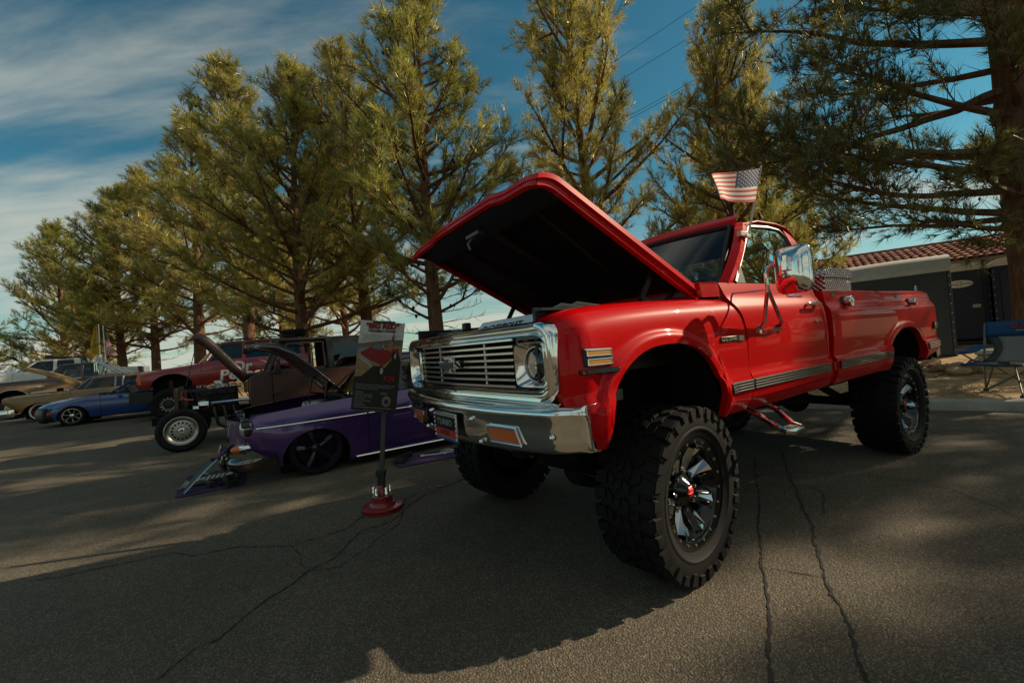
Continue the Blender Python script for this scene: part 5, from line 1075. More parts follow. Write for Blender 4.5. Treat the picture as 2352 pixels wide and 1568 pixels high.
g = MB(); g.grid([[(.70, v, z) for v in (-.56, -.45, -.30)] for z in (.16, .34, .54)]); g.build('nose_mask_side', BLACK, MI, smooth=60, solid=.03)
g = MB(); g.box((.735, -.42, .40), (.01, .10, .03)); g.build('side_marker', AMBER, MI)
green(MI, BLACK, GLASSM, lambda v: .77, .66, lambda v: 1.12, .54, (.72, 1.28), (2.25, 1.95), (1.25, 2.0), [(.80, 1.32, .05), (2.1, 1.9, .2)], roof_m=BLACK)
g = MB(); g.tube([(.66, .76, .78), (.54, 1.30, 1.13)], .022, 6); g.build('windscreen_frame', BLUE, MI)
interior(MI, .62, .8, 2.0, .3, .8, (.33, 1.05, .82))
g = MB(); g.tube([(.76, 1.02, .80), (.84, 1.04, .83)], .02, 6); g.box((.88, 1.06, .86), (.13, .09, .09)); g.build('door_mirror', BLUE, MI, bevel=.025)
g = MB(); g.box((.40, .62, .83), (.3, .12, .03)); g.build('cowl_vent', BLACK, MI)
for v in (.03, 2.27):
    for sg in (1, -1): wheel(MI, (sg*.69, v, .29), .29, .19, .19, 'seven', sg, 15)
g = MB(); g.box((0, 1.2, .2), (1.3, 3.0, .06)); g.build('floor_pan', PITCH, MI)

# ---------------- gold finned station wagon, hood up
GOLD = mat('gold_paint', (.24, .135, .045), .35, coat=.5, coatr=.1, var=.07)
GW = car_root('station_wagon', (-15.93, 14.39), 57, .82); tag(GW, 'old gold station wagon with raised hood, red wheels and whitewall tyres', 'station wagon')
wb = spl([-.85, -.6, -.4, .4, 4.0], [.70, .48, .36, .30, .32]); wt = spl([-.85, -.7, -.3, .8, 2.5, 4.0], [.855, .90, .93, .945, .95, .95]); Ug = bulge(spl([-.85, -.7, -.3, 4.0], [.80, .86, .90, .88]), .05, .09)
sides(GW, GOLD, [('front_fender', -.85, .765), ('front_door', .773, 1.75), ('rear_door', 1.758, 2.6), ('rear_quarter', 2.608, 4.0)], wb, wt, Ug, [(.02, .30, .42, .32), (2.95, .30, .40, .30)])
green(GW, GOLD, GLASSM, lambda v: .95, .78, lambda v: 1.34, .66, (.80, 1.22), (4.0, 3.9), (1.16, 3.95), [(.86, 1.26, .04), (1.10, 1.36, .025), (1.90, 1.92, .05), (2.10, 2.12, .05), (2.95, 2.95, .05), (3.85, 3.8, .08)], frame_m=mat('trim_dull', (.35, .33, .29), .3, metal=.8))
interior(GW, .7, .95, 3.3, .5, .95, (.36, 1.25, 1.0))
g = MB(); rows = []
for k in range(13):
    f = k/12; v = lerp(.90, -.42, f); w = 1.06+.74*f**.85+.06*math.sin(math.pi*f); rows.append([(x*lerp(.72, .66, f), v-.03*(1-x*x), w+.05*(1-x*x)-.03*abs(x)**5) for x in [-1+2*j/14 for j in range(15)]])
g.grid(rows); g.build('hood', mat('gold_dusty', (.30, .19, .07), .5, var=.15, vscale=4), GW, smooth=50, solid=.03)
g = MB(); g.box((0, 0, .75), (1.5, 1.2, .05)); g.box((.1, .1, .85), (.6, .6, .16)); g.box((.55, .45, 1.0), (.1, .16, .12)); g.build('engine_bay', PITCH, GW, bevel=.02)
g = MB(); rows = []
for k in range(25):
    t = -1+2*k/24; rows.append([(.92*math.sin(1.57*t), -.98+.42*abs(t)**4-.06*s_, .36+.12*c) for c, s_ in ((1, 0), (.6, .8), (0, 1), (-.6, .8), (-1, 0), (0, -.3))])
g.rings(rows, True, True); g.build('front_bumper', CHROME, GW, smooth=60)
for sg in (1, -1):
    for z in (.72,): 
        g = MB(); g.lathe([(.09, .05), (.09, -.02), (.08, -.03), (.04, -.05), (0, -.055)], 18, (sg*.72, -.80, z), 'y'); g.build('headlight', CHROME, GW)
g = MB(); g.box((0, -.80, .66), (1.3, .06, .2)); g.build('grille', ALU, GW)
g = MB(); g.tube([(Ug(v, .86, wb(v), wt(v))+.004, v, .862+.03*(v+.8)) for v in (-.78, -.4, 0, .3)], .007, 5); g.build('side_trim', CHROME, GW)
g = MB(); g.tube([(.55, .70, .97), (.3, .78, 1.0)], .008, 5); g.lathe([(.03, 0), (.02, .05), (0, .06)], 10, (.62, .66, .95), 'z'); g.build('wiper', CHROME, GW)
for v in (.02, 2.95):
    for sg in (1, -1): wheel(GW, (sg*.73, v, .33), .33, .185, .19, 'whitewall', sg)

# ---------------- two-tone pickup with roll bar
TAN = mat('tan_paint', (.25, .135, .06), .4, coat=.5, coatr=.1, var=.08); MAR = mat('maroon_paint', (.022, .008, .008), .3, coat=.8)
CH = car_root('twotone_pickup', (-18.8, 16.6), 57, .95); tag(CH, 'two-tone tan and dark maroon square pickup with chrome roll bar', 'pickup truck')
wb = spl([-1.6, -1.2, 4.2], [.72, .62, .62]); wm = spl([-1.6, 4.2], [1.24, 1.27]); wt2 = spl([-1.6, .4, 4.2], [1.38, 1.42, 1.43]); Uh = bulge(lambda v: .97, .04, .0)
sides(CH, TAN, [('front_fender', -1.55, .41), ('door', .418, 1.58), ('cab_corner', 1.588, 2.02), ('bed_side', 2.05, 4.2)], wb, wm, Uh, [(-.42, .62, .50, .48), (2.9, .62, .48, .46)], lip=CHROME)
sides(CH, MAR, [('upper_fender', -1.55, .41), ('upper_door', .418, 1.58), ('upper_corner', 1.588, 2.02), ('upper_bed', 2.05, 4.2)], lambda v: wm(v)+.003, wt2, lambda v, w, a, b: .97-.05*((w-1.25)/.17)**2, [])
deck(CH, 'hood', MAR, -1.55, .5, wt2, lambda v, w, a, b: .92, wb, .04)
green(CH, MAR, GLASSM, lambda v: 1.42, .88, lambda v: 1.95, .72, (.45, .86), (2.02, 1.97), (.82, 2.0), [(.55, .92, .06), (1.50, 1.52, .10), (1.93, 1.92, .14)])
interior(CH, .8, .6, 1.95, .9, 1.4, (.4, .95, 1.5))
for a, b in ((-1.5, -.93), (.09, .41), (.42, 1.58), (2.05, 2.4), (3.4, 4.2)):
    g = MB(); g.tube([(.972, a, .93), (.972, b, .93)], .012, 5); g.build('side_trim', CHROME, CH)
text('lettering', 'CUSTOM DELUXE', .062, CHROME, CH, SIDE((.974, .20, 1.155)), .001, .002); text('lettering', '10', .10, CHROME, CH, SIDE((.974, .32, 1.155)), .001, .003)
for a, b in ((.6, 1.5),): g = MB(); g.tube([(.96, 1.32, 1.36), (.96, 1.52, 1.365)], .015, 6); g.build('door_handle', CHROME, CH)
g = MB()
for sg in (1, -1):
    for o in (0, .11):
        g.tube([(sg*.80, 1.92+o*.6, 1.40), (sg*.80, 1.92+o*.6, 1.92), (sg*.74, 1.93+o*.6, 1.99), (0, 1.93+o*.6, 2.0)], .035, 8); g.tube([(sg*.78, 1.96+o, 1.98), (sg*.80, 2.72+o*1.4, 1.40)], .032, 8)
g.build('roll_bar', CHROME, CH)
for u in (-.45, .1, .55):
    g = MB(); g.lathe([(.0, .09), (.05, .08), (.085, .02), (.09, -.03), (0, -.035)], 14, (u, 1.92, 2.12), 'y'); g.build('roof_light', CHROME, CH)
for k in range(2):
    g = MB(); g.tube([(-.70, 1.70+.16*k, 1.45), (-.70, 1.70+.16*k, 2.20), (-.70, 1.75+.16*k, 2.27)], .05, 10); g.build('exhaust_stack', CHROME, CH)
g = MB(); g.box((0, -1.62, .8), (1.9, .1, .2)); g.build('front_bumper', CHROME, CH, bevel=.03)
g = MB(); g.box((.55, 1.22, 1.50), (.01, .30, .10)); g.build('window_placard', WHITEP, CH)
for v in (-.42, 2.9):
    for sg in (1, -1): wheel(CH, (sg*.84, v, .42), .42, .20, .27, 'plain', sg)

# ---------------- white crew-cab pickup behind
WT = car_root('crew_cab_pickup', (-22.2, 19.1), 57, .95); tag(WT, 'tall white crew-cab pickup behind the two-tone truck', 'pickup truck')
WP = mat('white_truck', (.66, .64, .58), .35, coat=.6, var=.06)
wb = spl([-1.5, -1, 4.5], [1.0, .95, .95]); wt = spl([-1.5, -1.0, -.4, .1, .3, 1.2, 2.5, 4.4], [1.50, 1.66, 1.74, 1.84, 1.84, 1.80, 1.80, 1.74]); Uw_ = bulge(lambda v: .98, .04, .05)
sides(WT, WP, [('front_fender', -1.5, -.04), ('front_door', -.03, 1.27), ('rear_door', 1.28, 2.2), ('bed_side', 2.3, 4.35)], wb, wt, Uw_, [(-.75, .95, .55, .55), (3.2, .95, .52, .5)], lip=BLACK)
deck(WT, 'hood', WP, -1.5, .1, wt, Uw_, wb, .05)
green(WT, WP, GLASST, lambda v: 1.82, .88, lambda v: 2.33, .72, (.05, .68), (2.25, 2.12), (.62, 2.15), [(.18, .74, .06), (1.28, 1.28, .12), (2.08, 2.0, .22)])
interior(WT, .8, .3, 2.1, 1.2, 1.8)
g = MB(); g.box((0, 4.40, 1.5), (1.8, .06, .45)); g.build('tailgate', WP, WT)
for sg in (1, -1): g = MB(); g.box((sg*.93, 4.30, 1.58), (.1, .16, .34)); g.build('tail_lamp', mat('lamp_red_dark', (.06, .01, .01), .2, coat=1), WT, bevel=.01)
g = MB(); g.box((0, 1.3, 2.43), (1.2, .9, .05)); g.box((.1, 1.0, 2.50), (.5, .3, .12)); g.build('roof_rack', BLACK, WT, bevel=.02)
g = MB(); g.box((0, -1.55, 1.1), (1.9, .12, .3)); g.build('front_bumper', CHROME, WT, bevel=.04)
for v in (-.75, 3.2):
    for sg in (1, -1): wheel(WT, (sg*.86, v, .50), .50, .24, .30, 'plain', sg)

# ---------------- hot rod at the left edge with chrome intake showing
HR = car_root('hot_rod', (-25.9, 21.9), 57, .8); tag(HR, 'dark hot rod at the far left edge with a chrome intake scoop', 'car')
g = MB(); g.box((0, 1.0, .75), (1.5, 3.2, .7)); g.build('body', mat('dark_blue_paint', (.01, .015, .03), .3, coat=.8), HR, bevel=.15)
g = MB(); rows = [[(x, v, 1.88+z) for x, z in ((-.34, -.1), (-.34, .08), (-.2, .14), (.2, .14), (.34, .08), (.34, -.1))] for v in (-.55, -.5, .3, .45)]
g.rings(rows, True, True); g.build('intake_scoop', CHROME, HR, bevel=.03)
g = MB(); g.box((0, -.05, 1.62), (.5, .8, .3)); g.box((0, -.05, 1.3), (.7, .9, .5)); g.build('blower', mat('engine_dark'), HR, bevel=.03)
for v in (-.6, 2.2):
    for sg in (1, -1): wheel(HR, (sg*.8, v, .4), .4, .2, .26, 'plain', sg)
# ================================================================ poster stand
SG = empty('poster_stand', (-1.17, 3.56, 0), R(4)); tag(SG, 'poster of a red pickup on a post with a red brake-disc base', 'poster stand')
SR = mat('stand_red', (.22, .010, .010), .35, coat=.5, var=.1)
g = MB(); g.lathe([(0, .075), (.10, .075), (.104, .07), (.108, .045), (.16, .040), (.165, .036), (.165, .028), (.158, .026), (.158, .014), (.165, .012), (.165, .0), (0, 0)], 48, axis='z'); rot_ = g.build('brake_disc_base', SR, SG, smooth=30)
g = MB()
for k in range(40):
    a = 2*math.pi*k/40; g.box((.1595*math.cos(a), .1595*math.sin(a), .020), (.012, .006, .013), rz=a)
g.build('vent_vanes', SR, rot_)
g = MB(); g.lathe([(.085, .075), (.085, .115), (.08, .12), (.045, .122), (.04, .20), (.036, .205), (0, .205)], 28, axis='z'); g.build('disc_hub', SR, SG)
for k in range(5):
    a = 2*math.pi*k/5+.5; g = MB(); g.lathe([(.013, .118), (.013, .15), (.010, .155), (.010, .185), (.006, .192), (0, .193)], 8, (.066*math.cos(a), .066*math.sin(a), 0), 'z'); g.build('lug_nut', CHROME, SG)
lean = Matrix.Rotation(R(6.5), 3, 'Y')
def sp(x, y, z): return lean @ Vector((x, y, z-.2))+Vector((.0, 0, .2))
g = MB(); g.box(sp(0, 0, .235), (.055, .06, .09), rot=lean); g.box(sp(-.005, 0, .30), (.075, .07, .05), rot=lean); g.build('post_clamp', BLACK, SG, bevel=.004)
g = MB(); g.box(sp(0, 0, .56), (.034, .034, .56), rot=lean); g.build('post', mat('post_dark', (.06, .055, .048), .5), SG)
BX = Vector((.055, -.025, .99+.19)); BR = Matrix.Rotation(R(9.3), 3, 'Y') @ Matrix.Rotation(R(-5), 3, 'X')
BM = Matrix.Translation(BX) @ BR.to_4x4() @ Matrix.Rotation(R(90), 4, 'X')   # poster face: local x right, y up, z to viewer
pw, ph = .36, .735
g = MB(); P = lambda p, d: BM @ Vector((p[0], p[1], d)); g.prism([(-pw/2, -ph/2), (pw/2, -ph/2), (pw/2, ph/2), (-pw/2, ph/2)], P, -.004, .004); bo = g.build('board', mat('poster_black', (.010, .010, .010), .5, spec=.25), SG, smooth=0)
lay = [0.0045]
def pr(poly, m, name='print'):
    g = MB(); lay[0] += .00035; z = lay[0]; g.add([P((x*pw, y*ph), z) for x, y in poly], [tuple(range(len(poly)))]); return g.build(name, m, bo, smooth=0)
C_ = lambda n, c: mat('print_'+n, c, .6, spec=.2)
pr([(-.5, .20), (.5, .28), (.5, .5), (-.5, .5)], mat('print_sky', (.48, .45, .43), .35, var=.15, vscale=9)); pr([(-.5, .17), (.5, .25), (.5, .31), (.2, .30), (-.1, .27), (-.5, .235)], mat('print_brush', (.10, .07, .035), .4, var=.5, vscale=40))
pr([(-.5, .12), (-.05, .16), (-.05, .205), (-.5, .19)], mat('print_water', (.12, .15, .19), .3, var=.2)); pr([(-.5, -.14), (.5, -.02), (.5, .25), (-.05, .20), (-.5, .13)], mat('print_grass', (.20, .125, .035), .4, var=.35, vscale=30))
pr([(-.5, -.20), (-.1, .0), (.15, -.02), (.42, .18), (.5, .05), (.5, -.2)], C_('shade', (.02, .016, .010)))
pr([(-.44, .10), (.02, .02), (.10, .00), (.14, .02), (.22, .06), (.42, .16), (.42, .21), (.10, .18), (.06, .255), (-.15, .255), (-.22, .20), (-.42, .14)], C_('red', (.20, .02, .015)), 'printed_truck')
pr([(-.19, .20), (.0, .175), (.04, .245), (-.13, .25)], C_('glass', (.10, .14, .19))); pr([(.03, .19), (.07, .20), (.09, .245), (.06, .25)], C_('glass2', (.25, .27, .28)))
pr([(-.45, .10), (-.18, .015), (-.17, .04), (-.44, .125)], C_('chrome', (.25, .25, .26))); pr([(-.44, .075), (-.14, -.02), (-.14, -.003), (-.45, .092)], C_('chrome2', (.35, .35, .36)))
for cx, cy, rx, ry in ((.06, -.055, .075, .06), (.33, .12, .05, .05)):
    pr([(cx+rx*math.cos(2*math.pi*k/20), cy+ry*math.sin(2*math.pi*k/20)) for k in range(20)], C_('tyre', (.012, .012, .012))); pr([(cx+.03+rx*.5*math.cos(2*math.pi*k/16), cy+ry*.62*math.sin(2*math.pi*k/16)) for k in range(16)], C_('rim', (.30, .30, .30)))
pr([(.19, .175), (.27, .165), (.285, .28), (.28, .385), (.24, .30), (.195, .25)], C_('flagred', (.30, .12, .11))); pr([(.235, .28), (.285, .28), (.29, .385), (.265, .34)], C_('flagblue', (.06, .07, .13)))
def tx(s, size, x, y, m, bold=0, sx=1, shear=0, rz=0, align='CENTER'): return text('lettering', s, size, m, bo, BM @ Matrix.Translation((x*pw, y*ph, .0118)) @ Matrix.Rotation(R(rz), 4, 'Z'), .0001, bold, shear, 1, align, sx)
PR = C_('title', (.20, .015, .012)); PK = C_('ink', (.025, .02, .02)); PL = C_('lightink', (.40, .38, .34))
tx('"BIG RED"', .062, .0, .445, PR, .0035, .98, .15, 3); tx('THE FAMILY HAULER', .025, .0, .39, PK, .0012, .95, .12, 3)
for i, s in enumerate(('This K20 was originally purchased in 1971 from Redway Chevrolet', 'in Redding, CA. This 1972 Cheyenne trimmed K20 longbed', 'pickup left the lot equipped with a 350 small block engine', 'backed by a turbo 350 transmission.')): tx(s, .0115, -.43, .335-.021*i, PK, 0, 1, 0, 2, 'LEFT')
tx('K20', .05, .28, -.135, C_('k20', (.30, .012, .012)), .002, 1.1)
for i, s in enumerate(('The K20 was modernized with an LML Duramax Diesel and Allison', '6 speed transmission to boost its towing capacity enabling it to', 'tow heavy trailers, such as 5th wheels.')): tx(s, .0115, -.44, -.215-.022*i, PL, 0, 1, 0, 0, 'LEFT')
for i, s in enumerate(('\u2022 2nd Owners', '\u2022 Engine: LML Duramax Diesel', '\u2022 Transmission: Allison 6 Speed', '\u2022 Rear: 4.10 Gears', '\u2022 Front: Dana 60, 4.10 Gears', '\u2022 Transfer Case', '\u2022 Paint: Radiant Red', '\u2022 All Work Completed By Owners With The Exception Of Paint')): tx(s, .0115, -.45, -.30-.0235*i, PL, 0, 1, 0, 0, 'LEFT')
pr([(.12, -.312), (.28, -.312), (.28, -.292), (.12, -.292)], C_('greybar', (.10, .10, .10))); pr([(.27+.10*math.cos(2*math.pi*k/20), -.385+.06*math.sin(2*math.pi*k/20)) for k in range(20)], C_('crest', (.22, .12, .11)), 'crest'); pr([(.27+.05*math.cos(2*math.pi*k/12), -.39+.03*math.sin(2*math.pi*k/12)) for k in range(12)], C_('crest2', (.02, .03, .06)))
g = MB(); g.prism([(-.08, -.372), (.085, -.372), (.085, -.356), (-.08, -.356)], P, -.01, .014); g.prism([(-.08, .352), (.10, .358), (.10, .376), (-.08, .370)], P, -.01, .014); g.build('poster_clip', BLACK, SG)
g = MB(); g.tube([P((.06, .375), 0), P((.04, .40), .0), P((-.04, .425), .02), P((-.085, .432), .05)], [.011, .010, .008, .006], 6, flat=.5); g.build('poster_hook', BLACK, SG)

# ================================================================ flags
NAVY = mat('flag_blue', (.006, .020, .09), .8); FRED = mat('flag_red', (.50, .008, .014), .8); FWH = mat('flag_white', (.66, .62, .56), .8)
def us_flag(parent, P, union_u=.42, name='flag'):
    """P(a, b): a along the fly 0..1, b down the hoist 0..1"""
    g = MB(); nu, nv = 40, 26; rows = [[P(i/nu, j/nv) for i in range(nu+1)] for j in range(nv+1)]
    o = 0
    for j in range(nv):
        for i in range(nu):
            mi = 2 if (j < 14 and i/nu < union_u) else (0 if (j//2) % 2 == 0 else 1)
            q = [rows[j][i], rows[j][i+1], rows[j+1][i+1], rows[j+1][i]]; g.add(q, [(0, 1, 2, 3)], mi)
    me = bpy.data.meshes.new(name); me.from_pydata(g.v, [], g.f)
    for m in (FRED, FWH, NAVY): me.materials.append(m)
    me.polygons.foreach_set('material_index', g.m); bm = bmesh.new(); bm.from_mesh(me); bmesh.ops.remove_doubles(bm, verts=bm.verts, dist=1e-5); bm.to_mesh(me); bm.free(); me.shade_smooth()
    f = bpy.data.objects.new(name, me); COL.objects.link(f); f.parent = parent
    s = MB()
    for r in range(9):
        for c in range(6 if r % 2 == 0 else 5):
            a = union_u*((c+.5+(0 if r % 2 == 0 else .5))/6.0); b = (7/13)*(r+.7)/9.4
            for side in (.003, -.003):
                p = Vector(P(a, b)); dx = Vector(P(a+.01, b))-p; dy = Vector(P(a, b+.01))-p; n = dx.cross(dy).normalized()*side; dx *= .95; dy *= 1.45
                pts = [p+n+(dx*math.sin(2*math.pi*k/10)-dy*math.cos(2*math.pi*k/10))*(1.75 if k % 2 == 0 else .7) for k in range(10)]; s.add(pts, [tuple(range(10))])
    st = s.build('stars', FWH, f, smooth=0); st['kind'] = 'stuff'
    return f
a_ = R(57.21)
def tw(u, v, w): return Vector((.339+u*math.cos(a_)+v*math.sin(a_), 2.996-u*math.sin(a_)+v*math.cos(a_), w))
CF = empty('window_flag', tw(.80, 1.0, 1.84), -a_); tag(CF, 'small American flag clipped to the red truck side window', 'flag'); off = Vector((.80, 1.0, 1.84))
def cfp(a, b):
    t0 = Vector((.825, 1.222, 2.345)); h = Vector((.0, -.11, -.245)); f = Vector((0, -.64, -.145)); d = Vector((0, .10, .10))
    p = t0+h*b+f*a*(1-.12*b)+d*(a**1.5)*b*(.9)+Vector((.035*math.sin(a*7+b*1.2)*a, 0, -.014*math.sin(a*6.5+b)*a)); return p-off
us_flag(CF, cfp, .47)
g = MB(); pb = Vector((.81, 1.010, 1.860)); pt = Vector((.825, 1.228, 2.362)); d_ = (pt-pb).normalized(); g.tube([pb-off, pt-off], .009, 6, flat=.6); g.build('flag_stick', mat('cream_plastic', (.55, .48, .36), .5), CF)
g = MB(); g.box(Vector((.80, .965, 1.872))-off, (.03, .10, .035)); g.box(Vector((.812, .995, 1.858))-off, (.02, .05, .025)); g.build('window_clip', mat('cream_plastic'), CF, bevel=.005)
# flags on the two-tone pickup
a2 = R(57); def_c = Vector((-18.8-.95*math.cos(a2), 16.6+.95*math.sin(a2)))
def cw(u, v, w): return (def_c.x+u*math.cos(a2)+v*math.sin(a2), def_c.y-u*math.sin(a2)+v*math.cos(a2), w)
YF = empty('yellow_flag', cw(.2, 1.98, 2.05), -a2); tag(YF, 'yellow flag with dark motto hanging from a pole on the two-tone pickup', 'flag')
g = MB(); rows = []
for j in range(21):
    b = j/20; rows.append([(.03*math.sin(a*9+b*2), -.02-a*(.08+.26*b)-.0, 1.50-1.22*b+.0*a) for a in [i/10 for i in range(11)]])
g.grid(rows); yf = g.build('flag_cloth', mat('flag_yellow', (.50, .31, .02), .8, var=.12, vscale=4), YF, smooth=60)
text('lettering', 'TREAD ON ME', .085, mat('flag_ink', (.04, .03, .02), .8), yf, frame((.045, -.16, .62), (0, 1, .45), (0, -.3, 1)), .001, .002); 
g = MB(); g.grid([[(.045, -.20+.03*k, .80+.025*k+s_*.012*math.sin(math.pi*k/5)) for k in range(6)] for s_ in (1, -1)]); g.build('printed_snake', mat('flag_green', (.03, .06, .03), .8), yf, smooth=0)
g = MB(); g.tube([(0, 0, 0), (0, .02, 1.55)], .015, 6); g.build('flag_pole', ALU, YF)
UF = empty('hanging_flag', cw(-.05, 2.12, 2.05), -a2); tag(UF, 'limp American flag hanging from a pole on the two-tone pickup', 'flag')
def ufp(a, b):  # hangs down: fly axis droops
    return Vector((.05*math.sin(a*8+b*3), -.02+.38*b*(.35+.65*a)+.03*a-.16*b*a*(1-a), 1.42-.62*b*(1-a)*.7-1.22*a))
us_flag(UF, ufp, .40)
g = MB(); g.tube([(0, -.02, 0), (0, -.03, 1.5)], .015, 6); g.build('flag_pole', ALU, UF)

# ================================================================ toolbox across the truck bed
def diamond_mat():
    m = bpy.data.materials.new('diamond_plate'); m.use_nodes = True; nt = m.node_tree; b = nt.nodes['Principled BSDF']; L = nt.links.new
    b.inputs['Base Color'].default_value = (.66, .66, .64, 1); b.inputs['Metallic'].default_value = 1; b.inputs['Roughness'].default_value = .2
    tc = nt.nodes.new('ShaderNodeTexCoord'); sp_ = nt.nodes.new('ShaderNodeSeparateXYZ'); L(tc.outputs['Object'], sp_.inputs[0])
    def M_(op, a, b_):
        x = nt.nodes.new('ShaderNodeMath'); x.operation = op
        for i, q in enumerate((a, b_)):
            if q is None: continue
            if isinstance(q, float): x.inputs[i].default_value = q
            else: L(q, x.inputs[i])
        return x.outputs[0]
    h = M_('ADD', M_('ADD', sp_.outputs[0], sp_.outputs[1]), M_('MULTIPLY', sp_.outputs[2], .0)); s1 = M_('SINE', M_('MULTIPLY', M_('ADD', h, sp_.outputs[2]), 85.0), None); s2 = M_('SINE', M_('MULTIPLY', M_('SUBTRACT', h, sp_.outputs[2]), 85.0), None)
    p = M_('POWER', M_('ABSOLUTE', M_('MULTIPLY', s1, s2), None), 2.0); bp = nt.nodes.new('ShaderNodeBump'); bp.inputs['Strength'].default_value = 1; bp.inputs['Distance'].default_value = .02; L(p, bp.inputs['Height']); L(bp.outputs[0], b.inputs['Normal']); return m
DIA = diamond_mat()
TB = empty('truck_toolbox', tw(0, 2.22, 1.40), -a_); tag(TB, 'silver diamond-plate toolbox spanning the front of the truck bed', 'toolbox')
sec_ = [(-.25, -.02), (.25, -.02), (.25, .20), (.245, .215)]
g = MB(); g.prism([(-.25, -.02), (.25, -.02), (.25, .195), (-.25, .195)], lambda p, d: (d, p[0], p[1]), -.86, .86); g.build('box_body', DIA, TB, smooth=0, bevel=.006)
g = MB(); g.prism([(-.26, .195), (.26, .195), (.26, .225), (.235, .262), (.20, .272), (-.20, .272), (-.235, .262), (-.26, .225)], lambda p, d: (d, p[0], p[1]), -.87, .87); g.build('box_lid', DIA, TB, smooth=30, bevel=.004)
g = MB(); g.box((.80, .27, .14), (.06, .03, .05)); g.build('box_latch', BLACK, TB, bevel=.005); g = MB(); g.lathe([(.018, 0), (.02, .06), (0, .065)], 12, (.80, .285, .14), 'y'); g.build('latch_lamp', mat('lamp_red', (.4, .01, .01), .25, coat=1), TB)

# ================================================================ mats and the things shown on them
PMAT = mat('purple_carpet', (.085, .055, .125), .95, var=.25, vscale=40, bump=1, bscale=250, spec=.1)
def slab(name, poly, z0, z1, m, label, cat, bevel=.004, group=None):
    c = Vector((sum(p[0] for p in poly)/len(poly), sum(p[1] for p in poly)/len(poly))); r = empty(name, (c.x, c.y, 0)) if False else None
    g = MB(); g.prism([(p[0]-c.x, p[1]-c.y) for p in poly], lambda p, d: (p[0], p[1], d), z0, z1); o = g.build(name, m, None, smooth=0, bevel=bevel, loc=(c.x, c.y, 0)); tag(o, label, cat, group); return o, c
def rounded(poly, r=.06, n=5):
    out = []; N_ = len(poly)
    for i in range(N_):
        p = Vector(poly[i]); a = (Vector(poly[i-1])-p).normalized(); b = (Vector(poly[(i+1) % N_])-p).normalized()
        for k in range(n+1):
            t = k/n; out.append(tuple(p+a*r*(1-t)**2+b*r*t**2))
    return out
slab('floor_mat', rounded([(-3.49, 4.31), (-2.98, 4.62), (-3.46, 5.42), (-4.00, 5.17)]), .004, .018, PMAT, 'purple carpet mat in front of the purple car with a letter board on it', 'mat')
slab('floor_mat', rounded([(-1.57, 5.16), (-1.37, 4.80), (-.55, 5.16), (-.75, 5.6)]), .004, .018, PMAT, 'purple carpet mat with tools beside the purple car door', 'mat')
LB, c = slab('letter_board', [(-3.54, 4.63), (-3.17, 4.82), (-3.37, 5.22), (-3.74, 5.04)], .020, .045, SATIN, 'black letter board with white lines of text lying on the mat', 'letter board', .004)
ex = Vector((.37, .19, 0)).normalized(); ey = Vector((-.20, .40, 0)).normalized()
rb = random.Random(3)
text('lettering', '*HOT ROD*', .05, WHITEP, LB, frame(Vector((.095, .045, .0462)), ey, -ex), .0005, .001)
for i in range(7):
    p = ex*(.12-.045*i)+ey*(-.0)+Vector((0, 0, .0462)); w_ = ('VINTAGE COUPE', 'AIR RIDE SET', 'CUSTOM PAINT', 'LOW AND SLOW', 'AIR COOLED', 'BUILT AT HOME', 'ALL FUN')[i]
    text('lettering', w_, .036, WHITEP, LB, frame(p, ey, -ex), .0005, .001, sx=.9)
text('lettering', '+FUN+', .05, WHITEP, LB, frame(-ex*.19+Vector((0, 0, .0462)), ey, -ex), .0005, .001)
PLT, c = slab('show_plate', [(-3.63, 4.52), (-3.52, 4.58), (-3.74, 5.0), (-3.86, 4.94)], .019, .024, SATIN, 'small black plate with a white border half under the long blade', 'plate', .001)
g = MB(); q = [(-.02, -.21), (.08, -.155), (-.03, .045)]; e2 = Vector((-.22, .42, 0)).normalized(); e1 = Vector((.11, .06, 0)).normalized()
for a, b, w_, h_ in ((-.045, 0, .006, .38), (.045, 0, .006, .38)): g.prism([(a-w_/2, -h_/2), (a+w_/2, -h_/2), (a+w_/2, h_/2), (a-w_/2, h_/2)], lambda p, d: e1*p[0]+e2*p[1]+Vector((0, 0, d)), .0242, .0250)
g.build('plate_border', WHITEP, PLT, smooth=0); text('lettering', 'CLASSIC', .07, WHITEP, PLT, frame((0, 0, .0248), e2, -e1), .0003, .001)
def tool(name, label, loc, rz, parts, cat='tool', tilt=0):
    r = empty(name, loc, rz); tag(r, label, cat); r.rotation_euler = (tilt, 0, rz)
    for nm, g_, m_ in parts: g_.build(nm, m_, r, bevel=.003)
    return r
def pistol():
    b = MB(); b.box((0, 0, .05), (.22, .045, .05)); b.box((.06, 0, .075), (.10, .035, .02)); h = MB(); h.box((-.10, -.05, .04), (.05, .12, .045), rz=.4); t = MB(); t.box((-.02, -.05, .035), (.05, .05, .012)); return [('slide', b, SATIN), ('grip', h, BLACK), ('trigger_guard', t, BLACK)]
tool('toy_pistol', 'black pistol-shaped prop lying across the letter board', (-3.24, 4.66, .02), .5, pistol(), 'prop'); tool('toy_pistol', 'bulky black prop on the mat edge beside the letter board corner', (-3.16, 4.60, .018), 2.2, pistol(), 'prop')
tool('toy_pistol', 'black pistol-shaped prop on the mat beside the car door', (-1.37, 5.05, .018), .9, pistol(), 'prop')
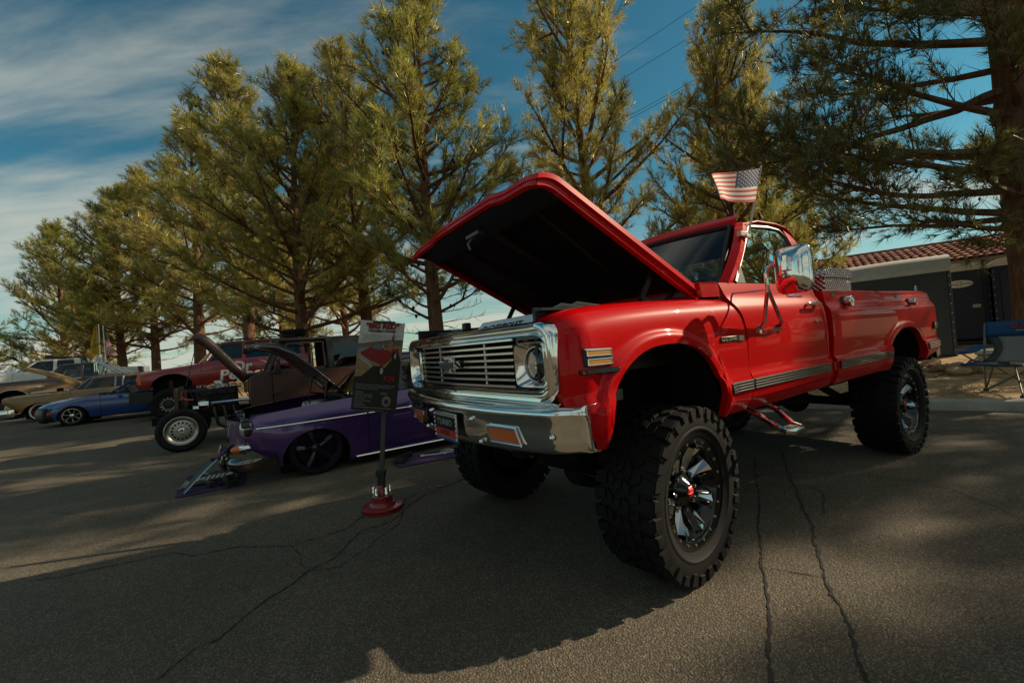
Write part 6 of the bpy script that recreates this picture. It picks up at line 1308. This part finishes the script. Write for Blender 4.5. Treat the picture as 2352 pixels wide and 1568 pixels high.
def wrench(L_, w_):
    g = MB(); g.box((0, 0, .008), (L_, w_*.5, .01)); 
    for s_ in (1, -1):
        g.prism([(s_*L_/2+w_*math.cos(t)*.9, w_*math.sin(t)*.9) for t in [s_*0+R(40)+R(280)*k/12+(0 if s_ > 0 else math.pi) for k in range(13)]]+[(s_*L_/2+s_*w_*.15, 0)], lambda p, d: (p[0], p[1], d), .002, .014)
    return [('wrench_body', g, None)]
def wr(label, loc, rz, L_, w_, m): tool('wrench', label, loc, rz, [(n, g_, m) for n, g_, _ in wrench(L_, w_)])
wr('large pale adjustable wrench on the mat by the car door', (-1.06, 5.22, .018), .15, .26, .035, WHITEP); wr('thin dark spanner between the black prop and the pale wrench', (-1.20, 5.10, .018), .55, .22, .014, mat('dull_metal')); wr('short dark spanner beyond the pale wrench', (-.97, 5.26, .018), 2.1, .12, .018, mat('dull_metal'))
wr('long pale steel spanner on the mat behind the letter board', (-3.72, 5.13, .018), 2.6, .34, .03, mat('pale_steel', (.4, .42, .40), .4, metal=.4)); wr('pale looped spanner on the mat next to the purple car bumper', (-3.50, 5.27, .018), 2.55, .30, .025, mat('pale_steel')); wr('thin dark bar on the mat under the bumper of the purple car', (-3.36, 5.33, .018), .55, .30, .012, mat('dull_metal'))
g = MB(); c0 = Vector((0, 0, .01)); g.tube([c0+Vector((.085*math.cos(2*math.pi*k/28), .085*math.sin(2*math.pi*k/28), 0)) for k in range(29)], .009, 6, False)
for a, b in (((-.06, .055), (-.015, -.01)), ((-.015, -.01), (0, .02)), ((0, .02), (.015, -.01)), ((.015, -.01), (.06, .055)), ((-.07, .02), (-.03, -.07)), ((-.03, -.07), (0, -.015)), ((0, -.015), (.03, -.07)), ((.03, -.07), (.07, .02))): g.tube([(a[0], a[1], .01), (b[0], b[1], .01)], .008, 5)
em_ = g.build('round_emblem', mat('pale_steel'), None, loc=(-.90, 5.33, .018)); tag(em_, 'round pale car emblem lying on the tool mat', 'emblem')
# long blade leaning on the bumper
tip = Vector((-3.44, 4.37, .03)); gd = Vector((-3.27, 4.63, .30)); top_ = Vector((-3.06, 4.93, .545))
SW = empty('long_blade', tuple(tip)); tag(SW, 'long black blade with pale edge and purple band leaning on the car bumper', 'prop')
rel = lambda p: Vector(p)-tip
ax_ = (gd-tip).normalized(); sd = Vector((-.86, .51, 0)); sd = (sd-ax_*sd.dot(ax_)).normalized()
g = MB(); e_ = MB(); rows = []; er = []
for k in range(13):
    f = k/12; p = rel(tip.lerp(gd, f))+sd*(.035*math.sin(math.pi*f)); w_ = .066*math.sin(math.pi*min(1, f*.75+.05))**.7+.004; nn = ax_.cross(sd)*.004
    rows.append([p-sd*w_*.4-nn, p+sd*w_-nn, p+sd*w_+nn, p-sd*w_*.4+nn]); er.append([p-sd*w_*.4-nn*1.2, p-sd*w_*.75, p-sd*w_*.4+nn*1.2])
g.rings(rows, True, True); g.build('blade', SATIN, SW, smooth=30); e_.grid(er); e_.build('blade_edge', mat('pale_steel'), SW, smooth=30)
g = MB(); g.box(rel(gd), (.10, .03, .03), rz=R(30)); g.build('guard', SATIN, SW, bevel=.005)
g = MB(); g.tube([rel(gd), rel(gd.lerp(top_, .28))], .020, 10); g.build('grip_band', mat('purple_band', (.09, .02, .15), .5), SW)
g = MB(); g.tube([rel(gd.lerp(top_, .28)), rel(gd.lerp(top_, .62))], .021, 10); g.tube([rel(gd.lerp(top_, .62)), rel(top_)], .026, 10); g.build('grip', BLACK, SW)
# fallen leaves
for i, (x, y, rz, lb) in enumerate(((-.77, 4.02, .4, 'dry tan leaf on the asphalt between poster base and front tyre'), (-4.3, 4.9, 1.2, 'thin dry twig-like leaf on the asphalt beside the purple mat'))):
    g = MB(); g.rings([[(x_, -w_, z_), (x_, 0, z_-.004), (x_, w_, z_)] for x_, w_, z_ in ((-.05, .002, .01), (-.02, .018, .014), (.02, .016, .012), (.055, .001, .008))], False); o = g.build('fallen_leaf', mat('dry_leaf', (.20, .12, .06), .9), None, loc=(x, y, 0)); o.rotation_euler.z = rz; tag(o, lb, 'leaf')

# ================================================================ toilets, building, chair, cooler, rocks
NV = mat('navy_plastic', (.010, .016, .045), .5, var=.15, vscale=6); GP = mat('grey_plastic', (.05, .05, .046), .55, var=.12, vscale=6); WR = mat('white_roof', (.62, .58, .50), .55, var=.08)
def toilet(loc, rz, w_, d_, h_, m, label, door=True):
    arc = lambda t, h: math.sqrt(max(0, 1-abs(t)**2.4))*h
    r = empty('portable_toilet', loc, rz); tag(r, label, 'portable toilet')
    g = MB(); g.box((0, 0, h_/2+.06), (w_, d_, h_-.12)); g.build('wall', m, r, bevel=.02); g = MB(); g.box((0, 0, .04), (w_+.06, d_+.06, .08)); g.build('base', BLACK, r)
    g = MB(); rows = [[(x_, y_*(d_/2+.04), h_-.02+.20*math.sqrt(max(0, 1-abs(x_/(w_/2+.05))**2.6))*(1-.08*abs(y_)**4)) for x_ in [(w_/2+.05)*(-1+2*k/20) for k in range(21)]] for y_ in (-1, -.97, -.55, -.5, -.45, .45, .5, .55, .97, 1)]
    if not door: rows = [[(x_*(w_/2+.05), y_*(d_/2+.05), h_+.0+arc(y_, .34)*(1-.0*abs(x_))+(.02 if abs(abs(x_)-.1) < .06 else 0)) for y_ in [-1+2*k/20 for k in range(21)]] for x_ in (-1, -.9, -.14, -.12, .12, .14, .9, 1)]
    g.grid(rows); g.grid([[r_[0] for r_ in rows], [(r_[0][0], r_[0][1], h_-.09) for r_ in rows]]); g.grid([[r_[-1] for r_ in rows], [(r_[-1][0], r_[-1][1], h_-.09) for r_ in rows]]); g.grid([rows[0], [(p[0], p[1], h_-.06) for p in rows[0]]]); g.grid([rows[-1], [(p[0], p[1], h_-.06) for p in rows[-1]]]); g.build('roof', WR, r, smooth=40)
    for sx_ in (-1, 1):
        for sy_ in (-1, 1):
            g = MB(); g.box((sx_*w_/2, sy_*d_/2, h_/2+.03), (.06, .06, h_-.10)); cp = g.build('corner_post', m, r, bevel=.015)
            g = MB()
            for k in range(9): g.lathe([(.011, 0), (.008, .008), (0, .010)], 8, (sx_*w_/2, sy_*(d_/2)+.032*sy_, .25+(h_-.45)*k/8), 'y') if False else g.box((sx_*w_/2+.0, sy_*(d_/2+.031), .25+(h_-.45)*k/8), (.018, .008, .018))
            g.build('rivets', ALU, cp)
    for k in range(6): 
        g = MB(); g.box((0, -d_/2-.004, h_-.36+.03*k), (w_*.55, .008, .014)); g.build('vent_slat', m, r)
    if door:
        g = MB(); poly = [(-w_*.40, .14), (w_*.40, .14), (w_*.40, h_-.22), (w_*.30, h_-.10), (0, h_-.05), (-w_*.30, h_-.10), (-w_*.40, h_-.22)]; g.prism(poly, lambda p, d: (p[0], -d_/2-d, p[1]), .0, .025); dr_ = g.build('door', m, r, smooth=0, bevel=.01)
        g = MB(); g.box((w_*.27, -d_/2-.035, 1.05), (.16, .03, .10)); g.build('door_latch', mat('latch_grey', (.40, .40, .38), .4), dr_, bevel=.008)
        g = MB(); g.prism([(.30*math.cos(2*math.pi*k/28), h_-.42+.105*math.sin(2*math.pi*k/28)) for k in range(28)], lambda p, d: (p[0]*.95, -d_/2-.026-d, p[1]), 0, .004); sg_ = g.build('door_sign', WHITEP, dr_, smooth=0)
        text('lettering', 'Onsite Services', .075, mat('sign_ink', (.02, .02, .03), .5), sg_, frame((.03, -d_/2-.0305, h_-.42), (1, 0, 0), (0, 0, 1)), .0005, .001); text('lettering', 'Reliable', .04, mat('sign_ink'), sg_, frame((.02, -d_/2-.0305, h_-.365), (1, 0, 0), (0, 0, 1)), .0005, 0); text('lettering', '702-555-0100'.replace('555-0100', '646'), .04, mat('sign_ink'), sg_, frame((.0, -d_/2-.0305, h_-.475), (1, 0, 0), (0, 0, 1)), .0005, 0)
    return r
rzk = math.atan2(KD.y, KD.x)
pg = Vector((9.95, 9.70)); exv = Vector((.74, -.67)).normalized(); eyv = Vector((.67, .74))
rz2 = math.atan2(exv.y, exv.x)
c = pg-exv*1.0+eyv*.75; toilet((c.x, c.y, .13), rz2, 2.0, 1.5, 2.13, GP, 'wide grey portable toilet with white roof just behind the truck tail', door=False)
for i, (x, y, lb) in enumerate(((13.10, 12.60, 'navy portable toilet with oval sign next to the wide grey one'), (13.85, 11.62, 'navy portable toilet with oval sign partly behind the big trunk'))): toilet((x, y, .30), math.atan2(-.72, .82)+.02, 1.15, 1.15, 2.12, NV, lb)
g = MB(); g.box((14.2, 12.2, .20), (4.6, 2.0, .16), rz=math.atan2(-.72, .82)); tag(g.build('concrete_pad', CONC, None, bevel=.01), kind='structure')
# tiled-roof building
BD = empty('tile_roof_building', (14.6, 18.1, 0), rzk); tag(BD, 'low building with a red clay barrel-tile roof behind the toilets', 'building')
STU = mat('stucco', (.22, .175, .12), .95, var=.12, vscale=3, bump=.4, bscale=120); TILE = mat('clay_tile', (.30, .10, .055), .8, var=.3, vscale=5)
g = MB(); g.box((5.5, 3.8, 1.5), (16, 6.4, 3.0)); g.build('wall', STU, BD, smooth=0); g = MB(); g.box((5.5, .02, 3.06), (16.4, .06, .22)); g.box((5.5, .32, 2.96), (16.4, .6, .04)); g.build('fascia', mat('fascia_paint', (.26, .20, .14), .7), BD, smooth=0)
th_ = R(17); du = Vector((0, math.cos(th_), math.sin(th_)))
g = MB(); A_ = Vector((-2.7, -.02, 3.15)); g.add([A_, A_+Vector((16.4, 0, 0)), A_+Vector((16.4, 0, 0))+du*3.7, A_+du*3.7, A_+Vector((16.4, 3.54*2, 0)), A_+Vector((0, 3.54*2, 0))], [(0, 1, 2, 3), (3, 2, 4, 5)]); rf_ = g.build('roof', mat('roof_underlay', (.12, .045, .03), .9), BD, smooth=0)
t_ = MB(); rows = []
for k in range(9):
    a = math.pi*k/8; rows.append([Vector((.125*math.cos(a), 0, .085*math.sin(a)+.012)), Vector((.105*math.cos(a), .47, .070*math.sin(a)+.0))])
t_.grid(rows); t_.grid([[r_[0] for r_ in rows], [r_[0]-Vector((0, 0, .022))*(1) for r_ in rows]]); tm = t_.mesh('roof_tile', TILE, 50); TILE2 = mat('clay_tile_pale', (.40, .16, .085), .8, var=.3, vscale=5); tm2 = tm.copy(); tm2.materials.clear(); tm2.materials.append(TILE2)
rt = random.Random(5); Mrot = Matrix.Rotation(th_, 4, 'X')
for i in range(36):
    for j in range(8):
        o = bpy.data.objects.new('roof_tile', tm if rt.random() < .7 else tm2); COL.objects.link(o); o.parent = rf_; p = A_+Vector((.14+.262*i+rt.uniform(-.01, .01), -.05, .02))+du*(.425*j+rt.uniform(-.012, .012)); o.matrix_local = Matrix.Translation(p+Vector((0, 0, .012*(j % 2)*0+.004))) @ Mrot @ Matrix.Rotation(rt.uniform(-.03, .03), 4, 'Z') @ Matrix.Rotation(R(2.2), 4, 'X').inverted()
g = MB()
for k in range(24): g.lathe([(.12, -.22), (.13, .22)], 10, (-2.5+.42*k, 3.54, 3.15+math.sin(th_)*3.7+.02), 'x', a0=0, a1=math.pi)
g.build('ridge_tiles', TILE, rf_, smooth=50)
# camp chair
CB = mat('chair_blue', (.008, .06, .15), .75, var=.1, vscale=20); CM = mat('chair_mesh', (.24, .24, .22), .7, bump=.5, bscale=500); TB_ = mat('tube_grey', (.16, .16, .16), .4, metal=.7)
CX = empty('camp_chair', (6.50, 5.97, .12), 0); tag(CX, 'blue and grey folding camp chair standing on the dirt by the kerb', 'chair')
F_ = Vector((-.96, -.28, 0)).normalized(); W_ = Vector((.28, -.96, 0)).normalized()
cp_ = lambda a, b, z: F_*a+W_*b+Vector((0, 0, z))
g = MB(); g.tube([cp_(0, 0, 0), cp_(-.02, 0, .45), cp_(-.10, 0, .93)], .012, 8); g.build('upright', TB_, CX); g = MB(); g.tube([cp_(0, .58, 0), cp_(-.02, .58, .45), cp_(-.10, .58, .93)], .012, 8); g.build('upright', TB_, CX)
for a, b in ((cp_(.02, .02, .02), cp_(.0, .56, .40)), (cp_(0, .56, .02), cp_(.0, .02, .40)), (cp_(.05, .02, .02), cp_(.42, .3, .38)), (cp_(.45, .56, .02), cp_(.0, .3, .38))): g = MB(); g.tube([a, b], .010, 8); g.build('leg_brace', TB_, CX)
g = MB(); g.lathe([(.03, 0), (.028, .03), (.014, .035)], 10, (0, 0, 0), 'z'); g.lathe([(.03, 0), (.028, .03), (.014, .035)], 10, tuple(cp_(.45, .56, 0)), 'z'); g.build('foot', BLACK, CX)
def back(b, z): return cp_(-.02-.08*(z-.42)/.5-.05*math.sin(math.pi*b/.58), b, z)
g = MB(); g.grid([[back(.58*k/10, z) for k in range(11)] for z in (.74, .80, .88, .94)]); tb_ = g.build('back_band', CB, CX, solid=.012, smooth=60)
g = MB(); rows = []
for z in [.40+.34*k/10 for k in range(11)]:
    t = (z-.40)/.34; i_ = .09*math.sin(math.pi*t); rows.append([back(lerp(.0+i_, .58-i_, k/10), z)+F_*(.06*(1-t)**2) for k in range(11)])
g.grid([r_[2:9] for r_ in rows]); g.build('back_mesh', CM, CX, solid=.006, smooth=60); 
for sl in (slice(0, 3), slice(8, 11)): g = MB(); g.grid([r_[sl] for r_ in rows]); g.build('back_wing', mat('wing_grey', (.05, .055, .05), .8), CX, solid=.008, smooth=60)
g = MB(); g.grid([[cp_(.02+.44*a, .58*k/10, .40-.05*math.sin(math.pi*k/10)*math.sin(math.pi*min(1, a+.2))) for k in range(11)] for a in (0, .2, .4, .6, .8, 1)]); g.build('seat', CM, CX, solid=.01, smooth=60); g = MB(); g.tube([cp_(.02, 0, .40), cp_(.46, 0, .40), cp_(.46, .58, .40)], .016, 6); g.build('seat_edge', CB, CX)
g = MB(); g.hexa([cp_(-.02, -.04, .63), cp_(-.02, .04, .60), cp_(.32, .07, .55), cp_(.32, -.11, .56), cp_(-.02, -.04, .645), cp_(-.02, .04, .612), cp_(.32, .07, .562), cp_(.32, -.11, .572)]); cc_ = cp_(.38, -.01, .555)
g.lathe([(.045, 0), (.075, .0), (.078, .008), (.045, .010)], 20, tuple(cc_), 'z'); g.build('armrest', CB, CX, smooth=40); g = MB(); g.tube([cp_(.42, -.01, .55), cp_(.22, 0, .44), cp_(.0, 0, .40)], .010, 8); g.build('arm_brace', TB_, CX)
ct = back(.40, .875); text('lettering', 'SUMMIT', .085, mat('logo_red', (.40, .03, .03), .6), tb_, frame(ct+F_*.018, W_, Vector((0, 0, 1))-F_*-.1), .001, .002, .3); text('lettering', 'RACING EQUIPMENT', .022, FWH, tb_, frame(back(.40, .815)+F_*.018, W_, (0, 0, 1)), .001, 0)
# cooler
CO = empty('cooler', (8.30, 7.15, .14), math.atan2(-.75, .66)); tag(CO, 'tan hard cooler with stickers on the dirt behind the camp chair', 'cooler')
COT = mat('cooler_tan', (.42, .29, .15), .5, var=.08)
g = MB(); g.hexa([(-.38, -.20, 0), (.38, -.20, 0), (.38, .20, 0), (-.38, .20, 0), (-.42, -.23, .33), (.42, -.23, .33), (.42, .23, .33), (-.42, .23, .33)]); g.build('cooler_body', COT, CO, bevel=.03); g = MB(); g.box((0, 0, .375), (.88, .48, .075)); g.build('cooler_lid', mat('cooler_lid_pale', (.40, .37, .30), .5), CO, bevel=.02)
g = MB(); g.tube([(-.42, -.12, .28), (-.52, -.13, .16), (-.52, .13, .16), (-.42, .12, .28)], .012, 8); g.build('handle', ALU, CO)
for x, z, c_, s_ in ((-.12, .20, (.03, .02, .02), .06), (.18, .18, (.5, .5, .47), .08), (-.28, .12, (.25, .16, .07), .035)):
    g = MB(); g.prism([(x+s_*math.cos(2*math.pi*k/14)*(1.3 if k % 2 else 1), z+s_*.8*math.sin(2*math.pi*k/14)) for k in range(14)], lambda p, d: (p[0], -.2-.03*(p[1]/.33)-.004-d, p[1]), 0, .002); g.build('sticker', mat('sticker_%d' % int(c_[0]*100), c_, .5), CO, smooth=0)
for x in (-.2, .2): g = MB(); g.box((x, -.245, .30), (.05, .02, .09)); g.build('latch', BLACK, CO, bevel=.004)
# rocks along the dirt edge
rk = random.Random(12); RKM = [mat('rock_tan', (.36, .24, .13), .95, var=.35, vscale=9, bump=1, bscale=25), mat('rock_rust', (.28, .14, .07), .95, var=.35, vscale=9, bump=1, bscale=25)]
RM = []
for s in range(6):
    bm = bmesh.new(); bmesh.ops.create_icosphere(bm, subdivisions=2, radius=1); r_ = random.Random(s); sh = [Vector((r_.uniform(-1, 1), r_.uniform(-1, 1), r_.uniform(-1, 1))).normalized() for _ in range(9)]
    for v in bm.verts:
        for d in sh:
            k = v.co.dot(d)-.62
            if k > 0: v.co -= d*k*.9
        v.co.x *= 1.25; v.co.z *= .7
    me = bpy.data.meshes.new('rock'); bm.to_mesh(me); bm.free(); me.materials.append(RKM[s % 2]); RM.append(me)
for i in range(46):
    t = rk.random(); P0 = Vector((7.15, 7.35)).lerp(Vector((8.9, 8.25)), t) if i < 34 else Vector((7.1, 7.9)).lerp(Vector((8.3, 8.9)), t); p = P0+Vector((rk.gauss(0, .22), rk.gauss(0, .22))); s_ = rk.choice((.07, .09, .11, .13, .17))
    o = bpy.data.objects.new('rock', RM[i % 6]); COL.objects.link(o); o.location = (p.x, p.y, .15+s_*.4); o.scale = (s_, s_*rk.uniform(.7, 1.1), s_*rk.uniform(.7, 1)); o.rotation_euler = (rk.uniform(-.4, .4), rk.uniform(-.4, .4), rk.uniform(0, 6.3)); tag(o, 'rough tan rock in the loose border between truck tail and cooler', 'rock', 'rocks bordering the dirt')
# gravel and pine litter on the dirt: far too many pieces to count
rng = np.random.default_rng(4); n = 9000; s_ = rng.uniform(-3, 6, n)**1; tt = np.abs(rng.normal(0, 2.2, n))+.25; X = K0.x+KD.x*s_+KN.x*tt; Y = K0.y+KD.y*s_+KN.y*tt; r_ = rng.uniform(.006, .022, n)
base = np.array([(1, 0, 0), (-.5, .87, 0), (-.5, -.87, 0), (0, 0, .9)]); ang = rng.uniform(0, 6.28, n); Rm = np.stack([np.stack([np.cos(ang), -np.sin(ang), 0*ang], -1), np.stack([np.sin(ang), np.cos(ang), 0*ang], -1), np.stack([0*ang, 0*ang, 1+0*ang], -1)], 1)
zz = .115+.10*np.clip((tt-1)/5, 0, 1)**2*(3-2*np.clip((tt-1)/5, 0, 1)); V = np.einsum('nij,kj->nki', Rm, base)*r_[:, None, None]+np.stack([X, Y, zz], -1)[:, None, :]
F = (np.arange(n)[:, None, None]*4+np.array([(0, 1, 3), (1, 2, 3), (2, 0, 3)])[None]).reshape(-1, 3); o = bpy.data.objects.new('gravel', npmesh('gravel', V.reshape(-1, 3), F, RKM[0])); COL.objects.link(o); tag(o, 'loose tan gravel and litter strewn over the dirt', 'gravel', kind='stuff')
n = 2600; X = rng.uniform(-4.5, 3.5, n); Y = rng.uniform(1.2, 7.5, n); r_ = rng.uniform(.0015, .0055, n); ang = rng.uniform(0, 6.28, n)
Rm = np.stack([np.stack([np.cos(ang), -np.sin(ang), 0*ang], -1), np.stack([np.sin(ang), np.cos(ang), 0*ang], -1), np.stack([0*ang, 0*ang, 1+0*ang], -1)], 1); V = np.einsum('nij,kj->nki', Rm, base)*r_[:, None, None]+np.stack([X, Y, 0*X+.0005], -1)[:, None, :]
F = (np.arange(n)[:, None, None]*4+np.array([(0, 1, 3), (1, 2, 3), (2, 0, 3)])[None]).reshape(-1, 3); o = bpy.data.objects.new('grit', npmesh('grit', V.reshape(-1, 3), F, RKM[0])); COL.objects.link(o); tag(o, 'loose grit scattered over the asphalt', 'grit', kind='stuff')
# overhead wires
for i, (a, b) in enumerate((((-6, 31, 13.2), (34, 27, 34)), ((-6, 31, 12.3), (36, 27, 32.5)), ((-6, 31, 10.4), (38, 27, 29.2)), ((-6, 31, 10.2), (38, 27, 28.9)))):
    g = MB(); A = Vector(a); B = Vector(b); g.tube([A.lerp(B, k/16)-Vector((0, 0, .5*math.sin(math.pi*k/16))) for k in range(17)], .016, 4); tag(g.build('power_line', BLACK, None), ('topmost dark power line crossing the blue sky', 'second power line from the top in the blue sky', 'upper of the two close power lines', 'lower of the two close power lines')[i], 'power line', 'overhead power lines')
# more pines around the lot (seen in the paint and giving shade)
G3 = 'pines on the open side of the lot'
for i, (x, y, rz, m_, s_) in enumerate(((11.9, 7.95, 1.0, VC, .8), (19.48, 6.79, .3, VC, 1.0), (19.9, 5.3, 2.3, VA, 1.0), (18, 1.6, 2.2, VD, 1.0), (22, 4.2, .9, VD, 1.1), (19.5, -1.8, 3.6, VD, 1.0), (19, -7, .5, VC, 1.1), (9, -15, 3.0, VB, 1.0), (-4, -17, 4.0, VA, 1.0), (-16, -12, 5.0, VC, 1.0))): plant(m_, (x, y, 0 if y < 5 else .15), rz, s_, 'pine standing outside the picture on the open side of the lot', G3)
